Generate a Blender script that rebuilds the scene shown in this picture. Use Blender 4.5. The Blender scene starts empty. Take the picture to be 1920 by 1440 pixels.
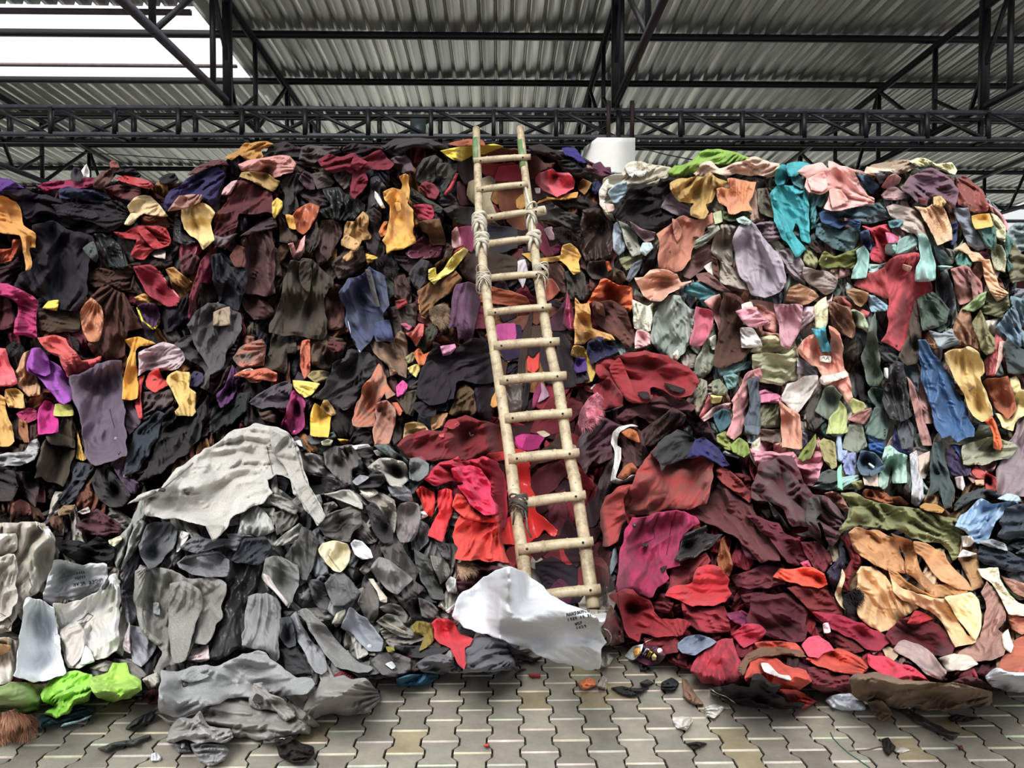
import bpy, math, random
import numpy as np
from mathutils import Vector, Matrix
random.seed(7)
SC = bpy.context.scene
COL = SC.collection
# ------------------------------------------------------------------ camera
W, H, F = 1920.0, 1440.0, 1442.0
CAMZ, PITCH, YAW = 1.62, math.atan(43 / F), math.atan(27 / F)
cd = bpy.data.cameras.new('camera'); cam = bpy.data.objects.new('camera', cd); COL.objects.link(cam)
cam.location = (0, 0, CAMZ)
cam.rotation_euler = (math.pi / 2 - PITCH, 0, -YAW)
cd.sensor_width = 36; cd.lens = F / W * 36; cd.clip_end = 400
SC.camera = cam
# ------------------------------------------------------------------ light
SC.view_settings.view_transform = 'Standard'; SC.view_settings.look = 'None'
SC.view_settings.gamma = 1; SC.view_settings.use_curve_mapping = False
SC.view_settings.exposure = 0.2
wd = bpy.data.worlds.new('sky'); SC.world = wd; wd.use_nodes = True
nt = wd.node_tree; nt.nodes.clear()
wo = nt.nodes.new('ShaderNodeOutputWorld'); wb = nt.nodes.new('ShaderNodeBackground')
tc = nt.nodes.new('ShaderNodeTexCoord'); sp = nt.nodes.new('ShaderNodeSeparateXYZ')
rp = nt.nodes.new('ShaderNodeValToRGB')
rp.color_ramp.elements[0].position = 0.0; rp.color_ramp.elements[0].color = (0.60, 0.62, 0.64, 1)
rp.color_ramp.elements[1].position = 0.75; rp.color_ramp.elements[1].color = (1.3, 1.36, 1.4, 1)
nt.links.new(tc.outputs['Generated'], sp.inputs[0]); nt.links.new(sp.outputs['Z'], rp.inputs[0])
nt.links.new(rp.outputs[0], wb.inputs[0]); wb.inputs[1].default_value = 1.0
nt.links.new(wb.outputs[0], wo.inputs[0])
# thin-cloud sun, high in front of the open side of the shed
sd = bpy.data.lights.new('sun', 'SUN'); sun = bpy.data.objects.new('sun', sd); COL.objects.link(sun)
sd.energy = 2.7; sd.angle = math.radians(22); sd.color = (1.0, 0.985, 0.96)
sun.rotation_euler = (math.radians(40), math.radians(-17), math.radians(4))
# ------------------------------------------------------------------ camera maths
_cp, _sp = math.cos(PITCH), math.sin(PITCH)
FW = np.array([math.sin(YAW) * _cp, math.cos(YAW) * _cp, -_sp])
RT = np.array([math.cos(YAW), -math.sin(YAW), 0.0])
UP = np.cross(RT, FW)
CAM = np.array([0, 0, CAMZ])
def rays(px, py):
    px = np.asarray(px, float); py = np.asarray(py, float)
    r = FW + ((px - 960) / F)[..., None] * RT + ((720 - py) / F)[..., None] * UP
    return r / np.linalg.norm(r, axis=-1, keepdims=True)
def at(px, py, d):
    """world point seen at a pixel of the photograph, d metres away along +y"""
    r = rays(px, py); return CAM + r * (np.asarray(d, float) / r[..., 1])[..., None]
def on_floor(px, py, z=0.0):
    r = rays(px, py); return CAM + r * ((z - CAMZ) / r[..., 2])[..., None]
# ------------------------------------------------------------------ noise
_rng = np.random.RandomState(11)
_perm = _rng.permutation(512); _ang = _rng.rand(512) * 2 * np.pi
_gx, _gy = np.cos(_ang), np.sin(_ang)
def perlin(x, y, seed=0):
    xi = np.floor(x).astype(int); yi = np.floor(y).astype(int); xf = x - xi; yf = y - yi
    u = xf * xf * xf * (xf * (xf * 6 - 15) + 10); v = yf * yf * yf * (yf * (yf * 6 - 15) + 10)
    def g(ix, iy, fx, fy):
        h = _perm[(_perm[(ix + seed * 31) & 511] + iy) & 511]
        return _gx[h] * fx + _gy[h] * fy
    a = g(xi, yi, xf, yf); b = g(xi + 1, yi, xf - 1, yf); c = g(xi, yi + 1, xf, yf - 1); d = g(xi + 1, yi + 1, xf - 1, yf - 1)
    return (a + (b - a) * u) * (1 - v) + (c + (d - c) * u) * v
def blur(a, r):
    if r < 1: return a
    for _ in range(2):
        for ax in (0, 1):
            p = np.pad(a, [(r + 1, r) if k == ax else (0, 0) for k in (0, 1)], mode='edge')
            c = np.cumsum(p, axis=ax); n = a.shape[ax]
            a = (np.take(c, np.arange(n) + 2 * r + 1, axis=ax) - np.take(c, np.arange(n), axis=ax)) / (2 * r + 1)
    return a
# ------------------------------------------------------------------ materials
def lin(h):
    h = h.lstrip('#'); v = [int(h[i:i + 2], 16) / 255 for i in (0, 2, 4)]
    return tuple((c / 12.92 if c <= .04045 else ((c + .055) / 1.055) ** 2.4) for c in v) + (1,)
def dusty(h):
    c = lin(h)[:3]; l = .3 * c[0] + .59 * c[1] + .11 * c[2]
    return tuple(min(1, .87 * x + .13 * l + d) for x, d in zip(c, (.014, .0115, .0105))) + (1,)
_mats = {}
FAM = {  # roughness, sheen, wrinkle scale, wrinkle strength, weave scale, weave strength, speckle
    'c': (.85, .15, 11, .75, 300, .10, 0), 'w': (.95, .35, 7, .5, 160, .30, .10), 'm': (.95, .3, 6, .4, 200, .35, .24),
    'k': (.95, .3, 5, .3, 75, .8, .5), 's': (.30, .2, 11, .7, 400, .02, 0), 'v': (.8, .9, 6, .3, 260, .2, 0),
    'n': (.45, .0, 12, .9, 400, .02, 0), 'l': (.38, .0, 8, .3, 200, .05, 0), 'f': (.9, .4, 6, .3, 120, 1., .3), 'p': (.6, 0, 10, .2, 200, .05, 0)}
def cloth_mat(spec, fam='c'):
    key = (spec, fam)
    if key in _mats: return _mats[key]
    rough, sheen, wsc, wst, fsc, fst, spk = FAM[fam]
    cols = spec.split('/'); dark = sum(lin(cols[0])[:3]) < .06
    m = bpy.data.materials.new('cloth_' + spec.replace('/', '_') + fam); m.use_nodes = True
    t = m.node_tree; N = t.nodes; L = t.links; b = N['Principled BSDF']
    b.inputs['Roughness'].default_value = rough
    b.inputs['Sheen Weight'].default_value = 0 if dark else sheen * .18; b.inputs['Sheen Roughness'].default_value = .5
    b.inputs['Specular IOR Level'].default_value = .5 if fam in 'snlp' else .15
    co = N.new('ShaderNodeTexCoord')
    n1 = N.new('ShaderNodeTexNoise'); n1.inputs['Scale'].default_value = 5; n1.inputs['Detail'].default_value = 6; n1.inputs['Roughness'].default_value = .65
    L.new(co.outputs['Object'], n1.inputs['Vector'])
    r1 = N.new('ShaderNodeValToRGB'); L.new(n1.outputs['Fac'], r1.inputs[0])
    c0 = dusty(cols[0]); dark = sum(c0[:3]) < .06
    if len(cols) > 1:
        c1 = dusty(cols[1]); r1.color_ramp.elements[0].position = .44; r1.color_ramp.elements[1].position = .58
    else:
        c1 = tuple(min(1, c * 1.18 + .002) for c in c0[:3]) + (1,); c0 = tuple(c * .84 for c in c0[:3]) + (1,)
        r1.color_ramp.elements[0].position = .3; r1.color_ramp.elements[1].position = .72
    r1.color_ramp.elements[0].color = c0; r1.color_ramp.elements[1].color = c1
    out = r1.outputs[0]
    n3 = N.new('ShaderNodeTexNoise'); n3.inputs['Scale'].default_value = fsc; n3.inputs['Detail'].default_value = 2
    L.new(co.outputs['Object'], n3.inputs['Vector'])
    if spk:
        mr = N.new('ShaderNodeMapRange'); mr.inputs[1].default_value = .35; mr.inputs[2].default_value = .65
        mr.inputs[3].default_value = 1 - .75 * spk; mr.inputs[4].default_value = 1 + .75 * spk; L.new(n3.outputs['Fac'], mr.inputs[0])
        vm = N.new('ShaderNodeVectorMath'); vm.operation = 'SCALE'; L.new(out, vm.inputs[0]); L.new(mr.outputs[0], vm.inputs['Scale']); out = vm.outputs[0]
    L.new(out, b.inputs['Base Color'])
    # wrinkles
    hsh = sum(ord(q) for q in spec) % 7
    mp = N.new('ShaderNodeMapping'); mp.inputs['Rotation'].default_value = (0, (hsh - 3) * .22, 0); mp.inputs['Scale'].default_value = (3.4, 1.6, .8); L.new(co.outputs['Object'], mp.inputs[0])
    n2 = N.new('ShaderNodeTexNoise'); n2.inputs['Scale'].default_value = wsc * 1.7; n2.inputs['Detail'].default_value = 2; n2.inputs['Roughness'].default_value = .4
    n2.inputs['Distortion'].default_value = .9; L.new(mp.outputs[0], n2.inputs['Vector'])
    b1 = N.new('ShaderNodeBump'); b1.inputs['Strength'].default_value = wst * .5; b1.inputs['Distance'].default_value = .010
    L.new(n2.outputs['Fac'], b1.inputs['Height'])
    b2 = N.new('ShaderNodeBump'); b2.inputs['Strength'].default_value = fst; b2.inputs['Distance'].default_value = .004
    L.new(n3.outputs['Fac'], b2.inputs['Height']); L.new(b1.outputs[0], b2.inputs['Normal']); L.new(b2.outputs[0], b.inputs['Normal'])
    _mats[key] = m; return m
def plain(name, hexa, rough=.6, metal=0., noise=0., nscale=8, bump=0., second=None):
    if name in _mats: return _mats[name]
    m = bpy.data.materials.new(name); m.use_nodes = True
    t = m.node_tree; N = t.nodes; L = t.links; b = N['Principled BSDF']
    b.inputs['Roughness'].default_value = rough; b.inputs['Metallic'].default_value = metal
    co = N.new('ShaderNodeTexCoord'); n1 = N.new('ShaderNodeTexNoise'); n1.inputs['Scale'].default_value = nscale; n1.inputs['Detail'].default_value = 8
    n1.inputs['Roughness'].default_value = .7
    L.new(co.outputs['Object'], n1.inputs['Vector']); r = N.new('ShaderNodeValToRGB'); L.new(n1.outputs['Fac'], r.inputs[0])
    c = lin(hexa); c2 = lin(second) if second else tuple(min(1, x * (1 + noise)) for x in c[:3]) + (1,)
    r.color_ramp.elements[0].position = .35; r.color_ramp.elements[1].position = .68
    r.color_ramp.elements[0].color = c if second else tuple(x * (1 - noise) for x in c[:3]) + (1,); r.color_ramp.elements[1].color = c2
    L.new(r.outputs[0], b.inputs['Base Color'])
    if bump:
        bb = N.new('ShaderNodeBump'); bb.inputs['Strength'].default_value = bump; bb.inputs['Distance'].default_value = .01
        L.new(n1.outputs['Fac'], bb.inputs['Height']); L.new(bb.outputs[0], b.inputs['Normal'])
    _mats[name] = m; return m
# ------------------------------------------------------------------ object helpers
def tag(o, label=None, cat=None, group=None, kind=None):
    if label: o['label'] = label
    if cat: o['category'] = cat
    if group: o['group'] = group
    if kind: o['kind'] = kind
    return o
def empty(name, loc=(0, 0, 0)):
    o = bpy.data.objects.new(name, None); COL.objects.link(o); o.location = loc; o.empty_display_size = .1; return o
def mesh_np(name, V, Fq, mat, parent=None, origin=None, smooth=True, colors=None):
    """V (n,3) world points; Fq list of int arrays (m,4) or (m,3)"""
    V = np.asarray(V, float)
    org = V.mean(0) if origin is None else np.asarray(origin, float)
    me = bpy.data.meshes.new(name)
    me.vertices.add(len(V)); me.vertices.foreach_set('co', (V - org).ravel().astype(np.float32))
    Fq = [np.asarray(f, int) for f in (Fq if isinstance(Fq, list) else [Fq]) if len(f)]
    nl = sum(f.size for f in Fq); npol = sum(len(f) for f in Fq)
    me.loops.add(nl); me.loops.foreach_set('vertex_index', np.concatenate([f.ravel() for f in Fq]).astype(np.int32))
    me.polygons.add(npol)
    tot = np.concatenate([np.full(len(f), f.shape[1]) for f in Fq]); st = np.concatenate([[0], np.cumsum(tot)[:-1]])
    me.polygons.foreach_set('loop_start', st.astype(np.int32)); me.polygons.foreach_set('loop_total', tot.astype(np.int32))
    if smooth: me.polygons.foreach_set('use_smooth', np.ones(npol, bool))
    me.update(calc_edges=True)
    if colors is not None:
        ca = me.color_attributes.new('Col', 'FLOAT_COLOR', 'POINT'); ca.data.foreach_set('color', np.asarray(colors, np.float32).ravel())
    me.materials.append(mat)
    o = bpy.data.objects.new(name, me); COL.objects.link(o)
    if parent is not None:
        o.parent = parent; o.location = org - np.array(_world(parent))
    else: o.location = org
    return o
def _world(o):
    l = np.array(o.location, float)
    while o.parent is not None: o = o.parent; l = l + np.array(o.location, float)
    return l
class MB:
    def __init__(s): s.v = []; s.f = {}; s.n = 0
    def add(s, V, Fc):
        V = np.asarray(V, float)
        for f in Fc: s.f.setdefault(len(f), []).append([i + s.n for i in f])
        s.v.append(V); s.n += len(V)
    def box(s, c, d, R=None):
        P = np.array([[x, y, z] for x in (-.5, .5) for y in (-.5, .5) for z in (-.5, .5)]) * np.array(d)
        if R is not None: P = P @ np.array(R).T
        s.add(P + np.array(c), [(0, 1, 3, 2), (4, 6, 7, 5), (0, 4, 5, 1), (2, 3, 7, 6), (0, 2, 6, 4), (1, 5, 7, 3)])
    def bar(s, a, b, w, h, up=(0, 0, 1)):
        a = np.array(a, float); b = np.array(b, float); z = b - a; L = np.linalg.norm(z); z = z / L
        x = np.cross(np.array(up, float), z)
        if np.linalg.norm(x) < 1e-4: x = np.cross(np.array((0, 1.0, 0)), z)
        x = x / np.linalg.norm(x); y = np.cross(z, x)
        s.box((a + b) / 2, (w, h, L), np.stack([x, y, z], 1))
    def tube(s, pts, rad, n=10, cap=True):
        pts = np.asarray(pts, float); rad = np.broadcast_to(rad, (len(pts),)); t = np.gradient(pts, axis=0)
        t /= np.linalg.norm(t, axis=1, keepdims=True) + 1e-9
        ref = np.array([0, 0, 1.0]) if abs(t[0, 2]) < .9 else np.array([0, 1.0, 0])
        V = []; x = np.cross(ref, t[0]); x /= np.linalg.norm(x)
        for p, q, r in zip(pts, t, rad):
            x = x - q * np.dot(x, q); x /= np.linalg.norm(x) + 1e-9; y = np.cross(q, x)
            for k in range(n):
                a = 2 * math.pi * k / n; V.append(p + r * (math.cos(a) * x + math.sin(a) * y))
        Fc = [(i * n + k, i * n + (k + 1) % n, (i + 1) * n + (k + 1) % n, (i + 1) * n + k) for i in range(len(pts) - 1) for k in range(n)]
        if cap: Fc += [tuple(range(n))[::-1], tuple((len(pts) - 1) * n + k for k in range(n))]
        s.add(V, Fc)
    def build(s, name, mat, parent=None, smooth=False, origin=None):
        return mesh_np(name, np.concatenate(s.v), [np.array(f) for f in s.f.values()], mat, parent, origin, smooth)
# ================================================================== floor: interlocking pavers
def build_floor():
    px_, L_, A_ = .140, .195, .0115
    V, Fq, C = [], [], []
    prof = [(-.5, 1), (-.33, 1), (-.17, -1), (.17, -1), (.33, 1), (.5, 1)]
    rnd = random.Random(3)
    tints = ['8c867a', '959083', '9b9688', '857f74', '989284', '8f8a7e']
    n = 0; V = []; F6 = []; quads = []; cols = []
    def ring(cx, cy, ins, z):
        pts = [(cx + (px_ / 2 + A_ * s - ins), cy + t * (L_ - 2 * ins)) for t, s in prof]
        pts += [(cx - (px_ / 2 + A_ * s - ins), cy + t * (L_ - 2 * ins)) for t, s in reversed(prof)]
        return [(x, y, z) for x, y in pts]
    polys = []
    for i in range(-26, 27):
        for j in range(0, 13):
            cx = i * px_ + .035; cy = 2.55 + j * L_ + (i % 2) * L_ / 2
            if abs(cx) > cy * .72 + .35: continue
            dz = rnd.uniform(-.0012, .0012)
            yel = rnd.random() < .06
            c = lin('988c72' if yel else rnd.choice(tints)); k = rnd.uniform(.80, .98); c = (c[0] * k, c[1] * k, c[2] * k, 1)
            e = lin('c8bfae'); e = tuple(x * rnd.uniform(.85, 1.05) for x in e[:3]) + (1,)
            b0 = len(V)
            dk = lin('4a4238'); hz = (0, 5, 6, 11)
            for ins, z, cc, ck in ((.0030, -.02, lin('2c2622'), None), (.0034, -.004 + dz, e, dk), (.0058, .0 + dz, e, tuple(q * .6 for q in c[:3]) + (1,)), (.0062, .0 + dz, c, c)):
                R_ = ring(cx, cy, ins, z)
                if ins > .005:
                    R_ = [(x, y + (.0045 if n_ in (0, 11) else (-.002 if n_ in (5, 6) else 0)), zz) for n_, (x, y, zz) in enumerate(R_)]
                V += R_; cols += [cc if (q in (0, 11) or ck is None) else ck for q in range(12)]
            for r in range(3):
                for q in range(12):
                    quads.append((b0 + r * 12 + q, b0 + r * 12 + (q + 1) % 12, b0 + (r + 1) * 12 + (q + 1) % 12, b0 + (r + 1) * 12 + q))
            t0 = b0 + 36; # top: strip of quads
            for q in range(5): quads.append((t0 + q, t0 + q + 1, t0 + 10 - q, t0 + 11 - q))
    m = bpy.data.materials.new('paver_concrete'); m.use_nodes = True
    t = m.node_tree; N = t.nodes; Lk = t.links; b = N['Principled BSDF']; b.inputs['Roughness'].default_value = .9; b.inputs['Specular IOR Level'].default_value = .2
    at_ = N.new('ShaderNodeAttribute'); at_.attribute_name = 'Col'
    co = N.new('ShaderNodeTexCoord'); n1 = N.new('ShaderNodeTexNoise'); n1.inputs['Scale'].default_value = 6; n1.inputs['Detail'].default_value = 9; n1.inputs['Roughness'].default_value = .7
    n2 = N.new('ShaderNodeTexVoronoi'); n2.inputs['Scale'].default_value = 150
    Lk.new(co.outputs['Object'], n1.inputs[0]); Lk.new(co.outputs['Object'], n2.inputs[0])
    mr = N.new('ShaderNodeMapRange'); mr.inputs[1].default_value = .3; mr.inputs[2].default_value = .7; mr.inputs[3].default_value = .74; mr.inputs[4].default_value = 1.22; Lk.new(n1.outputs[0], mr.inputs[0])
    vm = N.new('ShaderNodeVectorMath'); vm.operation = 'SCALE'; Lk.new(at_.outputs['Color'], vm.inputs[0]); Lk.new(mr.outputs[0], vm.inputs['Scale'])
    Lk.new(vm.outputs[0], b.inputs['Base Color'])
    bp = N.new('ShaderNodeBump'); bp.inputs['Strength'].default_value = .35; bp.inputs['Distance'].default_value = .003; Lk.new(n2.outputs['Distance'], bp.inputs['Height'])
    Lk.new(bp.outputs[0], b.inputs['Normal'])
    o = mesh_np('floor', V, np.array(quads), m, None, (0, 3, 0), False, cols); tag(o, 'grey interlocking concrete pavers with pale chipped edges', kind='structure')
    mb = MB(); mb.box((0, 14, -.07), (60, 60, .1)); g = mb.build('ground', plain('joint_sand', '4a443b', .95, noise=.3, nscale=20, bump=.4)); tag(g, kind='structure')
build_floor()
mb = MB(); mb.box((0, 31, -.012), (60, 20, .02)); tag(mb.build('ground', plain('pale_yard_concrete', 'c9c4b8', .9, noise=.1)), kind='structure')
# ================================================================== shed roof
RZ = lambda y: 5.53 - .043 * (y - 8.0)          # height of the sheeting underside
metal = bpy.data.materials.new('galvanised_sheet'); metal.use_nodes = True
_t = metal.node_tree; _N = _t.nodes; _L = _t.links; _b = _N['Principled BSDF']
_b.inputs['Metallic'].default_value = .5; _b.inputs['Roughness'].default_value = .27
_co = _N.new('ShaderNodeTexCoord'); _mp = _N.new('ShaderNodeMapping'); _mp.inputs['Scale'].default_value = (5.2, .03, 1); _n = _N.new('ShaderNodeTexNoise'); _n.inputs['Scale'].default_value = 1.3; _n.inputs['Detail'].default_value = 5
_L.new(_co.outputs['Object'], _mp.inputs[0]); _L.new(_mp.outputs[0], _n.inputs['Vector'])
_r = _N.new('ShaderNodeValToRGB'); _r.color_ramp.elements[0].color = lin('b4bab6'); _r.color_ramp.elements[1].color = lin('f4f8f2'); _r.color_ramp.elements[0].position = .38; _r.color_ramp.elements[1].position = .68
_L.new(_n.outputs[0], _r.inputs[0]); _L.new(_r.outputs[0], _b.inputs['Base Color'])
def roof_sheet(name, x0, x1, y0, y1, label=None):
    """trapezoid-rib steel sheeting with the ribs running along y"""
    P = .185; xs = []; x = x0; zz = []
    while x < x1:
        for dx, dz in ((0, 0), (.05, .0), (.0525, -.003), (.055, 0), (.128, 0), (.140, .042), (.166, .042), (.180, 0)):
            xs.append(x + dx); zz.append(dz)
        x += P
    ys = np.arange(y0, y1 + .01, .5) if y1 - y0 > 1 else np.array([y0, y1])
    xs = np.array(xs); zz = np.array(zz); n = len(xs)
    V = []
    for k, y in enumerate(ys):
        wob = .006 * np.sin(xs * 1.7 + y * 1.3)
        V.append(np.stack([xs, np.full(n, y), RZ(y) + zz + wob], 1))
    V = np.concatenate(V); a = np.arange(n - 1)
    Fq = np.concatenate([np.stack([k * n + a, k * n + a + 1, (k + 1) * n + a + 1, (k + 1) * n + a], 1) for k in range(len(ys) - 1)])
    o = mesh_np(name, V, Fq, metal, None, (0, 10, 5), False); tag(o, label, kind='structure')
roof_sheet('ceiling', -3.32, 11.5, 7.1, 20.5, 'ribbed galvanised sheet roof over the clothes')
roof_sheet('ceiling', -13, -3.32, 10.62, 20.5, 'ribbed sheet roof beyond the open strip')
roof_sheet('ceiling', -9, -3.32, 7.1, 8.62, 'ribbed sheet roof before the open strip')
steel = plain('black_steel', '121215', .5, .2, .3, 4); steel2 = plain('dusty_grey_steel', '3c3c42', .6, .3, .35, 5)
rust_st = plain('rusty_steel', '2a1d18', .7, .2, .4, 9)
def purlin(y, x0, x1, lab, th=.075, m=steel, dz=.0):
    mb = MB(); mb.box(((x0 + x1) / 2, y, RZ(y) - .05 - dz), (x1 - x0, .05, th)); o = mb.build('purlin', m)
    tag(o, lab, 'roof purlin', 'roof purlins'); return o
names = ['first purlin above the lattice girder, nearest the open side', 'second purlin above the lattice girder', 'third purlin, seen just behind the upper chord', 'fourth purlin, seen just behind the lower chord',
         'fifth purlin, low over the crest of the pile', 'sixth purlin, touching the crest of the clothes', 'seventh purlin, deep at the back of the shed', 'eighth purlin, deepest at the back of the shed', 'ninth purlin, at the back edge of the roof']
for k, nm in enumerate(names):
    y = 9.15 + 1.35 * k
    purlin(y, -16, 16, 'black steel ' + nm)
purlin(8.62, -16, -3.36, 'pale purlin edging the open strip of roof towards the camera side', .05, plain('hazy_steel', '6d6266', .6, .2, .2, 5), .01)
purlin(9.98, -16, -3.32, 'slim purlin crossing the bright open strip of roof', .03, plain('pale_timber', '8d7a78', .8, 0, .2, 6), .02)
# lattice box girder
def girder():
    g = empty('lattice_girder', (0, 8.3, 3.95)); tag(g, 'black steel lattice box girder spanning across above the clothes', 'girder')
    zb, zt = 3.99, 4.27
    for y in (8.2, 8.45):
        for z in (zb, zt):
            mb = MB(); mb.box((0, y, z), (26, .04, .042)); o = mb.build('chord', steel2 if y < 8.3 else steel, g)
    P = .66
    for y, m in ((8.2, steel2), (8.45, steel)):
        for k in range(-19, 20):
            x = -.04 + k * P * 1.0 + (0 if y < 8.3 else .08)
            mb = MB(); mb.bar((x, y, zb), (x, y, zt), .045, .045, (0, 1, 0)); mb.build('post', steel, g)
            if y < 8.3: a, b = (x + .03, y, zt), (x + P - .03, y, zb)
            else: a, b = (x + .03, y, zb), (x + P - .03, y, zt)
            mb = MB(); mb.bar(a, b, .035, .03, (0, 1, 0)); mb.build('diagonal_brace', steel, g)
    for k in range(-12, 13):
        x = k * 1.32 - .04; mb = MB(); mb.bar((x, 8.2, zb), (x, 8.45, zb), .04, .03); mb.build('cross_tie', steel, g)
    mb = MB(); mb.box((-.86, 8.44, 4.12), (.17, .02, .26)); o = mb.build('patch_plate', plain('blue_grey_plate', '3f4a4c', .5, .3, .3), g); o['label'] = 'blue-grey plate patched between two posts'
    for x in (1.17, 1.42):
        mb = MB(); mb.bar((x, 8.17, 3.98), (x, 8.17, 4.36), .04, .04, (0, 1, 0)); mb.build('column_bolt_post', rust_st, g)
girder()
def truss(x, lab, y0=5.3, y1=20.3, m=steel):
    g = empty('roof_truss', (x, 8.3, 4.3)); tag(g, lab, 'roof truss', 'roof trusses running back from the open side')
    zb = 4.32; top = lambda y: RZ(y) - .13
    mb = MB(); mb.bar((x, y0, top(y0)), (x, y1, top(y1)), .055, .07); mb.build('top_chord', m, g)
    mb = MB(); mb.bar((x, y0, zb + .02), (x, y1, zb + .02), .055, .06); mb.build('bottom_chord', steel2 if x < -1 else m, g)
    ys = [9.15 + 1.35 * k for k in range(-2, 9)]
    for k, y in enumerate(ys):
        if y < y0: continue
        mb = MB(); mb.bar((x, y, zb), (x, y, top(y)), .045, .045, (0, 1, 0)); mb.build('web_post', steel, g)
        if y + 1.35 < y1:
            mb = MB(); mb.bar((x, y, top(y)) if k % 2 else (x, y, zb), (x, y + .68, zb) if k % 2 else (x, y + 1.35, top(y + 1.35)), .04, .035, (1, 0, 0)); mb.build('web_diagonal', steel, g)
            if k % 2:
                mb = MB(); mb.bar((x, y + .68, zb), (x, y + 1.35, zb + .95 if k % 2 == 0 else zb + .4), .035, .03, (1, 0, 0)); mb.build('web_diagonal', steel, g)
    mb = MB(); mb.box((x, 8.22, (4.2 + RZ(8.22)) / 2), (.08, .08, RZ(8.22) - 4.3)); mb.build('king_post', m, g)
truss(-6.88, 'dusty roof truss under the open sky strip'); truss(-2.83, 'black roof truss at the edge of the bright open strip')
truss(1.25, 'black roof truss above the white column'); truss(5.2, 'black roof truss above the pale pastel clothes'); truss(9.25, 'black roof truss farthest from the open sky strip')
# white column
mb = MB(); c0 = at(1150, 258, 8.25)
X0, X1 = at(1120, 258, 8.05)[0], at(1191, 258, 8.05)[0]; zt_ = at(1150, 258, 8.05)[2]
Vc = []
for z, e in ((0, .06), (zt_ - .35, .06), (zt_ - .05, .0), (zt_, 0)):
    Vc += [(X0 - e * 1.6, 8.05, z), (X1, 8.05, z), (X1, 8.45, z), (X0 - e * 1.6 - .1, 8.45, z)]
Fc = [(4 * r + k, 4 * r + (k + 1) % 4, 4 * r + 4 + (k + 1) % 4, 4 * r + 4 + k) for r in range(3) for k in range(4)] + [(12, 13, 14, 15)]
mb.add(Vc, Fc); tag(mb.build('column', plain('white_paint', 'e6e4de', .8, 0, .06, 3, .15)), 'white painted concrete column carrying the girder', kind='structure')
mb = MB(); mb.tube([at(x, y, 9.5) for x, y in ((120, 283), (250, 292), (420, 304))], .006, 5); tag(mb.build('wire', steel), 'thin wire sagging under the roof over the dark pile', 'wire')
mb = MB(); mb.tube([at(x, y, 7.9) for x, y in ((1192, 275), (1250, 290), (1310, 302))], .006, 5); tag(mb.build('wire', steel), 'thin black wire running from the white column to the lime cloth', 'wire')
# ================================================================== the heap surface
CTRL = """0,340,7.1 250,330,7.3 450,280,7.5 700,270,7.6 980,290,7.55 1150,300,7.4 1300,300,7.1 1500,290,7.1 1700,290,7.0 1850,340,7.05
0,500,6.9 200,500,6.8 450,500,6.95 700,500,7.0 980,450,7.0 1200,450,6.9 1400,450,6.65 1650,450,6.5 1850,500,6.6
0,680,6.3 250,680,6.4 500,680,6.5 750,680,6.55 980,677,6.45 1150,620,6.5 1350,650,6.45 1600,650,6.3 1850,650,6.3
0,850,5.7 180,850,5.7 400,780,6.0 650,780,6.0 850,780,6.1 980,820,6.0 1400,800,6.3 1600,800,6.15 1850,800,6.1
480,825,5.0 650,865,5.05 760,890,5.1 300,930,4.65 100,955,5.0
300,1050,4.2 500,1000,4.35 700,1020,4.45 300,1200,3.93 500,1150,4.03 700,1180,4.08 800,1150,4.25 400,1300,3.68 600,1280,3.76 800,1240,4.03
0,1000,4.4 100,1010,4.45 100,1150,4.02 0,1250,3.84 150,1280,3.8
850,850,5.5 870,950,5.0 880,1050,4.75 1020,1000,5.5 1050,1120,5.1 900,1110,4.5 1000,1210,4.2
1200,690,5.9 1250,780,5.65 1200,880,5.3 1350,900,5.15 1250,1000,4.8 1400,1000,4.65 1200,1100,4.5 1400,1150,4.2 1250,1200,4.12 1500,950,5.0 1500,1100,4.3
1650,960,5.2 1700,1030,4.65 1700,1130,4.25 1600,1200,4.06 1850,950,5.0 1880,1100,4.35 1880,1200,4.1 1500,1240,3.98 1750,1250,3.95
1500,890,6.0 1700,890,6.0 1900,880,5.9
0,1350,3.75 500,1370,3.7 960,1300,4.0 1400,1320,3.85 1900,1320,3.9 0,1440,3.7 500,1440,3.7 960,1440,3.7 1400,1440,3.7 1920,1440,3.7 -100,1150,4.05 2020,1150,4.3 -100,600,6.5 2020,600,6.5"""
CP = np.array([[float(v) for v in s.split(',')] for s in CTRL.split()])
def _tps(r2): return np.where(r2 > 1e-9, r2 * np.log(r2 + 1e-12), 0)
_X = CP[:, :2] / 500; _n = len(CP)
_K = _tps(((_X[:, None] - _X[None]) ** 2).sum(-1)) + np.eye(_n) * .03
_Pm = np.concatenate([np.ones((_n, 1)), _X], 1); _A = np.block([[_K, _Pm], [_Pm.T, np.zeros((3, 3))]])
_w = np.linalg.solve(_A, np.concatenate([CP[:, 2], np.zeros(3)]))
S = 2.0; GX0, GY0 = -120.0, 180.0; GW, GH = 1080, 660
gx = GX0 + np.arange(GW) * S; gy = GY0 + np.arange(GH) * S
_cx, _cy = np.meshgrid(GX0 + np.arange(0, GW + 8, 8) * S, GY0 + np.arange(0, GH + 8, 8) * S)
_q = np.stack([_cx.ravel(), _cy.ravel()], 1) / 500
_D = (_tps(((_q[:, None] - _X[None]) ** 2).sum(-1)) @ _w[:_n] + _w[_n] + _q @ _w[_n + 1:]).reshape(_cx.shape)
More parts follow.
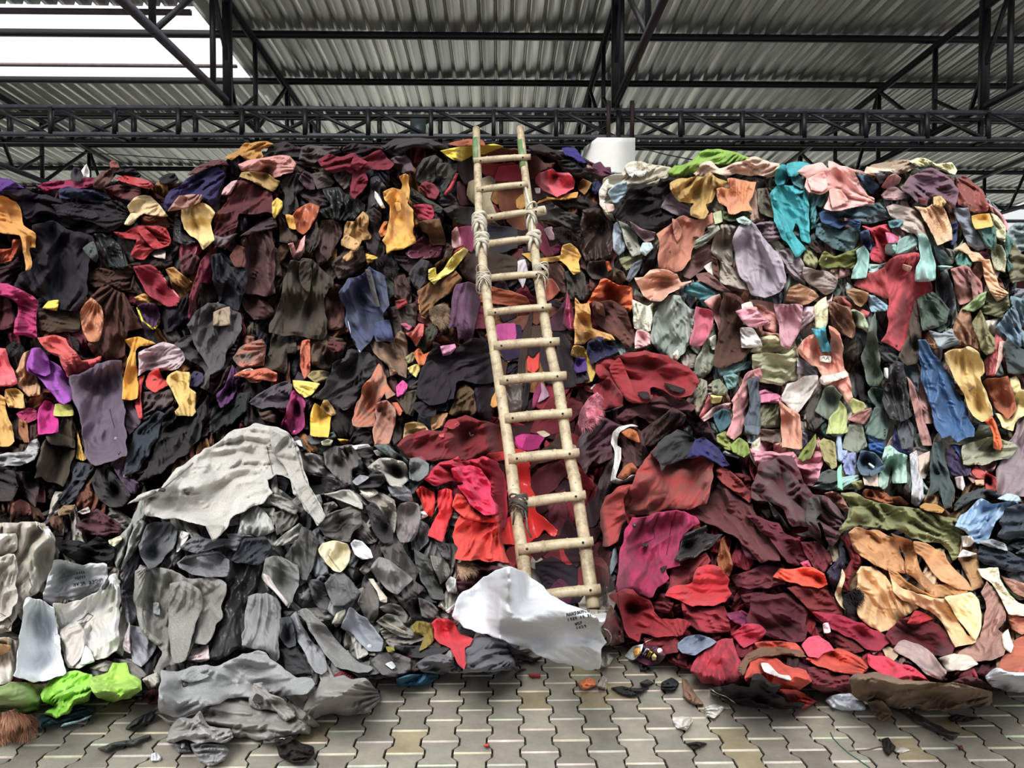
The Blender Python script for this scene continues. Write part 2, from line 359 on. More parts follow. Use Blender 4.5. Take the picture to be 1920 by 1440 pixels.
def upsample(A):
    h, w = A.shape; yi = np.arange(GH) / 8; xi = np.arange(GW) / 8
    y0 = yi.astype(int); x0 = xi.astype(int); fy = (yi - y0)[:, None]; fx = (xi - x0)[None]
    return (A[y0][:, x0] * (1 - fx) + A[y0][:, x0 + 1] * fx) * (1 - fy) + (A[y0 + 1][:, x0] * (1 - fx) + A[y0 + 1][:, x0 + 1] * fx) * fy
D0 = upsample(_D)
PXG, PYG = np.meshgrid(gx, gy)
D0 = D0 + .09 * perlin(PXG / 120, PYG / 95, 1) + .04 * perlin(PXG / 55, PYG / 45, 2)
_rg = rays(PXG, PYG)
DF = np.where(_rg[..., 2] < -.02, (0 - CAMZ) / np.minimum(_rg[..., 2], -.02) * _rg[..., 1], 99)
HEAP = D0 < DF - .02
D0 = np.minimum(D0, DF)
def ladder_d(py): return 8.565 / (1.482 - (677 - py) / 1442)
_xl = np.interp(PYG, [240, 419, 600, 860, 1100], [893, 900, 918, 958, 990]); _xr = np.interp(PYG, [238, 330, 450, 640, 855, 1140], [975, 985, 998, 1028, 1065, 1115])
_cor = (PXG > _xl - 26) & (PXG < _xr + 30) & (PYG > 262) & (PYG < 1150)
D0 = np.where(_cor, np.maximum(D0, ladder_d(PYG) + .34), D0)
D0 = blur(D0, 5); D0 = np.minimum(D0, DF)
P0 = CAM + _rg * (D0 / _rg[..., 1])[..., None]
_du = np.gradient(P0, axis=1); _dv = np.gradient(P0, axis=0); _nn = np.cross(_du, _dv); _nn /= np.linalg.norm(_nn, axis=-1, keepdims=True) + 1e-9
KK = blur(1 / np.clip(np.abs((_nn * _rg).sum(-1)), .33, 1), 4)
del P0, _du, _dv, _nn, _q
CMP = blur(np.where(_cor & (PYG < 1150), 1 / np.maximum((D0 - ladder_d(PYG) - .07) / KK, .05), .02), 4)   # cloth pressed flat behind the ladder
SHIFT = np.zeros_like(D0)   # how far the heap settles under its own layers
HH = np.zeros_like(D0)      # metres of cloth already lying on the surface
def samp(A, px, py):
    x = np.clip((px - GX0) / S, 0, GW - 1.001); y = np.clip((py - GY0) / S, 0, GH - 1.001)
    xi = x.astype(int); yi = y.astype(int); fx = x - xi; fy = y - yi
    return (A[yi, xi] * (1 - fx) + A[yi, xi + 1] * fx) * (1 - fy) + (A[yi + 1, xi] * (1 - fx) + A[yi + 1, xi + 1] * fx) * fy
def surf(px, py, h, press=True):
    px = np.asarray(px, float); py = np.asarray(py, float)
    if press:
        c = samp(CMP, px, py); h = np.where(h > 0, (1 - np.exp(-np.maximum(h, 0) * c)) / c, h)
    h = h - samp(SHIFT, px, py)
    r = rays(px, py); d = samp(D0, px, py) - h * samp(KK, px, py) * r[..., 1]
    return CAM + r * (d / r[..., 1])[..., None]
# ---- outlines
def outline(pts, sm=.5, wob=1.3, seed=0, step=3.5):
    P = np.array(pts, float); P[:, 0] = np.where(P[:, 0] <= 4, P[:, 0] - 55, np.where(P[:, 0] >= 1916, P[:, 0] + 55, P[:, 0]))
    n = len(P); out = []
    for i in range(n):
        p0, p1, p2, p3 = P[i - 1], P[i], P[(i + 1) % n], P[(i + 2) % n]
        k = max(2, int(np.linalg.norm(p2 - p1) / step)); t = np.arange(k)[:, None] / k
        m1 = (p2 - p0) / 2; m2 = (p3 - p1) / 2; L = np.linalg.norm(p2 - p1)
        for m in (m1, m2):
            l = np.linalg.norm(m)
            if l > L: m *= L / l
        cr = (2 * t**3 - 3 * t**2 + 1) * p1 + (t**3 - 2 * t**2 + t) * m1 + (-2 * t**3 + 3 * t**2) * p2 + (t**3 - t**2) * m2
        ln = p1 + (p2 - p1) * t
        out.append(cr * sm + ln * (1 - sm))
    Q = np.concatenate(out)
    if wob:
        R = math.sqrt(abs(np.dot(Q[:, 0], np.roll(Q[:, 1], 1)) - np.dot(Q[:, 1], np.roll(Q[:, 0], 1))) / 2 + 1); k = min(1.6, R / 55)
        Q = Q + wob * .7 * k * np.stack([perlin(Q[:, 0] / 11, Q[:, 1] / 11, seed + 3), perlin(Q[:, 0] / 11 + 50, Q[:, 1] / 11, seed + 4)], 1)
        Q = Q + wob * 3.4 * k * np.stack([perlin(Q[:, 0] / 27, Q[:, 1] / 27, seed + 5), perlin(Q[:, 0] / 27 + 50, Q[:, 1] / 27, seed + 6)], 1)
    return Q
def inside(Q, x, y):
    x1, y1 = Q[:, 0], Q[:, 1]; x2, y2 = np.roll(x1, -1), np.roll(y1, -1)
    res = np.zeros(x.shape, bool)
    for a, b, c, d in zip(x1, y1, x2, y2):
        if b == d: continue
        m = (b > y) != (d > y)
        res ^= m & (x < (c - a) * (y - b) / (d - b) + a)
    return res
def dist_to(Q, x, y):
    sh = x.shape; x = x.ravel(); y = y.ravel(); d = np.empty(len(x)); near = np.empty(len(x), int)
    for s in range(0, len(x), 4000):
        e = (x[s:s + 4000, None] - Q[None, :, 0]) ** 2 + (y[s:s + 4000, None] - Q[None, :, 1]) ** 2
        k = e.argmin(1); near[s:s + 4000] = k; d[s:s + 4000] = np.sqrt(e[np.arange(len(k)), k])
    return d.reshape(sh), near.reshape(sh)
def dilate(a, r):
    for ax in (0, 1):
        out = a.copy(); n = a.shape[ax]
        for k in range(1, r + 1):
            if k >= n: break
            lo = [slice(None)] * 2; hi = [slice(None)] * 2; lo[ax] = slice(0, n - k); hi[ax] = slice(k, n); lo, hi = tuple(lo), tuple(hi)
            out[lo] = np.maximum(out[lo], a[hi]); out[hi] = np.maximum(out[hi], a[lo])
        a = out
    return a
class Cloth:
    """one piece of cloth laid over whatever is already on the heap"""
    def __init__(s, pts, seed=0, fold=1., thick=1., sm=.5, wob=1.3, lift=None, ang=None, keep=0.):
        s.seed = seed; rnd = random.Random(seed * 7 + 1)
        s.Q = outline(pts, sm, wob, seed); Q = s.Q
        a = .5 * abs(np.dot(Q[:, 0], np.roll(Q[:, 1], 1)) - np.dot(Q[:, 1], np.roll(Q[:, 0], 1))); s.area = max(a, 30)
        c = Q.mean(0); s.c = c; C = np.cov((Q - c).T); w, v = np.linalg.eigh(C); main = v[:, 1]
        s.R = math.sqrt(s.area)
        el = math.sqrt(w[1] / max(w[0], 1e-6))
        s.ang = math.atan2(main[1], main[0]) + rnd.uniform(-.25, .25)
        if el < 1.25: s.ang = math.pi / 2 + rnd.uniform(-.6, .6)
        if ang is not None: s.ang = math.radians(ang)
        s.fold = fold; mpp = float(samp(D0, np.array([c[0]]), np.array([c[1]]))[0]) / F; s.mpp = mpp
        s.lam = min(max(s.R * (.17 - .05 * min(1, s.R / 120)), 5.2), 15) * rnd.uniform(.85, 1.2)
        s.T = min(.011, .003 + .0008 * s.R ** .5) * thick
        s.edge = min(max(s.R * .05, 2.0), 3.6); s.dome = 0.; s.clampable = True
        s.lift = rnd.uniform(.003, .034) if lift is None else lift
        s.keep = keep
        # window of the height map
        x0, y0 = Q.min(0) - 24; x1, y1 = Q.max(0) + 24
        s.i0 = int(max(0, (x0 - GX0) / S)); s.i1 = int(min(GW, (x1 - GX0) / S + 1)); s.j0 = int(max(0, (y0 - GY0) / S)); s.j1 = int(min(GH, (y1 - GY0) / S + 1))
        win = HH[s.j0:s.j1, s.i0:s.i1]
        r = int(min(max(s.R * .075, 3), 12))
        b = dilate(win, r); b = blur(b, max(1, int(r * .65) + 1)); s.base = np.maximum(.7 * b + .3 * blur(np.maximum(win, b - .02), 2), win + .0012)
        uu = (Q[:, 0] - s.c[0]) * math.cos(s.ang) + (Q[:, 1] - s.c[1]) * math.sin(s.ang); s.U = (uu.max() - uu.min()) / 2
        s.fan = rnd.choice([0, 1, 1, -1]) if s.R > 22 else 0
        s.fan_r = rnd.uniform(1.15, 2.2)
        s.miny, s.maxy = Q[:, 1].min(), Q[:, 1].max()
    def height(s, x, y, dist):
        xx = np.clip((x - GX0) / S - s.i0, 0, s.base.shape[1] - 1.001); yy = np.clip((y - GY0) / S - s.j0, 0, s.base.shape[0] - 1.001)
        xi = xx.astype(int); yi = yy.astype(int); fx = xx - xi; fy = yy - yi; A = s.base
        base = (A[yi, xi] * (1 - fx) + A[yi, xi + 1] * fx) * (1 - fy) + (A[yi + 1, xi] * (1 - fx) + A[yi + 1, xi + 1] * fx) * fy
        q = np.clip(dist / s.edge, 0, 1); rim = np.sqrt(np.clip(1 - (1 - q) ** 2, 0, 1))
        ca, sa = math.cos(s.ang), math.sin(s.ang); u = (x - s.c[0]) * ca + (y - s.c[1]) * sa; v = -(x - s.c[0]) * sa + (y - s.c[1]) * ca
        L = s.lam; k = s.seed; N = perlin
        # long drapery folds, bending and fading
        vv = v
        if s.fan: uu = u * s.fan + s.fan_r * s.U; vv = np.arctan2(v, np.maximum(uu, .05 * s.U)) * s.fan_r * s.U
        bend = 1.1 * N(u / (7 * L), v / (6 * L), k + 5) + .35 * N(u / (2.6 * L), v / (2.2 * L), k + 9)
        w = vv / L + 1.25 * bend
        s1 = np.abs(np.sin(w * 1.75 + k)); f1 = .5 * s1 + .5 * np.arcsin(np.clip(s1, 0, 1)) * 2 / math.pi
        m1 = np.clip(.55 + 1.9 * N(u / (6 * L), v / (2.6 * L), k + 12), .16, 1)
        # crossing tension folds
        th = .62 if k % 2 else -.58
        u2 = u * math.cos(th) + v * math.sin(th); v2 = -u * math.sin(th) + v * math.cos(th)
        w2 = v2 / L + 1.1 * N(u2 / (5 * L), v2 / (4 * L), k + 6)
        f2 = np.arcsin(np.abs(np.sin(w2 * 1.5 + 1))) * 2 / math.pi; m2 = np.clip(.1 + 2.2 * N(u2 / (5 * L), v2 / (2.2 * L), k + 15), 0, 1)
        m1 = m1 * (1 - .6 * m2)
        f3 = np.arcsin(np.abs(np.sin(w * 4.1 + 2 * N(u / (5 * L), v / (5 * L), k + 3)))) * .64; m3 = np.clip(2.4 * N(u / (4 * L), v / (1.6 * L), k + 18) - .1, 0, 1)
        big = N(x / (5 * L), y / (5 * L), k + 8)
        A0 = 2.1 * L * s.mpp * s.fold
        w4 = v / L * 1.2 + u / L * .8 + 1.6 * N(u / (2.5 * L), v / (2 * L), k + 30)
        f4 = np.arcsin(np.abs(np.sin(w4 * 2.6))) * .64 * np.clip(.2 + 2.2 * N(u / (2 * L), v / (2 * L), k + 25), 0, 1)
        f = A0 * (1.0 * f1 * m1 + .80 * f2 * m2 + .34 * f3 * m3 + (.30 * f4) + .08 * big + .12)
        f = np.maximum(f, 0) + .03 * A0 * f1
        eg = np.clip(dist / (L * .7), 0, 1); eg = eg * eg * (3 - 2 * eg)
        fray = np.clip(.5 + 1.6 * N(x / (2.2 * L), y / (2.2 * L), k + 21), 0, 1)
        hh = base + s.T * (.3 + .7 * rim) + f * (.25 + .45 * fray * (1 - eg) + .75 * eg)
        if s.dome: hh = hh + s.dome * (1 - (1 - np.clip(dist / (s.R * .28), 0, 1)) ** 2)
        if s.lift: hh = hh + s.lift * np.clip((y - s.miny) / (s.maxy - s.miny + 1e-6), 0, 1) ** 1.5
        return hh
    def mesh(s, res=1.0):
        Q = s.Q; st = min(max(s.R / 66, 1.5), 2.6) * res
        x0, y0 = Q.min(0) - st; x1, y1 = Q.max(0) + st
        xs = np.arange(x0, x1 + st, st); ys = np.arange(y0, y1 + st, st); X, Y = np.meshgrid(xs, ys)
        cx = X[:-1, :-1] + st / 2; cy = Y[:-1, :-1] + st / 2
        ins = inside(Q, cx, cy)
        if ins.sum() < 4: return None
        ny, nx = X.shape; idx = np.arange(nx * ny).reshape(ny, nx)
        q = np.stack([idx[:-1, :-1][ins], idx[:-1, 1:][ins], idx[1:, 1:][ins], idx[1:, :-1][ins]], 1)
        # boundary edges
        E = np.concatenate([q[:, [0, 1]], q[:, [1, 2]], q[:, [2, 3]], q[:, [3, 0]]]); key = np.minimum(E[:, 0], E[:, 1]) * (nx * ny) + np.maximum(E[:, 0], E[:, 1])
        uq, inv, cnt = np.unique(key, return_inverse=True, return_counts=True); BE = E[cnt[inv.ravel()] == 1]
        used = np.unique(q); mp = -np.ones(nx * ny, int); mp[used] = np.arange(len(used)); q = mp[q]; BE = mp[BE]
        x = X.ravel()[used]; y = Y.ravel()[used]
        bi = np.unique(BE); bm = np.zeros(len(used), bool); bm[bi] = True
        Qd = Q; seg = np.linalg.norm(np.roll(Q, -1, 0) - Q, axis=1)
        t = np.arange(0, 1, .25); Qd = (Q[:, None] * (1 - t)[None, :, None] + np.roll(Q, -1, 0)[:, None] * t[None, :, None]).reshape(-1, 2)
        d, near = dist_to(Qd, x, y)
        x[bm] = Qd[near[bm], 0]; y[bm] = Qd[near[bm], 1]; d[bm] = 0
        h = s.height(x, y, d); s.hm = float(h.mean())
        V = surf(x, y, h, s.clampable)
        # rolled hem going back into the heap
        nb = len(bi); c = s.c; loc = -np.ones(len(used), int); loc[bi] = np.arange(nb) + len(used)
        bx, by = x[bi], y[bi]
        back = surf(bx, by, np.maximum(h[bi] - .045, -.03), s.clampable); 
        V = np.concatenate([V, back])
        sk = np.stack([BE[:, 1], BE[:, 0], loc[BE[:, 0]], loc[BE[:, 1]]], 1)
        return V, np.concatenate([q[:, ::-1], sk[:, ::-1]])
    def deposit(s):
        jj, ii = np.mgrid[s.j0:s.j1, s.i0:s.i1]; x = GX0 + ii * S; y = GY0 + jj * S
        m = inside(s.Q, x, y)
        if not m.any(): return
        d, _ = dist_to(s.Q, x[m], y[m]); h = s.height(x[m], y[m], d)
        w = HH[s.j0:s.j1, s.i0:s.i1]; w[m] = np.maximum(w[m], h)
# ================================================================== parse the list of garments
def parse():
    items = []; ox = oy = 0; sc = .25; zone = ''
    for line in DATA.strip().splitlines():
        line = line.strip()
        if not line: continue
        if line[0] == '@':
            a = line[1:].split(); ox, oy, sc = float(a[0]), float(a[1]), float(a[2]); continue
        f = [t.strip() for t in line.split('|')]
        hk = sum(ord(q) for q in line) % 23
        def ext(v, lo, hi, blo, bhi, k):   # cloth cut by a survey tile runs on a little past it
            if sc != .25: return v
            if v <= .6 and blo: return v - (5 + ((hk + 7 * k) % 23) * .55)
            if v >= hi - .6 and v < hi + 1.2 and bhi: return v + (4 + ((hk + 5 * k) % 23) * .5)
            return v
        def poly(s_):
            o = []
            for k, p in enumerate(s_.split()):
                a, b = map(float, p.split(','))
                if line[0] != '+': a, b = ext(a, 0, 192, ox > 100, ox < 1400, k), ext(b, 0, 144, oy > 500, oy < 800, k)
                o.append((ox + a * 10 * sc, oy + b * 10 * sc))
            return o
        if line[0] == '+':
            items[-1]['parts'].append(dict(name=f[0][1:], col=f[1], fam=f[2] or 'c', poly=poly(f[3]), label=f[4] if len(f) > 4 else None)); continue
        opt = f[2]; fam = opt[0]; lay = int(opt[1]) if len(opt) > 1 else 1; fold = float(opt[2:]) if len(opt) > 2 else 1.
        items.append(dict(cat=f[0], col=f[1], fam=fam, lay=lay, fold=fold, poly=poly(f[3]), label=f[4], parts=[]))
    return items
DATA = """
@0 240 .25
scarf|4b1f6e|c1|0,39 8,38 14,42 20,47 10,50 0,50|deep purple cloth on the crest of the dark pile beside the near-black coat
sweater|8a1545|c1|27,45 33,41 50,38 72,37 73,41 60,47 44,47 34,49|crimson magenta sweater stretched along the crest of the dark pile
cap|2a2730|c1|53,35 55,29 60,30 62,36 60,40 54,40|small charcoal bundle peaking above the magenta sweater on the crest
cloth|c9c5bd|c2|61,32 65,27 67,32 67,37 63,36|small white rag poking up on the crest next to the charcoal bundle
sweater|5a3a35|c1|70,40 76,33 82,30 90,30 88,34 83,40 78,47 70,45|brown mound-shaped sweater on the crest behind the navy slip
sock|7a4038|w2|82,26 85,24 89,27 90,30 83,30|red-brown sock-like stub highest above the brown mound
blouse|1d1b1f|c2|84,34 90,31 100,30 106,35 104,38 92,36|black cloth draped over the bright red cloth on the crest
scarf|b51f2a|s3|86,38 94,36 106,38 112,40 116,44 112,46 100,43 90,40|bright red satin scarf on the crest of the dark pile
cap|121114|v2|119,38 125,34 131,34 134,39 130,42 120,42|round black cap sitting on the crest beside the indigo gown
sweater|5c2b2c|c1|78,45 90,42 105,43 106,50 100,55 90,52 82,48|maroon brown sweater just below the bright red scarf
blouse|232b4a|c3|44,46 52,44 64,46 78,49 83,53 81,60 76,61 68,56 56,53 45,53|navy blue blouse lying across the top of the near-black coat
gown|2a2252|c2|124,52 135,41 150,32 163,27 170,34 166,44 162,55 158,58 150,52 135,52 128,62 123,60|indigo gown fanned over the crest of the dark pile
jacket|5b3234|c2|140,36 146,30 158,24 168,24 172,28 160,28 148,34|brown strip of jacket lying above the indigo gown
coat|c08834/a87838|w3|168,22 178,17 184,11 200,10 206,12 196,16 192,22 190,31 186,31 184,24 180,20 174,24|mustard coat sleeve draped over the highest shoulder of the dark pile
coat|1b1823/15131c|w1|2,48 20,46 42,52 60,58 80,62 90,70 84,77 66,79 50,76 36,70 24,72 18,66 14,56|near-black hooded coat slumped over the corner of the dark pile
coat|17161f/1c1b27|w2.8|24,74 40,70 56,78 70,80 74,92 66,103 66,125 58,136 42,136 32,128 20,122 10,120 14,110 24,104 28,90|large navy-black coat hanging below the hooded coat
+pocket_flap|13121a|w|33,94 37,96 36,104 28,102
sweater|14121a|k3.6|38,58 60,56 74,58 88,54 97,60 94,72 84,77 70,72 48,66|black knitted sweater rolled up on top of the near-black coat
+waistband|1f1a26|k|42,62 56,60 70,62 74,66 68,68 56,66 44,67
jacket|d28f33/bd8238|w3.7|0,51 6,52 12,56 16,62 18,72 26,80 28,90 24,90 23,84 24,100 23,106 18,106 18,92 14,80 0,76|orange-mustard jacket with its sleeve dangling beside the navy-black coat
jacket|b5512c|c1|0,94 8,90 10,84 16,83 17,90 8,100 0,108|rust orange jacket below the dangling mustard sleeve
sweater|2e161f|c1|0,108 8,102 14,96 18,104 16,114 10,120 0,118|dark plum sweater between the rust jacket and the magenta jacket
jacket|b02766|c2.8|1,118 6,117 18,122 28,130 28,145 24,157 10,154 14,132 4,127|magenta pink jacket hanging under the navy-black coat
cloth|e0c02c|c3|32,135 36,130 44,129 43,137|small bright yellow rag tucked under the navy-black coat
skirt|3a2a1a|c1.7|28,138 60,138 60,152 44,154 28,151|dark olive-brown skirt beside the magenta pink jacket
jacket|20272a|n2|70,80 82,80 90,88 96,102 92,106 82,104 76,90|black-green waxed jacket between the navy-black coat and the red jacket
+cuff|4a5350|c|62,90 70,85 74,96 72,101 66,96|pale grey-green cuff
cap|cbb384|c4.5|93,72 98,64 96,58 100,53 108,50 114,51 121,59 127,66 116,66 108,64 100,71 96,73|beige baseball cap lying on the dark pile
+brim|d3bd90|c|93,72 98,64 103,64 106,65 100,70 96,73
trousers|5e2f1a|c2|106,66 124,66 128,74 120,76 108,73|rust brown trousers directly under the beige cap
jacket|ac2a31/962530|c3|84,78 94,77 106,73 116,73 124,76 128,84 126,88 118,90 108,99 98,96 102,84 92,83|red jacket with a bent sleeve below the beige cap
+sleeve|a8272f|c|104,78 110,76 120,86 124,89 116,91 110,86
cloth|b8aca0|c2|113,95 118,90 124,92 124,98 116,97|off-white lining scrap under the bent sleeve of the red jacket
jacket|2a1a1a|c1|96,102 110,98 128,94 129,104 110,106|black-brown sleeve under the red jacket
dress|9a2036/86202f|c3.6|100,104 112,103 118,106 128,120 135,128 132,134 126,134 112,126 104,114|crimson dress slanting across the dark pile
+trim|c77a80|c|119,107 128,120 135,128 132,133
blouse|c08a3e|c2|100,127 108,124 120,130 122,133 108,133|mustard frill under the slanting crimson dress
cap|a9793a|c2|124,106 130,104 144,116 138,120 130,116|ochre cap-shaped cloth beside the slanting crimson dress
shawl|e2c67e/d8b878|c3.7|137,60 145,57 152,56 158,60 161,63 160,66 158,72 160,84 153,91 147,84 138,76 136,66|pale yellow shawl hanging in a point on the dark pile
cap|a5796c|c4|126,62 130,56 134,51 152,50 150,56 142,60 130,62|dusty pink-beige cloth on top of the pale yellow shawl
jacket|23242c|l2|131,66 136,62 138,78 148,85 140,88 130,84|dark slate jacket beneath the pale yellow shawl
jacket|5c2229/4a1d24|c2|160,76 162,64 170,56 176,40 184,39 192,44 192,64 180,64 178,76 174,86 168,90 160,84|maroon jacket with a grey cuff on the shoulder of the dark pile
+cuff|6a5b60|w|159,80 168,82 178,79 166,90 160,87|grey ribbed cuff
blouse|cfa0a4|c3|168,45 174,40 178,39 176,44 172,50 166,50|pale pink tuft above the maroon jacket
blouse|7a2038|s1|136,84 150,82 152,92 146,100 138,108 134,98|wine satin blouse crumpled under the pale yellow shawl
scarf|6c1f30|c2|146,112 150,100 162,88 163,94 152,112 147,130 145,144 141,142 142,126|long wine scarf hanging down beside the slate navy coat
coat|20212e/2a2b33|w2|158,96 165,94 172,104 186,106 184,124 176,141 168,138 162,124|slate navy coat tapering to a point under the maroon jacket
sweater|5a2e26|c2|172,96 178,88 184,90 184,104 176,104|brown sweater cuff above the slate navy coat
sweater|3d2019|c1|64,110 74,104 86,106 96,102 100,108 98,118 102,124 92,122 84,118 72,120 66,116|dark brown sweater behind the copper satin coat
coat|43221a/502a1f|c2|66,127 78,118 92,124 100,136 108,150 96,152 94,160 95,170 84,176 74,174 66,162 76,150 76,136|dark brown coat lined with copper satin
+lining|c07a50/a8633e|s|60,138 68,127 76,134 78,146 74,160 66,160 62,152|copper satin lining
scarf|4a2348|c2|102,134 108,131 118,132 120,142 116,150 108,144|purple striped scarf with a yellow edge
+trim|d8d23c|c|103,135 107,145 115,151 119,147 120,140
shirt|17161f|c1|118,132 126,134 136,126 142,124 142,142 130,144 124,144|black shirt beside the purple striped scarf
jacket|3b3328|c1|148,126 150,114 158,112 164,128 160,140 150,144|olive-brown jacket beside the long wine scarf
cloth|8d7552|c2|160,134 164,130 168,140 172,144 160,144|beige rag under the point of the slate navy coat
scarf|8e1a55|c1|148,108 156,98 160,104 158,116 150,116|magenta scarf end between the wine scarf and the slate navy coat
sweater|572c33|c1|134,98 142,92 150,98 144,110 136,110|dusty wine sweater below the wine satin blouse
trousers|2b1d1c|c1|100,110 98,120 104,126 112,132 104,118|black-brown trousers behind the slanting crimson dress
@480 240 .25
coat|2c2528|c1|4,22 12,12 22,10 30,14 40,17 34,22 20,22 8,26|charcoal-brown coat folded along the top edge under the mustard coat
sweater|4a4342|c1|34,14 50,13 62,15 64,19 50,21 44,26 32,24|grey-brown sweater on the crest beside the burgundy shirt
coat|2a2126|c1|64,16 70,12 80,12 92,14 96,17 80,20 66,19|dark plum coat on the crest above the burgundy shirt
blanket|302b2f|w1|94,14 104,8 118,7 132,8 140,12 142,15 130,16 118,14 106,22 96,18|charcoal blanket rolled over the highest point of the dark pile
shirt|cf9088/bb8078|c3|0,27 6,22 16,21 26,21 30,26 28,33 20,35 14,38 8,34 0,32|scrunched salmon pink shirt near the crest of the dark pile
cap|a08148|c4.6|0,33 8,33 14,38 18,40 15,46 12,48 4,44 0,36|khaki cap tucked under the scrunched salmon shirt
shirt|74122a/661428|c4.8|46,24 54,20 66,21 74,19 78,22 86,19 94,16 98,22 104,27 98,31 86,31 82,34 84,40 80,48 74,54 71,52 70,44 73,34 66,31 58,34 52,31|burgundy shirt with sleeves spread across the top of the dark pile
+collar|7d1830|c|74,21 79,23 84,26 76,32 71,28
jacket|5b4850|c3|98,24 112,20 116,24 119,32 110,34 102,28|folded grey-mauve sleeve at the tip of the burgundy shirt
sweater|63212d|c1|0,40 10,44 16,50 14,60 10,66 2,66 0,56|dark red sweater under the khaki cap
cloth|d9b53c|c3|12,56 16,52 20,55 20,60 14,68 12,64|crumpled yellow rag beside the dark red sweater
jacket|302d2e|c2|18,42 22,36 34,34 38,44 30,50 32,60 24,66 20,64 22,50|charcoal jacket between the yellow rag and the rust leather skirt
jacket|46303c|c2|32,38 36,32 44,36 44,46 38,46|plum-grey sleeve above the charcoal jacket
+zip|c8c0b8|c|44,32 48,36
trousers|4b4240|c2.6|42,34 50,33 60,40 56,44 46,46|grey-brown trousers folded square near the plum-grey sleeve
trousers|574c44|c2|58,34 72,30 74,42 66,46 60,40|khaki-grey trousers behind the burgundy shirt
jacket|1c2523|l3|50,46 62,44 66,48 76,52 78,62 74,68 62,69 50,66 46,62 56,58|black-green leather jacket crumpled under the burgundy shirt
dress|38282c|c1|30,46 44,44 54,46 56,56 50,60 42,58|dark plum-brown dress beside the leather jacket
skirt|b05428/9c4e2c|l3.5|26,68 32,60 40,56 48,59 46,66 40,76 36,80 30,76|rust orange leather skirt with a mustard edge
+lining|d1952f|c|22,65 28,66 30,76 25,75|mustard lining
sweater|41332b|c1|16,64 24,66 28,76 32,84 30,86 18,86|brown sweater hanging beside the rust leather skirt
scarf|d59a98|c3|24,87 28,86 30,92 34,84 37,80 36,92 33,99 28,98|pale pink scarf hanging under the rust leather skirt
dress|52302f/46282a|c1|0,82 10,74 14,86 14,104 14,124 8,126 0,124|long plum-brown dress beside the dark olive coat
coat|40372c/3a3128|w3.9|26,100 32,101 36,97 42,98 48,106 57,112 58,118 54,121 52,128 54,144 52,158 10,154 14,140 20,120|large dark olive coat hanging in heavy folds in the middle of the dark pile
+seam|1d1914|c|24,104 23,122 20,140 20,154
+sleeve|3c3329|w|34,98 40,98 42,108 40,124 34,118 32,106
sweater|4d3b36|c1|56,100 70,92 80,88 82,98 80,104 72,110 62,114 58,106|mud-brown sweater above the blue hoodie
sweater|47322f|c1|48,70 58,68 64,72 64,80 60,88 54,100 46,104 44,92 46,82|reddish-brown sweater beside the beige jacket
jacket|b88f58/a8804c|c3|66,73 68,70 74,70 80,62 84,66 84,76 87,82 86,84 80,84 76,92 70,94 72,88 66,84|beige cotton jacket showing a buttoned cuff
+cuff|be955c|c|64,84 68,80 78,86 74,92 64,88
+strap|b08850|c|66,96 72,92 73,97 68,100 65,98
+button|8a6a3a|c|75,87|brass button
jacket|e3a63a/bd8c42|w4.5|108,36 112,34 115,36 115,52 114,56 118,62 119,72 118,80 120,86 108,90 102,92 98,94 98,88 95,83 98,78 100,66 100,58 96,54 95,48 102,45 108,46 110,42|bright mustard jacket hanging by one raised sleeve
+pocket|e0a53c|w|104,56 108,56 109,62 106,63
+hem|e8ac38|w|98,88 108,89 119,82 120,86 110,91 102,92 98,94
sweater|c86f2a|c3|92,78 96,70 99,70 98,80 94,82|small orange sweater cuff beside the bright mustard jacket
cloth|d5a93a|c3|82,94 90,96 92,98 84,102|yellow ruffle below the bright mustard jacket
jacket|33303a|n2|86,38 92,36 98,44 98,50 94,60 86,64 84,56|slate padded jacket next to the bright mustard jacket
+lining|d8d4cc|c|89,47 92,50 97,60 94,60 89,52|white lining edge
shirt|3c3935|c2|120,30 126,22 134,20 140,24 140,30 134,40 128,44 120,40|dark grey shirt near the crest beside the yellow cloth
shirt|343832|c3|116,44 122,48 130,54 140,60 138,64 124,60 116,54|green-grey shirt just above the crimson cap-shaped cloth
jacket|2f2523|c2.6|150,30 152,22 164,21 164,44 156,42 152,34|dark brown jacket pocket beside the ladder rail
shirt|3d3a33|c2|136,26 150,26 150,34 144,40 136,36|olive charcoal shirt between the yellow cloth and the red-lined sleeve
jacket|2a2c29|c3|138,44 146,34 151,31 147,42 141,50|dark sleeve with a red lining
+lining|a92c36|c|146,42 150,34 152,34 147,46 142,51 141,49|red lining
scarf|ecd02a/d8bc2c|c4|138,17 146,15 152,14 163,14 163,20 154,25 148,24 142,20|bright yellow scarf lying behind the top of the ladder
+scarf_end|e6cc2c|c|166,18 170,13 178,12 186,14 178,17 170,20
sweater|9c4f33|c2|143,12 150,10 160,8 170,9 172,13 164,14 152,14|rust orange sweater on the crest above the bright yellow scarf
blouse|7e2733|c2|122,44 126,40 134,42 138,48 134,54 126,50|faded crimson blouse above the green-grey shirt
cap|9a1f3a|c3|117,58 124,57 132,58 134,66 130,70 122,68|crimson cap-shaped cloth beside the bright mustard jacket
trousers|614026|c3.4|122,70 138,68 141,78 142,88 132,88 128,80 124,78|folded brown trouser leg under the crimson cap-shaped cloth
shirt|37322f|c2|140,60 150,58 164,60 164,70 160,74 150,72 144,66|dark grey shirt beside the ladder at the cloth lashings
sweater|5a1f32|c1|150,40 160,40 164,50 162,58 152,58|maroon sweater beside the ladder below the brown pocket
blouse|c04478/b04070|c3.6|150,75 158,73 164,74 165,88 161,94 155,88 152,80|magenta-pink blouse caught behind the ladder rail
+lining|c08c90|c|147,78 151,74 155,88 150,90 147,90|dusty pink lining
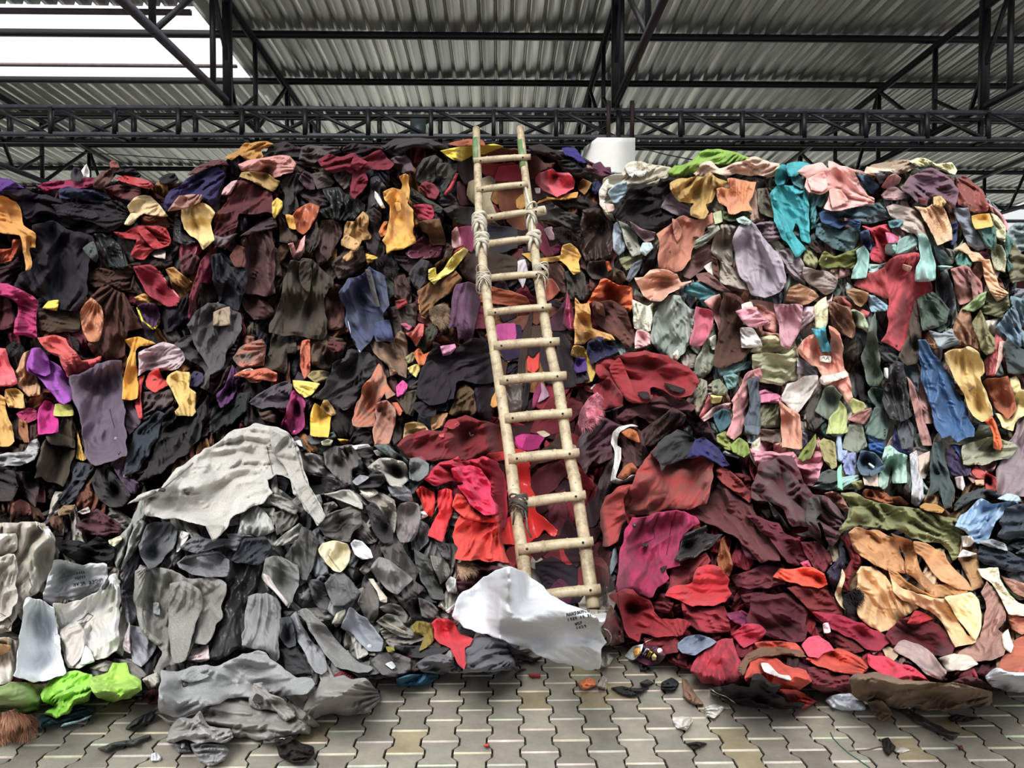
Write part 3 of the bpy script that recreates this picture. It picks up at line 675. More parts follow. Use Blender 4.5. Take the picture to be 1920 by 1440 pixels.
blouse|5f2136|s2|112,94 118,86 126,80 130,84 140,88 138,96 128,98 116,98|wine satin blouse under the brown trouser leg
hat|100f12|f3|90,98 98,94 104,100 104,108 98,109 90,104|black fur hat above the blue hoodie
coat|2c1d26|w1|100,94 112,96 128,98 134,104 122,106 114,108 106,102|dark purple coat beside the black fur hat
jacket|38363c|c3|116,106 124,98 130,100 128,108 128,118 124,124 118,118 114,110|charcoal jacket hanging beside the corduroy coat
glove|3e221d|l4|134,102 140,98 143,86 148,90 145,100 142,107 136,106|dark brown leather glove above the pale yellow lace
scarf|e8d668|c4|129,106 134,104 136,110 140,106 144,100 150,94 156,90 159,93 152,102 144,110 138,114 134,118 130,114|pale yellow lace scarf stretched toward the ladder
sweater|a23f2c|c3|144,96 152,90 158,88 156,91 148,97|rust strip of sweater above the pale yellow lace scarf
coat|80552c/68492e|w3.6|121,122 130,116 142,110 150,107 154,114 148,122 138,128 134,132 128,142 124,140|ochre-brown corduroy coat below the pale yellow lace scarf
+edge|c98f3a|c|121,122 123,140 128,143 124,142
skirt|45342c|c2|152,104 158,96 166,94 170,104 168,118 158,116|brown skirt between the lace scarf and the ladder rail
skirt|603d5a/553650|w3.5|146,132 150,118 158,116 166,118 168,130 164,144 161,160 157,157 153,158 150,150 144,144|purple skirt with a scalloped hem beside the ladder
hat|6a5540|f3|130,136 138,132 144,134 142,148 134,148 130,142|brown fur hat next to the purple scalloped skirt
sweatshirt|3f4868/454a5c|c4|62,124 68,114 76,112 82,108 86,103 90,106 96,112 98,120 100,128 100,134 96,140 96,152 100,152 103,160 90,160 86,148 88,156 78,169 72,158 68,145 66,134|blue hooded sweatshirt hanging upside down in the dark pile
+strap|4a4647|c|82,106 86,106 90,122 93,134 90,134 86,122|grey-brown strap
+zip|cfccd0|c|69,145 72,158 78,168
+cuff|3c4568|c|89,146 100,144 103,158 96,160 90,156
jacket|33342f|c2|88,110 98,110 106,112 108,124 100,128 96,118|dark olive jacket behind the shoulder of the blue sweatshirt
blouse|46302c|c2|104,112 112,110 116,120 112,130 104,126|tangled brown blouse between the blue sweatshirt and the charcoal jacket
cloth|8c262a|c3|104,130 112,128 114,132 106,136|small red rag under the tangled brown blouse
shirt|463a34|c1|98,136 110,132 120,132 120,144 104,144|grey-brown shirt beside the brown fur hat
jacket|5c3730|c1|52,122 60,116 66,118 66,126 66,144 54,144 52,132|red-brown jacket between the olive coat and the blue sweatshirt
trousers|2d282c|c2|80,64 88,60 94,64 94,78 90,96 84,92 82,80|black-plum trousers behind the bright mustard jacket
skirt|4a3d38|c1|60,46 70,46 82,58 80,66 66,70|brown-grey skirt behind the leather jacket
sweater|2e2a2d|c1|134,50 146,48 152,58 146,62 138,58|charcoal sweater with a round neck near the maroon sweater
sweater|512734|c1|134,88 146,88 148,98 140,102 132,98|wine sweater hem under the magenta-pink blouse
dress|3b2a30|c1|14,66 4,70 0,82 10,76 16,74|dark violet-brown dress beside the yellow rag
jacket|3a302c|c1|36,80 46,68 48,84 42,96 36,92|brown jacket panel under the rust leather skirt
@960 240 .25
coat|2b2424|c1|12,14 22,12 32,17 40,24 34,25 22,20 14,18|dark brown coat on the crest just beside the ladder top
sweater|2b2870|c2|37,15 42,14 48,15 52,20 56,26 50,26 46,22 40,20|royal blue sweater on the crest near the white column
coat|25262b|c1|34,24 44,24 50,27 56,32 62,38 58,40 46,36 38,32|blue-charcoal coat under the royal blue sweater
shirt|55253e|c2|60,28 66,25 70,29 74,29 74,36 68,37 62,34|plum shirt balled up beside the white column
sweater|5c2f28|m2|13,22 18,20 24,26 32,26 30,30 22,32 18,38 14,38|rust-brown knitted sweater beside the top rung of the ladder
shirt|dd4a60/b85a60|c3|17,37 20,34 26,32 30,31 34,34 42,33 48,40 46,46 40,50 34,52 28,49 20,47 17,42|dusty hot-pink shirt beside the top of the ladder
blouse|cf4560|c3|0,29 6,27 10,36 6,40 0,40|bright pink blouse seen between the rails below the top rung
sweater|6b3a34|w1|-22,18 -14,15 2,15 8,18 8,24 -6,24 -20,24|brown sweater behind the top rung of the ladder
sweater|96312f|c2|-22,27 -14,25 -6,27 2,26 6,30 0,38 -4,40 -12,36|brick red sweater between the first two rungs
coat|2c1418|v3.6|10,40 16,40 22,46 26,52 18,55 14,52|maroon velvet coat with a white paper tag beside the ladder
+tag|ddd0d6|p|17,45 21,45 21,49 18,49|white paper tag
jacket|232a4a|c1|58,42 66,38 68,46 62,50|navy jacket edge beside the fringed white sack
cloth|86602e|l2.3|49,42 53,38 60,41 56,48 54,50 49,46|stiff tan leather patch between the pink shirt and the fringed sack
sash|c88c30|c2|17,58 24,52 34,52 42,49 50,48 49,52 40,54 28,54|mustard sash lying under the dusty hot-pink shirt
coat|292323|c1|30,56 40,52 56,52 66,60 64,66 48,60 38,60|black-brown coat under the mustard sash
trousers|40403c|c2|22,60 30,56 40,62 50,66 53,78 50,82 42,76 30,70 20,69|wrinkled grey-black trousers beside the ladder lashing
coat|3a2820/30211c|n2|53,62 60,60 66,60 72,68 76,72 78,84 76,98 64,100 54,100 52,86|shiny dark brown quilted coat between the ladder and the pastel pile
scarf|1a1210|f3|30,76 38,74 50,82 52,87 44,87 34,84|black fur scarf beneath the wrinkled grey-black trousers
jacket|74203e|c2|18,70 24,76 27,86 32,95 26,97 22,92 14,80|wine jacket hanging just beside the ladder
+lining|b08c96|c|24,76 30,74 32,84 28,84|pale mauve lining
shirt|dcae48/c89c48|c3.7|7,94 14,93 18,98 36,95 38,88 44,87 50,91 52,96 50,100 52,108 46,110 42,104 36,100 22,102 14,101|mustard shirt with one arm stretched behind the ladder rail
blouse|7a1548|c1|24,92 28,90 36,86 38,92 30,96|magenta collar above the stretched mustard shirt
sleeve|c8923e|w3|3,54 7,50 11,50 12,56 8,61 4,60|mustard sleeve end seen as a ring between the rails
coat|6a3a1e|c1|0,48 8,44 10,56 12,66 10,76 2,76 0,62|rust-brown coat between the second and fourth rungs
shirt|ab9b7a/94876c|c3|-18,40 -10,36 -2,40 -2,54 -6,64 -10,66 -16,58 -18,50|crumpled beige shirt between the second and third rungs
shirt|2c3036|c1|-20,74 -8,72 4,76 4,90 -10,96 -20,90|blue-black shirt between the fourth and fifth rungs
jacket|3c3026|c1|-20,96 -6,92 4,98 2,112 -12,114 -22,110|dark brown jacket between the fourth and fifth rungs beside the rail
cloth|cfc6cc|c2|4,100 10,98 12,108 8,120 4,112|white rag hanging behind the fifth rung
skirt|b05a38|c2|-14,120 -4,118 10,126 14,131 2,134 -10,130|orange-brown skirt behind the sixth rung
skirt|3f3836|c2.6|58,100 70,99 75,108 74,113 60,113 56,108|folded charcoal skirt below the quilted brown coat
cloth|c55a2a|c3|70,100 73,100 75,106 72,108|small orange rag beside the folded charcoal skirt
trousers|4e4029|c2|76,104 84,108 86,114 80,119 76,112|olive-brown trousers beside the small orange rag
shirt|86835f|c2|80,98 88,96 98,94 96,100 90,104 86,107 82,102|khaki shirt where the dark pile meets the pastel pile
scarf|60666e|c2|90,102 98,98 96,106 88,116 85,114|grey-blue scarf under the khaki shirt
sweater|2c1820|c1|86,110 92,104 98,104 94,114 88,116|black-wine sweater beside the grey-blue scarf
shirt|3b3732|c2|40,108 50,106 54,110 56,118 58,126 54,130 46,130 40,128 41,118|charcoal shirt hanging under the stretched mustard shirt
shirt|5a3a30|c1|24,104 34,100 40,106 40,124 34,122 26,112|brown shirt beside the ladder below the stretched mustard shirt
shirt|b8644c|c2|22,114 30,113 36,122 30,128 24,131|salmon-rust shirt beside the ladder at the sixth rung
shirt|e2692a/cf6030|c3|52,138 58,128 62,120 66,114 70,113 80,118 86,119 90,120 91,130 88,138 80,134 72,130 62,132 56,136|bright orange shirt at the edge of the dark pile
cloth|5a3030|c1|58,113 66,113 66,120 60,128 58,122|maroon-brown rag between the charcoal shirt and bright orange shirt
coat|623528/542c26|w3.6|60,130 76,130 86,136 90,144 92,152 94,160 88,166 84,164 76,156 62,146|red-brown suit coat hanging under the bright orange shirt
+pocket_flap|663a2c|w|62,130 68,132 70,142 64,138
blouse|151316/1c1a1e|v3|76,62 84,56 86,48 88,44 96,43 108,42 110,38 124,38 126,40 114,50 112,60 122,65 120,70 110,76 98,77 92,72 82,69 76,66|black velvety blouse spread over the shoulder of the pastel pile
sack|ccc4b0/bab19c|c2|66,48 70,38 74,36 82,34 84,28 96,26 104,27 112,28 118,30 122,37 112,40 106,43 100,44 90,44 84,52 80,60 72,64 68,60 66,54|torn white sack with frayed edges bulging beside the white column
+fringe|ddd4c0|f|84,28 90,25 100,26 102,32 96,36 92,34 88,36
+fringe|ddd4c0|f|68,42 72,38 70,50 68,58 74,63 72,65 66,58 65,48
+shirt_inside|a3b8c5|c|72,48 78,42 86,40 86,48 82,56 76,56|pale blue shirt showing inside
+blouse_inside|cfa89c|c|70,57 76,57 77,62 72,63|pale pink blouse showing inside
shirt|9aa8b2|c2|76,72 80,70 84,76 88,84 84,92 80,96 76,92|pale blue-grey shirt under the black blouse
shirt|a0a192|c2|80,70 86,72 94,80 96,88 98,94 90,97 86,90 84,80|pale sage shirt under the black blouse
sweater|84696a|w3.5|88,70 98,76 108,78 107,84 100,86 94,80|mauve-brown sleeve under the black blouse
cloth|b8c8ca|c3|96,92 98,86 104,86 106,90 100,96|pale blue knotted rag under the mauve-brown sleeve
jacket|15151a|c1|98,104 102,92 106,86 109,90 108,100 106,112 100,114 96,110|black jacket in the cleft between the dark and pastel piles
shirt|86ae3c/7aa03c|c2|116,32 122,28 134,26 140,18 146,16 156,16 170,18 178,22 178,25 164,28 154,28 146,26 142,30 136,34 126,37 120,36|lime green shirt on the crest of the pastel pile
dress|dcc2b0/cdb09c|c3|136,34 142,27 148,25 156,30 164,28 172,24 182,22 188,24 200,26 200,36 180,36 168,34 160,36 150,34 142,37|cream-pink dress draped over the lime green shirt
shirt|c09c52/ac8a4a|c4|118,42 124,38 134,37 144,36 148,33 156,38 162,40 160,44 152,46 150,56 146,58 148,64 144,68 134,66 134,60 136,57 126,56 120,50|mustard-beige shirt on the shoulder of the pastel pile
cloth|d8958a|c2|105,50 110,49 112,60 106,61|small pink rag under the black velvety blouse
jacket|75656d|w3.5|112,60 116,50 120,48 126,56 134,58 134,66 130,68 124,66 118,62|grey-mauve jacket with one white button under the mustard-beige shirt
+button|dcd6cc|c|134,61
shirt|da9060/c07e60|c4.7|153,46 158,44 163,45 162,38 168,38 184,41 182,48 178,56 180,62 172,62 166,65 162,65 160,58 155,56|salmon orange shirt beside the mustard-beige shirt
+placket|b86a44|c|163,38 167,38 168,48 164,48
shirt|ba7860/a96c56|w3.5|122,68 128,66 132,68 140,68 146,66 150,64 152,70 146,74 142,82 136,88 134,98 126,106 122,108 110,104 108,98 110,86 108,80 116,74|large terracotta cardigan on the pastel pile under the mustard-beige shirt
+collar|b0705a|w|120,68 124,70 128,78 124,86 121,78
+hole|22181a|p|135,82 139,81 141,83
+button|8c5a4a|c|118,92
trousers|704e4c|w2.5|126,106 136,94 142,88 150,87 152,98 146,104 140,108 134,114 128,112|brown-mauve trousers beside the terracotta cardigan
+button|4c3434|c|130,105
skirt|7a534e|w3.5|138,110 148,108 156,116 166,124 172,128 172,131 160,124 150,120 140,114|mauve-brown skirt hem below the brown-mauve trousers
shawl|e3b096/d8a48c|s3|92,112 98,112 104,106 112,106 118,106 124,110 128,116 137,114 128,120 118,124 112,130 104,130 98,126 94,118|pale peach satin shawl under the terracotta cardigan
jacket|44888e|c2|128,122 136,116 144,116 152,122 158,124 152,130 146,136 138,128|teal denim jacket below the peach satin shawl
sweater|959888|c3|136,90 138,84 148,78 146,74 154,72 156,76 150,82 144,88 138,91|twisted sage sleeve beside the terracotta cardigan
coat|a29788|c2|152,78 156,72 164,72 170,74 166,84 165,94 166,102 160,104 156,100 150,92|light stone coat beside the lavender coat
coat|9e929e/a89ea6|w3.7|166,84 170,74 176,70 182,72 188,82 192,90 200,94 204,104 206,116 200,124 190,126 180,124 172,112 168,100 166,94|large lavender grey coat in the middle of the pastel pile
coat|aca294|c2|156,100 164,104 170,112 178,122 168,120 160,118 156,116|stone-coloured hem under the lavender grey coat
cloth|ddd8cc|c2.4|144,104 150,100 151,112|cream pocket triangle beside the mauve-brown skirt
scarf|5e3a30|c2|150,96 154,98 156,114 151,112|narrow brown scarf end beside the cream pocket triangle
cloth|adb086|c3.4|151,64 157,62 158,70 152,72|small sage square beside the terracotta cardigan
scarf|44502f|c3|158,62 166,64 174,62 180,64 176,68 164,70 158,68|dark olive scarf under the salmon orange shirt
cloth|a8bfb8|c3|168,68 174,66 180,70 178,73 170,71|pale sea-green rag under the dark olive scarf
sweater|776e5c|w2|184,46 192,44 194,56 192,70 186,64 184,54|grey-olive sweater between the salmon shirt and the teal coat
sweater|876f79|w2|182,72 192,70 192,82 186,86|mauve sweater hem above the lavender grey coat
skirt|e5a298|c3.3|144,130 156,124 158,130 156,144 150,138|stiff pink skirt panel beside the pleated brown skirt
skirt|4e2f22/442a20|c3.8|158,124 168,124 174,130 174,144 172,156 184,161 178,170 160,180 152,178 154,160 156,140|pleated dark brown skirt hanging in the pastel pile
blouse|ddd5c4|c3|172,132 180,130 182,140 184,150 174,148|cream blouse beside the pleated dark brown skirt
shawl|d5c9b2|c2|92,144 98,134 104,130 112,130 108,138 102,146 96,152|cream shawl below the peach satin shawl
cardigan|858a7e|c2|90,132 92,120 98,126 98,134 92,146 90,142|grey-green cardigan edge at the side of the pastel pile
shirt|86846f|c2|112,130 122,124 130,126 128,136 118,138|sage shirt below the point of the peach shawl
blouse|acb7b0|n2|118,138 130,134 138,136 136,144 120,144|pale blue-green blouse above the rose skirt
skirt|c25c70|w3.4|138,134 148,136 152,140 150,150 143,163 133,163 136,150|rose pink skirt beside the pleated dark brown skirt
@1440 240 .25
coat|33a8ae/2b929a|c4.7|2,46 8,42 20,43 28,46 30,50 31,66 32,82 31,87 26,85 20,70 19,78 24,84 29,91 20,96 14,86 6,74 3,60 1,50|bright turquoise coat hanging from the top of the pastel pile
+hood|2f9fa8|c|5,40 6,32 10,27 14,28 14,36 12,42 7,43
+pocket|35a4ac|c|12,43 22,44 27,48 22,50 14,47
+lining|3a7a84|s|17,36 22,34 27,40 26,46 19,42|shiny dark teal lining
+sleeve|2f9ca4|c|14,27 24,25 32,27 28,30 22,36 15,36
dress|378c90/3d8088|s3|31,50 40,50 46,48 45,54 40,60 36,58 36,68 36,74 32,76 31,62|teal tulle dress between the turquoise coat and the pink hoodie
hoodie|e6b2aa/dba49c|c5.7|22,32 28,28 40,27 46,30 46,25 50,25 60,28 65,32 64,36 68,40 74,50 79,54 79,58 60,60 48,62 42,60 45,54 46,48 38,50 30,49 27,44 30,38|pale pink hoodie sprawled on the crest of the pastel pile
+sleeve|dda298|c|46,46 54,46 60,54 54,58 48,60
+hood|e8b6ae|c|30,38 42,33 45,44 40,48 32,46
jacket|526c72|c3.7|42,60 60,60 78,56 84,56 90,62 93,68 88,69 76,72 70,72 62,68 52,68 44,64|slate teal jacket with torn holes under the pink hoodie
+hole|1c1414|p|74,67 75,66 76,69 75,70
+hole|1c1414|p|78,66 81,65 80,67
jacket|31507a|c4|38,64 44,62 48,66 56,70 66,68 70,70 68,76 60,72 54,76 46,73 40,70|navy blue jacket collar between two teal jackets
jacket|506c70|c3|36,72 44,70 52,76 60,74 68,76 70,80 66,86 62,94 60,96 56,92 48,90 40,84 36,80|grey-teal jacket with a metal belt ring
+hole|14100e|p|63,78 66,78 66,81 64,80
jacket|446680|c2|66,34 74,36 80,40 84,44 78,50 74,46 70,40|steel blue jacket behind the pink hoodie
shirt|7f823c/72763a|c3|38,100 42,92 50,96 58,94 64,92 69,88 68,96 66,104 58,105 48,105 40,104|olive green shirt under the grey-teal jacket
+button|d8d4c4|c|43,98
trousers|949164|c2|26,100 28,90 34,92 38,100 36,106 30,104|khaki-olive trousers beside the turquoise coat cuff
cloth|3b2a22|c2|30,88 36,84 42,90 40,95|dark brown rag at the turquoise coat cuff
jacket|d84556/c43e50|c3|70,73 78,74 84,72 89,71 92,78 98,82 99,90 96,94 90,96 90,102 84,102 78,98 76,94 80,88 78,82|coral-red jacket with an aqua patch on the pastel pile
+patch|94bcb2|c|88,88 95,85 98,92 94,96 88,94|aqua patch
+lining|d0608a|s|88,78 95,80 98,86 90,86|pink lining
blouse|445684|c3|69,78 76,76 78,86 77,92 70,86|indigo blouse beside the coral-red jacket
sweater|90b8b0|w4.4|66,92 72,88 76,94 75,104 74,113 62,113 64,106 67,100|aqua knitted sleeve hanging beside the olive shirt
sweater|a4c4bc|w3|74,102 84,102 90,100 88,104 78,110 75,108|pale aqua hem between the aqua sleeve and the red dress
sweater|8aaea6|w3.5|98,84 106,80 113,83 112,88 104,94 96,96 92,98 96,92|aqua sweater body beside the coral-red jacket
sweater|96c0b8|w4.4|112,80 118,80 122,86 124,94 126,102 125,114 110,115 111,104 114,98|aqua knitted sleeve hanging over the red dress
sweatshirt|bcaca0|c3.8|88,58 94,57 102,59 108,60 111,62 116,68 118,76 120,82 112,82 110,80 104,78 98,74 96,70 92,66|pale beige sweatshirt beside the slate teal jacket
cloth|55828a|c4|90,70 98,68 102,70 98,74 92,75|small teal rag in front of the beige sweatshirt
coat|785866/6a4e5c|w4.8|100,46 106,36 114,32 122,30 132,34 138,40 142,48 142,54 140,60 132,56 124,50 120,54 120,60 112,56 106,50|mauve coat arching over the crest of the pastel pile
+cuff|6a3038|w|113,52 119,53 119,58 114,57|dark red cuff
blanket|ab957e/9a8570|c1|74,32 78,28 88,25 98,24 106,24 110,28 106,32 98,36 88,34 80,36|khaki-beige blanket on the crest beside the pale yellow cardigan
scarf|cdbca2|c2|72,34 74,29 82,30 95,31 94,34 80,36|cream scarf lying on the khaki-beige blanket
cardigan|e2dca8|k2.8|106,25 112,22 118,23 126,27 138,26 142,32 140,35 130,32 122,28 114,29|pale yellow cardigan on the highest point of the pastel pile
cap|b87876|c3|85,44 90,36 96,34 100,38 98,42 90,46|dusty pink cap beside the mauve coat
blouse|be9896|s3|84,50 90,45 96,44 102,48 104,52 96,54 88,54|mauve-pink satin blouse below the dusty pink cap
jacket|4a5158|c2|80,34 90,33 96,36 88,40 84,42|slate jacket scrap above the dusty pink cap
blouse|9a5048|s3|141,40 148,36 156,42 162,48 165,56 165,62 158,65 148,62 141,56|terracotta sheer blouse at the shoulder of the pastel pile
trousers|d09a96|c2|162,54 170,60 176,66 180,72 180,77 174,76 168,66|pale pink striped trouser leg on the outer edge of the pastel pile
sweater|dcb28c/cfa680|k4.6|110,58 118,60 124,56 130,58 134,64 138,74 138,84 127,88 124,82 120,72 114,64|peach knitted sleeve hanging under the mauve coat
scarf|c6a46e|c4|124,52 130,51 134,56 130,60 124,58|mustard-beige roll under the arch of the mauve coat
jacket|323e68|c2|136,72 142,70 142,84 138,88 134,84|navy blue jacket edge beside the peach knitted sleeve
sweatshirt|838a96|c3.5|138,60 150,60 154,72 160,82 166,90 158,92 150,88 146,78 142,68|blue-grey sweatshirt sleeve hanging beside the mustard square
cloth|dab25c|c4.3|152,66 166,64 169,74 155,76|mustard square of cloth under the terracotta sheer blouse
sweater|cac5a4|c2|166,63 172,66 178,74 178,86 170,80 166,72|cream sweater at the outer edge of the pastel pile
sweater|b0b094|k2|168,86 176,88 179,98 178,108 170,106 167,96|pale sage knitted sweater near the outer edge of the pastel pile
trousers|487068|c3|157,75 170,74 172,84 170,92 164,90 160,82|sea-green trousers beneath the mustard square
jacket|437066|c1|178,80 184,84 182,92 180,98 184,104 180,108 178,96|dark green jacket on the outer edge of the pastel pile
sleeve|3f4b4c|w3.4|124,88 132,92 136,98 139,102 130,103 126,98|dark slate sleeve beside the aqua knitted sleeve
cloth|74716a|c2|132,90 140,92 141,98 138,102|grey rag beside the dark slate sleeve
blouse|559488|s2|140,98 144,92 150,94 154,100 152,105 142,103|green satin blouse under the peach shirt
scarf|acc8c0|c3|124,104 130,103 139,104 134,107 126,107|pale aqua scarf edge below the dark slate sleeve
shirt|e8b68c|c4.7|140,90 148,86 152,92 158,94 162,98 166,98 168,104 174,118 180,124 176,128 172,130 166,122 162,112 160,100 154,100 148,94|peach shirt with a long sleeve on the outer side of the pastel pile
cloth|622842|c3|156,94 162,92 167,96 166,100 158,98|plum rag under the long peach sleeve
sleeve|ab9a94/9c8c88|w3.5|26,104 34,106 46,108 52,114 50,122 44,126 38,122 30,116 26,110|rounded lavender-beige sleeve below the olive green shirt
jacket|9b8d92|w2|8,92 18,90 24,96 28,106 28,118 20,114 12,104|lilac-grey jacket folds beside the lavender coat
skirt|ac7a54/94684c|l3.4|13,130 16,120 24,117 34,122 38,127 30,132 20,133|tan suede skirt below the rounded sleeve
dress|be444e/ae3e48|w3.5|90,98 112,94 122,110 124,122 118,136 112,144 106,156 100,168 84,159 88,144 90,130 88,118 84,108|large red wool dress hanging in the pastel pile
+pocket_opening|d8a090|c|101,102 108,104 106,108 101,106|salmon pocket lining
+sleeve|ac4246|w|64,118 70,110 80,108 88,104 90,116 90,128 78,124 68,120
+button|5a2026|c|96,163
jacket|a4706a/b88078|w3.5|137,106 146,103 152,106 160,116 162,124 156,130 144,132 140,124 139,112|dusty rose jacket beside the long peach sleeve
+placket|a87670|w|150,106 156,116 158,128 154,130 152,116
jacket|70704e|c2|150,134 160,124 168,120 176,126 181,124 181,134 176,142 164,140|olive jacket near the outer edge under the peach sleeve
scarf|90a872|c3|146,136 152,130 164,122 162,132 154,138|light green scarf on the olive jacket
jacket|62666a|c3|125,112 134,106 138,116 140,126 142,136 136,142 130,138 126,126|grey jacket hanging between the red dress and dusty rose jacket
sweater|332c2e|k1|118,130 128,128 130,136 120,138|dark chocolate knitted sweater behind the grey jacket
skirt|45604f|c2.6|112,142 126,136 136,144 136,150 124,155 114,152|dark green skirt beside the red dress
pouch|86a4b4|n3|74,124 80,126 90,133 89,137 78,138 75,130|light blue pouch beside the red dress
cloth|a27c54|l3.5|58,122 64,120 76,124 74,130 70,134 66,132|brown leather scrap above the light blue pouch
jacket|926244|c2|44,134 50,126 58,126 62,136 58,144 48,144|tan brown jacket below the brown leather scrap
scarf|c05656|c2|54,126 66,134 76,138 74,142 60,134|coral scarf strip beside the light blue pouch
skirt|be8c98|c3.6|4,132 18,132 26,134 25,150 16,166 10,164 8,150|mauve-pink skirt hanging beneath the lavender coat
gown|d2bcc2|s2|26,134 36,133 46,128 49,124 46,134 38,140 24,152 24,142|silvery pink satin gown beside the mauve-pink skirt
blouse|da9a90|c2|-6,128 6,132 6,144 0,148 -6,142|salmon pink blouse beside the mauve-pink skirt
shirt|a2b08e|c2|58,140 64,136 72,140 78,144 70,150 60,148|pale green shirt below the coral scarf strip
jacket|626662|c1|70,138 78,138 78,150 70,148|grey jacket hem under the light blue pouch
jacket|748e98|c1|182,126 190,128 192,134 190,150 192,164 186,164 182,152 180,140|blue-grey jacket at the outermost edge of the pastel pile
scarf|e09aa8|c3|0,134 -8,138 -6,150 2,146|light rose scarf end beside the salmon pink blouse
trousers|8a7f78|c1|28,134 40,138 46,134 42,144 34,148|taupe trousers under the satin gown
shirt|6c6a5c|c1|140,134 150,140 148,150 138,148|moss-grey shirt beside the dark green skirt
@0 600 .25
sweater|14171c|c1|4,20 10,16 18,20 20,28 16,36 10,38 8,30|black sweater beside the coral jacket with a buttoned flap
jacket|e05a64/cf5560|c3.6|0,20 4,21 8,34 12,42 13,48 8,50 0,50|coral pink jacket with a buttoned pocket flap
+pocket_flap|e25c66|c|0,44 10,41 13,44 13,48 8,49 0,49
+button|e88a8c|c|10,46
shirt|c19268|c2|18,24 24,22 22,34 26,42 30,50 30,56 22,58 16,52 12,48 10,42|tan shirt behind the purple fleece
shirt|caa058|c3|4,52 12,51 18,56 19,66 12,66 6,66 4,60|mustard-tan collar below the coral pink jacket
shirt|c69a4c|c2|0,56 4,58 6,68 8,78 12,90 6,94 0,97|ochre shirt hanging beneath the mustard-tan collar
sweater|9a44ac/8c3c9c|w4.5|20,32 24,22 30,21 36,28 40,31 44,34 50,40 54,50 54,60 48,64 42,60 36,54 32,46 26,42 21,38|vivid purple fleece on the dark pile
+hood|9440a6|w|20,32 24,22 30,21 36,28 38,40 34,42 26,40
shirt|ca5552/b84c4a|c4.8|28,14 34,13 42,12 50,14 52,20 56,24 62,30 70,29 75,27 76,30 70,36 60,41 50,43 47,36 44,28 40,26 34,22|coral red shirt draped over the purple fleece
+cuff|d84848|c|66,31 76,27 75,31 69,36
jacket|171418|v3|52,12 58,14 62,28 74,28 68,30 62,31 56,24|black velvet sleeve above the mauve skirt
skirt|615162/584a5a|c4.3|52,42 60,40 70,36 74,32 80,31 92,30 92,50 94,80 95,102 86,105 70,111 66,106 62,90 58,70 54,56|long flat mauve skirt with a slit hanging in front of the dark pile
+seam|18121a|c|82.5,67 84,74 86,81
+button|8a8290|c|87,89
+button|2e2632|c|90,100
jacket|dc9c20/c98e24|c4.5|93,14 104,12 114,16 117,18 106,20 102,24 104,40 103,59 92,59 93,40 95,30 98,22|golden mustard sleeve hanging beside the long mauve skirt
blouse|bda6ab/ad969c|c4|103,42 104,32 104,24 112,20 122,16 130,18 136,24 139,30 134,36 122,38 112,38 106,40|scrunched pale mauve blouse beside the golden mustard sleeve
jacket|d03a32|c4.5|109,46 112,40 119,36 122,44 128,48 122,52 116,54 110,50|red jacket flap with one dark button below the pale mauve blouse
+button|3a1212|c|116,45
scarf|c83e3c|c3|103,44 109,41 106,50 106,64 107,74 104,74 101,62 104,54|narrow red scarf hanging beside the golden mustard sleeve
skirt|564854|c2.6|92,62 98,60 106,74 105,80 97,86 94,80|narrow mauve-grey skirt behind the long flat mauve skirt
cardigan|524546|c1|107,54 116,54 128,52 130,60 120,68 108,76 106,66|brown-grey cardigan below the red jacket flap
shirt|c9a356/d4b464|c4|125,46 126,42 132,38 142,39 143,44 142,50 146,54 147,68 144,72 134,72 131,68 134,64 129,54|dusty yellow shirt with an open sleeve end in the dark pile
blouse|2f2d4c|c3|140,50 141,44 146,38 152,40 152,46 148,50|indigo blouse touching the dusty yellow shirt
trousers|403c3e|c1|128,20 138,14 150,8 160,6 168,4 176,6 180,12 176,24 170,36 160,44 152,36 142,30 136,26|long grey-brown trousers sweeping down the dark pile
coat|4a4648|c2|140,4 156,0 180,0 182,6 172,22 166,36 158,42 156,54 150,50 156,36|dusty charcoal coat sweeping beside the grey-brown trousers
cloth|95826a|c3|160,0 172,0 173,4 168,5 160,4|beige rag above the dusty charcoal coat
coat|3c2521|c2|170,36 173,34 162,66 156,86 150,88 150,80 158,60|narrow dark rust coat strip sweeping down beside the purple sleeve
trousers|1f2a37/26303a|c3|93,118 96,100 100,84 112,74 118,68 124,70 118,88 108,106 104,112|blue-black trousers beside the long flat mauve skirt
skirt|212124|c2|104,122 118,92 124,70 130,64 140,72 146,72 152,62 156,56 156,70 150,86 140,100 124,112 112,120|long charcoal skirt sweeping down to the grey heap
jacket|1d2425|c2|156,84 160,66 170,60 180,54 188,54 186,66 174,78 164,84|green-black jacket just above the light grey sweater
sleeve|542a5c|c3|162,56 168,50 172,40 174,34 180,42 180,48 174,60 165,66|purple sleeve beside the salmon patched blouse
blouse|b0664f/6a5a54|c3|174,28 178,22 184,18 196,14 200,18 198,30 190,34 182,36 178,34|salmon and grey patched blouse above the purple sleeve
+lining|d8d0c8|c|181,38 188,36 192,39 184,41|white lining
skirt|bb6a50|c2|180,40 192,40 200,38 196,46 188,47|salmon orange hem beside the purple sleeve
trousers|3e3222|c3.5|25,119 30,95 36,86 44,74 54,72 57,84 57,96 52,112 48,124 38,122 30,118|dark olive-brown cropped trousers above the white sacks
+pocket_flap|42362a|c|34,86 42,84 56,90 56,96 38,93
skirt|c00c80|c3.5|29,66 34,60 40,62 44,76 44,84 29,86 28,74|hot magenta skirt beside the long flat mauve skirt
blouse|a01652|s2|12,70 22,66 28,68 28,74 18,78|crimson-magenta blouse beside the hot magenta skirt
sleeve|b0ac4a|c3.4|41,63 54,63 55,72 40,72|olive lime hem above the dark olive-brown trousers
strap|8f5836|c3|14,74 20,76 22,92 18,92 14,84|brown hanging strap beside the hot magenta skirt
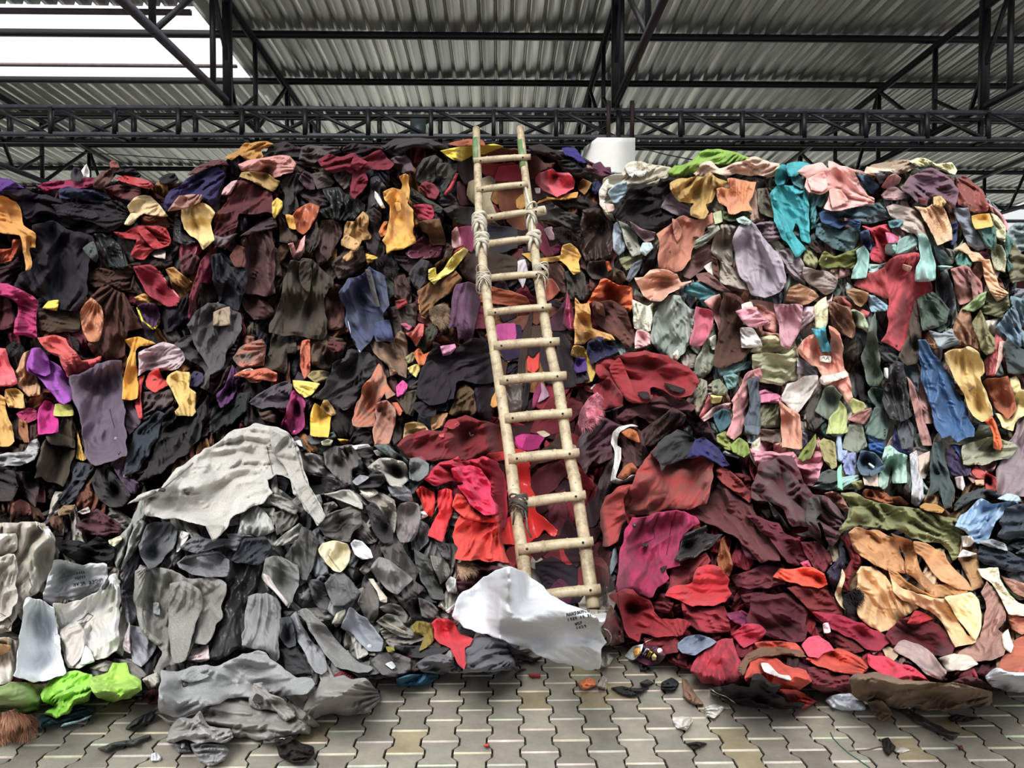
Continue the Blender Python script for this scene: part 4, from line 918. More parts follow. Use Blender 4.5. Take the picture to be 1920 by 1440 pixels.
coat|3f2018|c1|22,80 28,76 30,90 22,94|dark rust coat behind the brown hanging strap
sheet|b5b3b4/a09e9f|n2|0,102 10,100 18,98 22,92 28,90 30,94 26,104 20,108 8,110 0,110|pale grey plastic sheet bunched beside the dark olive-brown trousers
jacket|352317|c1|0,98 8,94 14,96 16,100 6,102 0,102|dark brown jacket above the pale grey plastic sheet
blouse|dcae3e|c2|57,80 60,90 62,98 65,104 62,106 57,104 58,94|narrow yellow blouse edge beside the long flat mauve skirt
jeans|363942|c2|58,106 66,108 72,112 66,118 60,128 58,134 48,140 44,134 52,122|blue-grey jeans under the long flat mauve skirt
shirt|2b2a2a|c2|68,120 72,112 80,110 86,116 92,122 98,132 92,140 82,141 74,134|charcoal shirt under the hem of the long mauve skirt
sweater|412e44|c2|84,108 92,108 96,118 104,122 102,130 98,130 90,120|dark purple sweater below the blue-black trousers
+tag|d8d0c8|p|93,116 96,116 96,118 93,118
shirt|3e2e35|c1|12,114 24,114 30,120 28,130 26,140 20,134 14,126|dark plum shirt low on the pile above the white sacks
shirt|2b2425|c1|0,110 10,112 14,124 8,136 0,134|black-brown shirt under the pale grey plastic sheet
shirt|643026|c2|8,138 16,134 22,138 24,146 14,148 7,144|rust-brown shirt just above the white sacks
@0 940 .25
blouse|4c2230|c1|56,18 72,6 76,8 90,16 92,24 82,26 70,26 60,22|dark wine blouse in the hollow above the black jumper
jumper|15181d|w3|42,30 50,28 66,30 72,26 80,30 86,34 85,42 78,46 70,46 62,46 50,42 44,38|black jumper in the hollow behind the white sacks
cloth|866a48|c3|43,8 48,3 57,3 54,9 44,11|tan rag in the dark hollow above the white sacks
cloth|5e3c26|c2|38,12 46,10 48,20 44,24 38,18|brown rag under the tan rag
cloth|aaa298|c3|58,8 66,4 68,8 62,10|off-white rag beside the tan rag
sack|b0a89a/b9b2a7|c2|0,16 10,17 26,16 34,20 38,24 42,30 41,44 38,52 34,60 30,66 24,72 14,80 8,98 0,100|large bulging white sack with a folded stained top
+folded_top|c8c0b4|c|0,27 12,24 13,36 8,40 0,42
+string|6a6258|c|21,53 22,58 24,64 22,68 26,74
+fringe|d0c8bc|f|26,15 34,18 38,22 36,24 30,20
sack|bab4aa/aea89e|c3.8|0,44 11,40 13,60 12,76 8,84 2,90 0,90|narrow white sack at the very side of the sacks
+string|5c5048|c|0,84 4,86 7,88 9,92 6,96 2,94
sack|bfc0c4/b6b6ba|c3.7|32,74 34,64 38,54 41,44 50,45 62,47 74,46 80,48 82,60 76,66 66,72 60,75 46,75 38,78|white sack marked with handwriting UNDER WEAR
sack|c4bfb6/c6c5c6|c4.7|40,76 60,75 70,70 78,62 84,56 90,60 91,74 90,86 90,104 88,112 80,116 72,120 60,124 52,126 49,120 46,108 44,96 42,86|white sack with a torn corner beside the grey heap
+hole|120f10|p|77,66 79,60 83,54 85,57 82,62 79,66|dark torn hole
+fringe|dcdad4|f|82,56 86,54 89,60 86,64
+patch|c0b8b0|s|45,98 52,92 60,92 64,100 63,110 60,118 54,124 50,120 48,108|stained shiny patch
+string|4a4440|c|58,90 62,88 66,84 70,86 66,90 60,92
cloth|dfe1e5|c5.5|60,122 64,108 68,112 71,120 66,122|small white triangle of cloth on the torn-cornered sack
pillowcase|cdd0d6/c8cbd2|c5.45|18,74 22,72 30,74 40,80 41,90 44,102 46,110 48,122 49,128 38,134 28,136 18,134 10,131 13,120 15,100 16,86|clean white pillowcase hanging over the sacks
+fringe|e8eaee|f|40,98 44,100 45,104 42,104
sack|cdc2b3|c3|0,100 10,104 14,106 13,120 10,131 4,138 0,140|beige stained sack under the narrow white sack
+patch|bf965c|p|0,104 8,108 6,114 0,120|cardboard-coloured patch
jacket|54565e|c1|90,68 94,52 104,40 104,54 101,64 103,72 92,72|dark blue-grey jacket between the sacks and the felt jacket
jacket|616267|c1|90,72 103,70 104,84 98,94 92,84|grey jacket panel beside the torn-cornered sack
trousers|93919a|c2.6|98,92 106,94 112,104 118,108 114,116 106,124 99,120 98,106|lilac-grey trousers beside the torn-cornered sack
blouse|b2a2a8|c2|92,108 97,90 98,100 98,114 93,112|pale mauve blouse between sack and lilac-grey trousers
trousers|8b8c86|c1|88,30 96,18 100,12 108,0 112,2 108,16 104,24 96,34 88,50 86,46|light grey trousers sliding down the edge of the grey heap
trousers|94948f|m2|100,20 106,14 110,16 104,34 96,44 90,52|speckled grey trousers beside the slate hood
sock|d6cbae|c3|81,29 90,26 92,28 86,34 82,32|cream sock end at the edge of the grey heap
trousers|27292b|l2|170,40 178,38 192,44 192,112 176,112 166,118 155,120 158,108 164,96 170,74 168,56|glossy black trousers between the felt jacket and the light grey skirt
jacket|807e78/76746e|m3.8|101,54 106,48 114,50 128,50 140,58 152,58 166,58 169,62 168,72 166,88 160,100 154,107 146,106 142,112 140,119 134,122 122,126 120,138 116,139 117,124 122,112 112,104 106,96 104,84 101,70|grey felt jacket hanging to the ground at the front of the grey heap
+sleeve|7e7c76|m|128,62 138,60 150,66 152,80 146,94 143,106 139,119 130,121 127,104 126,84
+lapel|82807a|m|101,52 110,50 108,62 107,84 110,96 122,106 118,108 106,98 103,86 101,70
+pocket|8a9090|c|115,76 119,76 120,85 115,84
blouse|d0bcbb|c2|141,112 156,108 157,118 150,121 140,119|pinkish white blouse under the felt jacket hem
cloth|dad7d0|c3|134,22 142,24 138,34 132,38|white rag under the light grey sweater
jumper|5c5e61|c4|134,34 146,26 160,28 174,28 180,30 178,38 168,34 158,36 146,40|slate grey jumper under the tip of the light grey sweater
jumper|6d6f70|c3|170,24 188,26 192,34 180,38|mid-grey jumper beside the glossy black trousers
hood|585a5d/606265|c5.5|106,40 104,32 110,18 116,15 126,16 134,22 133,28 130,36 122,44 118,48 112,52 108,46|rounded slate grey hood under the light grey sweater
cap|6a6b6f|m5.4|132,46 140,41 152,39 164,38 172,44 170,56 158,57 144,55 134,50|oval heather-grey beret on the grey felt jacket
+edge|1a1a1c|p|134,46 140,41 152,38.5 164,37.5 171,43 164,39.5 152,40.5 141,43
trousers|6c6662|c1|84,118 100,120 110,130 104,134 90,132|taupe rag trousers at the foot of the grey heap by the lime cloth
@480 600 .25
coat|40392f|c2|6,34 10,20 14,4 22,2 28,8 31,18 30,26 24,25 22,40 14,38 6,38|olive-grey coat hanging beside the large dark olive coat
+zip|c8c0b4|c|20,4 22,10
+cuff|2a251e|c|24,20 30,20 30,25 25,25
dress|4c3c2e|c2|31,12 42,10 54,12 66,14 68,20 58,18 40,17|brown hem below the large dark olive coat
shirt|ba6044|c3|34,16 40,15 41,28 40,40 36,44 33,34|salmon strip of shirt below the large dark olive coat
dress|584332/4c3c36|c2|42,16 52,14 56,20 66,22 66,28 58,32 54,38 46,36 40,34|faded brown dress below the large dark olive coat
cap|522222|c3|53,20 56,15 68,17 66,22 58,24|burgundy folded cap on the faded brown dress
scarf|94804f|c3|38,42 42,38 50,38 56,40 52,46 46,48|dusty olive-yellow scarf under the faded brown dress
shirt|c86650|c2|0,24 6,26 6,34 0,36|salmon shirt scrap beside the olive-grey coat
shirt|c06244|c3|0,38 8,36 16,40 16,46 10,46 0,42|orange-salmon shirt tail under the olive-grey coat
tunic|4b434b|c2|2,56 14,48 24,46 28,48 26,62 22,70 14,66 4,66 0,62|slate-plum tunic above the light grey sweater
jacket|4e3529|c1|2,68 14,66 24,62 26,66 20,76 16,78 4,74|brown jacket hem above the light grey sweater
cardigan|931c62|c3.7|18,80 22,70 26,56 28,52 34,57 37,62 36,80 30,86 22,84|plum-magenta cardigan above the grey heap
+button|c04a8c|c|29,84
scarf|d8c355|c4|27,45 34,46 44,47 48,48 42,56 36,58 32,55 28,50|pale yellow scarf above the plum-magenta cardigan
dress|302e30/38353a|c3|42,58 50,50 56,40 58,32 66,28 68,22 76,22 84,24 90,30 88,40 82,46 78,54 74,64 66,67 60,66 56,62 46,58|large gathered black-grey dress below the blue sweatshirt
trousers|121415|c2.5|56,70 62,68 73,67 74,80 70,90 58,87 55,78|black trousers between the yellow trouser leg and the salmon dress
trousers|e8ba2a|c4.3|40,86 42,66 44,62 50,66 57,68 55,84 54,88 44,88|flat bright yellow trouser leg above the grey heap
jacket|b08b54|c5|48,66 51,60 54,60 58,66 60,70 57,72 50,68|tan collar on the bright yellow trouser leg
dress|302135|c2|37,58 42,60 44,66 40,82 36,82|dark violet dress beside the bright yellow trouser leg
skirt|bc6c4e/946e5a|c4.5|72,79 76,62 80,50 88,40 92,32 98,42 100,50 104,56 98,60 96,56 90,70 89,80 80,81|salmon-brown skirt with a straight hem in the middle of the dark pile
gown|ac7660/94695a|c4.6|90,62 98,60 104,66 104,78 100,93 89,94 87,82 90,74|long faded salmon gown hanging to the top of the grey heap
dress|745c4c/8a684f|c3.8|84,14 92,16 100,18 108,8 112,10 114,24 114,34 112,44 106,40 101,42 98,34 94,30 88,24|dusty taupe draped dress beneath the blue sweatshirt
cloth|cc4090|c4|105,50 110,45 114,49 112,54 106,58|small hot pink rag under the dusty taupe dress
scarf|c05e40|c3|101,62 106,62 110,68 108,72 104,70|orange scarf loop beside the long faded salmon gown
jacket|483d30|c2|106,60 112,54 120,52 120,64 118,72 112,70|olive-brown jacket beside the near-black wool coat
blouse|d0ba68|c4|114,36 120,33 124,34 123,38 120,43 116,40|pale yellow blouse scrap beside the near-black wool coat
cloth|949268|c3|112,28 118,24 120,30 114,33|dusty green rag above the pale yellow blouse scrap
scarf|d26c32|c4|118,25 122,21 126,26 132,23 132,28 126,34 122,34|orange scarf knotted above the near-black wool coat
sleeve|bf5a56|c3|112,10 118,8 122,2 126,3 125,12 120,20 116,14|coral sleeve below the purple scalloped skirt
cloth|aa506e|c3|108,3 112,2 117,5 114,8|mauve-pink rag beside the blue sweatshirt cuff
jacket|3c3c32|c2|120,20 126,8 132,2 138,4 134,14 128,24|dark olive jacket beside the coral sleeve
coat|1e1821/241d27|w4.6|121,48 124,36 132,22 134,16 146,24 152,20 160,14 170,14 178,22 180,36 181,46 176,48 164,48 156,46 150,48 148,58 144,60 136,66 134,72 126,72 119,68 119,62 124,60 120,54|large near-black wool coat beside the lower ladder
+hood|1a151d|w|121,48 124,36 132,30 142,40 146,52 142,62 130,64 122,58
trousers|1f1924|w3.4|164,50 176,48 180,58 176,70 178,74 170,75 164,70|black-violet trouser leg under the near-black wool coat
cloth|d088aa|c5|138,20 142,19 149,18 150,21 146,26 140,27|small rose pink rag on the near-black wool coat
skirt|553d23|c3|145,70 148,60 152,50 158,48 164,54 165,68 160,74 156,70 148,72|draped olive-brown skirt under the near-black wool coat
trousers|b27f54|c3|131,72 138,70 144,70 140,80 132,83|tan trousers just above the dark red coat
cloth|dc9a40|c3.4|176,64 177,58 182,50 184,62 178,66|orange-yellow rag behind the ladder rail
skirt|302d38|c3|134,62 144,62 143,68 134,68|blue-charcoal hem under the near-black wool coat
blouse|e0c078/d8b080|c3|110,90 112,78 118,76 126,78 130,84 120,86 114,88|cream and yellow striped blouse just above the dark red coat
skirt|221c24|c3|70,94 73,84 80,81 86,84 88,92 84,94|black gathered skirt under the salmon-brown skirt
trousers|3c2e2c|c2|104,76 110,72 110,88 104,94 102,90|narrow brown trousers beside the long faded salmon gown
coat|780f1b/6a101a|w3.5|106,95 112,88 120,84 132,83 140,82 142,76 150,74 158,71 164,74 170,76 178,78 184,80 186,88 188,96 180,99 170,102 158,106 146,104 132,106 120,104 112,102|broad dark red coat lying on top of the red heap beside the ladder
+lining|96202e|s|141,80 144,75 150,74 153,78 148,82|shiny red lining
+badge|b03a40|c|137,86 141,85 141,88 138,88|small faded badge
+zip|ddd8d4|c|160,84 161,87 163,86
cloth|842e3a|c3|112,104 124,102 128,106 118,108|wine-pink hem at the foot of the broad dark red coat
jumper|67605e|c3|50,100 60,94 72,94 80,102 76,110 72,112 72,122 66,124 58,116 52,108|taupe grey jumper on top of the grey heap
trousers|999692|c2.6|22,97 30,98 40,100 50,102 54,110 60,118 50,118 38,114 28,106|pale grey trousers beside the taupe grey jumper
jacket|4f5959|c3|38,90 46,86 58,84 60,88 50,92 42,94|teal-grey jacket under the bright yellow trouser leg
sock|c2bc9c|c4|49,91 54,89 58,90 56,94 50,94|cream sock on the crest of the grey heap
cloth|dcaa30|c2|61,89 70,90 70,94 64,93|yellow strip on the crest of the grey heap
shirt|3c383a|c3|26,90 30,87 34,90 38,97 34,98 28,94|black and white collar on the shoulder of the light grey sweater
+lining|dcdad8|c|29,91 33,90 35,95 31,94|white lining
jumper|5e5856|c3|74,96 88,95 90,100 84,104 78,102|grey-brown jumper cuff near the white cap-shaped rag
cloth|d0ccc8|c4|88,98 92,97 95,100 91,102|white cap-shaped rag at the crest of the grey heap
cloth|dad8d6|c3|72,94 84,93 86,95 74,97|white strip under the long faded salmon gown
jacket|5a6463|c4.6|88,94 98,93 104,98 110,102 114,106 116,116 112,112 106,106 98,102|slate collar curving along the edge of the grey heap
dress|1e1e20|s3.7|32,112 38,114 50,117 58,118 66,123 70,124 62,128 50,131 40,132 36,124|black satin dress beside the sleeve of the light grey sweater
cardigan|aca69c|m5|84,110 92,104 102,103 110,106 114,112 115,120 110,124 108,128 100,124 96,118 88,114|pale speckled cardigan at the side of the grey heap
hat|2e2c2e|k5.6|70,124 76,118 84,117 90,112 96,116 98,120 92,125 80,126|black glittery knitted hat under the pale speckled cardigan
+brim|8a8d92|s|72,121 78,116 85,118 76,124|silvery brim
jacket|6e7473|c5.4|115,104 122,103 130,108 129,116 122,121 115,119|grey-green sleeve end beside the crimson shirt
blouse|92959a|c3|98,124 108,122 116,128 118,136 110,136 102,132|light grey-blue blouse under the pale speckled cardigan
shirt|c4173c/b21536|c4|126,118 134,110 142,106 152,102 154,106 164,104 170,102 180,106 186,114 188,128 188,144 184,150 178,144 170,132 160,124 150,120 136,124|large crimson shirt beside the lower ladder
shirt|e01a56/cf1a50|c5|147,112 160,109 170,112 175,122 178,136 184,142 180,146 170,146 162,140 156,132 150,124 156,122 148,118|hot pink shirt lying on the large crimson shirt
dress|d2221e|c3|174,100 186,98 190,104 180,106 172,103|scarlet dress strip above the large crimson shirt
@0 0 .1
sweater|b7b3ab/a9a59d|m6.5|240,945 262,930 300,915 315,895 345,870 380,845 400,835 430,810 470,795 520,797 545,815 560,840 570,880 580,910 600,945 612,968 598,984 588,975 570,950 552,925 540,900 520,890 500,900 510,925 490,945 460,960 430,975 415,1005 400,1017 390,1000 385,985 340,975 300,970 275,965 268,940 290,935|large light grey heather sweater spread over the grey heap
+seam|6c6862|c|262,938 300,920 345,884 362,868
+hole|151313|p|296,920 302,914 311,917 308,923
+hole|1c1a1a|p|343,920 352,921 356,928 349,928
+seam|6c6862|c|500,836 505,860 512,890
+sleeve|a09c94|m|505,800 540,815 556,845 566,885 585,925 610,966 598,982 585,968 560,930 545,900 530,870 512,850
+cuff|9a968e|m|386,985 420,985 412,1004 400,1016 391,1000
@480 900 .25
shirt|e42a1e|c3|120,8 124,4 128,6 134,10 134,20 132,28 126,26 124,16|bright red shirt edge beside the grey heap
sleeve|e6242e|c4.7|136,8 142,6 148,8 148,22 144,34 140,46 129,42 132,34 136,24|bright red sleeve hanging from the crimson shirt
shirt|dc3a2c/cc3028|c4|147,44 148,34 154,26 160,26 172,30 183,28 184,40 186,50 190,62 178,62 166,60 150,60 152,52 148,48|vermilion gathered blouse between the grey heap and the ladder
+yoke|e03e30|c|147,20 150,10 160,14 164,24 176,28 184,25 184,31 170,32 156,28
cardigan|7d7675|c4.8|104,24 108,18 114,16 122,18 124,24 121,40 117,46 108,46 104,36|taupe ribbed cardigan hanging beside the bright red sleeve
cloth|dcd9d2|c3|119,24 126,23 129,27 122,30|white scrap beside the taupe ribbed cardigan
trousers|535a5d|c3|117,34 124,30 130,34 130,46 122,54 116,52|slate trousers below the white scrap
cardigan|968f83|m4|78,10 88,8 96,10 104,16 105,32 103,40 98,34 92,22 84,16|beige speckled cardigan at the side of the grey heap
+collar|d0c7b6|m|78,7 88,6 92,10 84,14 80,11
sleeve|2d2b2d|k5.5|82,20 88,16 94,24 98,30 102,38 103,46 96,48 90,42 86,34|black glittery knitted sleeve on the beige speckled cardigan
cape|a9a69e|c5.4|50,11 62,8 70,7 76,12 80,18 80,22 70,18 60,14|pale grey cape edge above the dark grey blob of jersey
jumper|64625d|c3|44,28 52,26 62,22 72,20 79,24 79,32 74,38 70,46 62,46 52,42 46,36|dark grey jersey jumper in the middle of the grey heap
dress|2d2827|c2|86,48 96,48 94,58 88,64 84,66|black-brown dress beside the white crumpled rag
shirt|665e5b|c2|72,38 80,30 86,38 90,46 84,48 76,44|taupe shirt beneath the black glittery sleeve
jacket|504a4a|c3|94,50 102,48 110,50 116,60 122,68 120,76 126,82 116,90 108,92 106,84 100,80|grey-brown jacket with a pale pocket panel
+pocket|7c7b78|c|86,66 92,58 100,60 108,66 118,74 112,80 106,86 98,82
hat|d2c6a2|c5.35|47,52 50,46 58,45 68,47 72,54 70,62 64,69 58,68 52,62|rounded cream hat in the middle of the grey heap
+seam|8c8468|c|54,56 58,62 63,68
cloth|d2d2d6|c5|71,48 74,45 80,46 86,52 88,58 80,60 74,56|crumpled white rag beside the cream hat
sleeve|50504e|c4|34,34 42,38 46,46 46,56 42,66 38,76 33,74 30,64 24,62 22,56 30,46|dark grey twisted sleeve beside the cream hat
blouse|9e9c96|s3|12,48 22,40 32,32 36,36 34,46 24,48 14,50|shiny light grey blouse beside the twisted sleeve
hood|6f6f6c|c5.6|8,58 14,56 24,60 32,64 33,78 28,88 24,96 20,88 10,80 4,72|grey hood with a pale lining edge
+lining|bcb0ab|c|5,70 10,72 16,82 24,92 23,95 14,84 6,76|pale lining
jacket|2d313a|c3|0,44 8,42 12,50 8,60 2,64 -4,60|dark blue-black jacket beside the shiny light grey blouse
shirt|a6a7a1|c2|0,16 6,22 12,30 14,38 8,42 0,42|pale grey shirt under the cuff of the light grey sweater
shirt|918d86|c4|4,14 14,10 24,14 32,20 30,26 20,22 10,18|stone grey shirt under the body of the light grey sweater
jumper|68645f|c2|14,24 28,22 32,28 26,36 16,42 14,34|warm grey jumper beside the pale grey shirt
shirt|898d90|c3|42,12 48,11 50,16 48,24 44,22|cool grey shirt beside the sweater's long sleeve
shirt|7b7872|c2|50,18 58,16 62,20 52,26|mid grey shirt above the dark grey jersey jumper
skirt|606162|m4.4|51,77 56,72 64,68 72,76 78,84 74,90 66,94 58,94|square of grey felt skirt below the cream hat
sweater|4c4d4d|c2|38,76 46,74 52,78 56,88 58,98 50,100 44,92|charcoal grey sweater beside the square felt skirt
sweater|808181|w3|56,90 64,94 66,98 60,104 54,98|light grey cuff below the square felt skirt
cloth|b0ac96|c4|60,100 67,97 68,107 57,108|small cream-grey square below the felt skirt
sleeve|5c5753|m4.5|76,92 80,82 88,78 92,88 91,102 88,108 82,104|brown-grey wool sleeve pointing down the grey heap
sock|d8cab4|c5|84,74 88,74 93,82 98,88 98,92 93,91 91,84|cream sock draped over the brown-grey wool sleeve
shirt|726d68|c3|92,96 100,92 108,94 114,102 112,108 104,104|taupe shirt low on the grey heap
jacket|82858c|c5.35|64,110 70,96 76,100 84,104 90,112 96,120 94,128 84,128 78,122 70,114|smooth blue-grey jacket corner with one button
+button|a8a8aa|c|85,125
jacket|7c7c74|c4|90,106 98,100 106,102 112,110 120,114 118,119 108,118 98,112|green-grey jacket with a tan zip
+zip|b09880|c|92,103 100,108 112,114
cap|131315|c3|112,92 120,88 124,94 126,104 116,104|black cap with white flecks low on the grey heap
sleeve|595452|c4|122,88 132,92 137,98 134,104 124,102|rounded grey sleeve end beside the black cap
jacket|4e504c|c3|118,52 128,56 134,66 138,78 142,90 132,88 124,76 120,64|dark grey-green jacket falling beside the vermilion blouse
trousers|716e68|c3|130,56 142,58 146,68 144,74 138,78 134,68|stone grey trousers near the vermilion blouse
skirt|4f5053|c3|134,46 146,48 146,60 140,58|charcoal skirt under the bright red sleeve
shirt|7d6c22|c5|116,110 120,106 126,106 133,108 135,116 132,122 128,126 122,128 126,118 118,114|olive-mustard shirt tangled by the red knotted scarf
cloth|867a25|c4|97,125 103,125 104,128 99,129|tiny olive rag under the smooth blue-grey jacket
trousers|27282b|c3|104,124 116,124 130,124 146,126 140,130 124,134 112,132|black trousers at the foot of the grey heap
trousers|767571|m4.4|32,98 38,96 46,104 56,114 66,126 76,136 88,141 84,144 72,144 60,140 50,128 40,112|grey wool trouser leg slanting to the paving
coat|838587|c3.6|25,104 30,98 36,112 44,122 52,130 53,142 50,146 44,144 36,130 32,120|grey coat edge slanting beside the wool trouser leg
+hole|151515|p|38,120 42,121 40,123
skirt|7b7c7b|c3.6|0,88 8,84 16,88 19,96 18,112 17,134 14,138 6,128 0,124|light grey skirt hanging beside the glossy black trousers
jacket|373a3f|c3|18,104 26,102 30,116 30,124 24,126 18,118|slate jacket beside the light grey skirt
shirt|25282b|c2|18,128 30,124 40,140 42,146 24,146|black shirt at the foot of the grey coat edge
skirt|605c5a|c3.6|86,136 92,130 104,130 116,134 116,142 106,148 94,146|taupe skirt at the foot of the grey heap
+tissue|d0d5d8|c|97,138 102,136 105,140 102,142|crumpled white tissue
jumper|5d5d61|c4|120,138 128,132 138,130 148,134 150,140 140,146 124,144|slate jumper tangled beside the taupe skirt
dress|4e4f5a|v3|158,122 168,116 180,120 192,124 194,140 176,146 160,140|slate blue velvet dress in front of the big white sack
scarf|d82434/c42030|c6.8|131,108 136,103 144,104 150,108 154,116 162,120 160,124 156,126 158,138 156,143 150,136 146,126 138,122 134,118 134,112|bright red knotted scarf lying at the foot of the heap
coat|4a1523|c2|150,62 162,62 178,64 186,66 172,76 160,84 152,86 150,76|dark maroon coat with a fur-trimmed hood
+fur_trim|7a614a|f|151,63 158,62 164,66 158,70 152,68|brown fur trim
cloth|d6d4d1|c4|142,98 150,92 152,95 144,100|white strap at the edge of the grey heap
cloth|b6b5b3|c3|142,78 146,72 150,74 148,84 144,84|pale grey strip beside the dark maroon coat
shirt|6a6b6a|c1|58,36 70,48 60,46 50,44|dim grey shirt behind the cream hat
jumper|555658|c1|86,90 94,86 106,92 98,98 90,96|dim slate jumper between sock and green-grey jacket
trousers|4a4c4f|c1|120,76 130,86 136,92 122,92 116,84|charcoal trousers behind the rounded grey sleeve end
@960 900 .25
dress|ea1e16/d81a14|s3|4,-8 12,-6 14,4 17,14 20,24 26,30 34,38 32,43 24,38 20,44 12,48 4,50 -2,44 -4,34 4,24 2,8|scarlet satin dress hanging behind the lower rungs
blouse|5c2232|c2|27,20 34,10 40,6 41,20 42,40 34,42 28,36|mauve-wine blouse between the lower rungs
coat|170f1c|c1|18,62 30,58 40,62 52,64 56,80 50,92 34,92 24,80|black-violet coat behind the lowest rungs
trousers|2d1621|c2|36,40 42,28 50,40 54,60 48,66 40,56|black-wine trousers behind the rail of the lower ladder
skirt|4a1034|c1|26,84 36,74 44,80 44,92 30,94|dark magenta skirt behind the lowest rung
coat|37272c|c3.6|52,34 56,20 62,10 70,0 76,-8 80,2 74,8 68,20 64,34 62,36|charcoal-maroon coat falling beside the brick red coat
coat|9c3430/82403a|w4.5|66,24 70,14 78,6 90,2 104,-12 120,-18 134,-14 150,-18 152,-6 150,6 146,18 132,22 118,22 104,26 88,26 86,32 82,34 80,46 72,50 68,50 68,40 66,34|large brick red coat spread across the red heap
+sleeve|9a3230|w|66,24 70,14 80,6 88,4 84,14 86,30 82,34 80,46 72,50 68,50 68,40 66,34
sweater|602a2e/562428|c3.7|132,24 146,18 150,6 152,-6 162,4 172,14 180,18 182,24 188,34 192,44 192,60 186,62 178,54 170,44 160,40 150,34 140,30|maroon-brown sweater beside the brick red coat
coat|a0144e/861a46|w4.6|76,86 78,76 80,64 82,48 86,36 90,28 104,26 118,24 130,22 136,26 140,32 132,38 126,46 124,56 126,64 116,68 118,74 108,82 104,88 90,84 82,84|magenta coat with a torn front hanging below the brick red coat
+button|141014|p|92,34|big black button
+hole|160c10|p|97,48 102,47 101,50 98,50
+hole|160c10|p|111,66 116,64 113,69
+seam|5a0e3a|c|109,28 106,36 107,44 100,47
+seam|5a0e3a|c|120,30 118,44 116,56
blouse|2e2c2d|n4|121,60 126,50 128,42 138,36 146,33 146,40 158,41 150,50 140,56 128,61|charcoal nylon blouse beside the magenta coat
skirt|84262f|c3.5|118,82 118,64 122,61 134,58 146,54 150,60 144,68 132,80 124,82|dark red pleated skirt under the charcoal nylon blouse
jacket|934f24|c3|154,60 156,46 160,42 164,58 166,64 162,74 156,68|rust orange jacket scrap in the red heap
blouse|c31022/b20e1e|v5.6|114,86 122,80 134,76 140,66 146,64 156,66 164,74 162,80 165,86 160,92 148,94 136,95 126,90|bright red velvet blouse on the lower red heap
shirt|9a1c28/881824|c4.8|72,86 74,84 90,82 96,88 104,90 106,98 112,104 124,104 134,108 128,116 116,118 104,116 98,116 94,122 88,118 82,104 78,92|large red shirt beside the big white sack
dress|520e16|s3|64,96 72,92 78,98 84,110 84,122 74,124 70,116|dark red satin dress between the sack and the large red shirt
shirt|771822|c3|98,118 110,114 122,114 126,122 124,130 110,130 100,126|dim red shirt above the snack wrapper
sweater|941d2f|c3|126,90 144,96 160,94 162,104 164,112 150,116 138,112 130,106|wine red sweater below the bright red velvet blouse
blouse|842252|s3|160,100 172,98 180,102 178,112 168,108|violet-magenta satin blouse low in the red heap
shirt|b01a3c|c4|164,116 174,108 186,108 191,114 186,120 174,126 168,120|raspberry shirt low in the red heap
shirt|727d92|c5|124,122 130,118 138,116 148,118 154,122 146,126 138,132 128,130 124,126|crumpled blue-grey shirt at the foot of the red heap
shirt|b0263c/9e2238|c4.7|136,136 144,126 156,120 166,118 168,128 172,138 176,150 160,156 144,152 134,144|rose red shirt lying on the paving beside the blue-grey shirt
sweater|5d1628|c1|172,86 190,84 192,100 186,104 176,96|dim wine sweater beside the bright red velvet blouse
sweater|651f2d|c2|164,72 180,66 192,60 192,78 178,82 168,80|faded wine sweater above the bright red velvet blouse
dress|551c2f|c2|168,40 182,30 192,46 192,62 176,58|plum-wine dress beside the maroon-brown sweater
blouse|631e25|c2|58,58 68,58 72,66 74,80 66,84 60,74|dim brick blouse between the ladder foot and magenta coat
scarf|65767c|c3|76,52 78,50 79,62 74,72 73,66|narrow blue-grey scarf beside the magenta coat
cloth|6b1a22|c1|50,66 58,60 62,76 58,88 50,84|dark red rag behind the lower end of the ladder rail
@960 600 .25
jacket|83101c/921c28|w4.6|63,38 64,30 72,27 80,26 92,24 98,22 104,24 118,28 130,34 138,40 140,46 138,50 136,56 130,58 120,56 112,52 104,52 106,60 100,63 90,62 84,56 78,50 72,46 66,44|dark red fleece jacket on the very top of the red heap
+sleeve|8a1420|w|73,36 80,28 84,34 88,44 92,54 100,58 106,56 105,60 96,63 86,60 78,48
+pocket_opening|22161a|c|94,54 102,54 104,60 98,59|dark inside
+lining|1c1416|c|114,47 122,49 130,52 126,55 118,52|black lining
hoodie|7b1420|w5.6|60,52 68,46 72,42 78,48 83,58 83,64 70,68 66,60|dark red hoodie with a pink fur lining on the red heap
+fur_lining|a85c6c|f|49,78 52,66 58,58 64,54 66,60 66,70 62,76 58,80 52,81|pink fur lining
+trim|ddd8d2|c|59,52 62,49 64,47
+trim|ddd8d2|c|69,69 76,67 83,64
hat|7e101b|w3|92,22 97,19 104,24 98,25|dark red cap tip on the fleece jacket
blouse|50242a|c3|78,74 84,66 96,64 108,58 118,56 124,60 138,64 134,70 120,68 112,74 104,78 94,72 86,76|brown-maroon blouse under the dark red fleece jacket
dress|3c2422|c3|104,78 112,72 120,66 130,72 128,78 118,84 110,92 104,96 98,94 96,84|dark brown draped dress above the charcoal wool skirt
gown|420e26|v3|48,104 50,90 54,80 60,76 66,72 76,76 84,80 78,88 74,94 74,104 66,108 60,106 56,116 52,112|deep wine velvet gown beside the ladder
sweater|3c1020|c2|128,58 138,66 146,74 150,82 154,94 148,90 140,88 136,80 130,74|black-wine sweater sliding down the side of the red heap
skirt|4a2a26/3c2022|c3|79,84 84,80 92,80 98,84 100,94 104,104 106,114 98,114 88,108 84,120 79,120 84,104 82,94|brown skirt with a white elastic waistband and orange lining
+lining|a85a28|c|82,84 88,81 94,84 96,92 90,90 86,88|orange lining
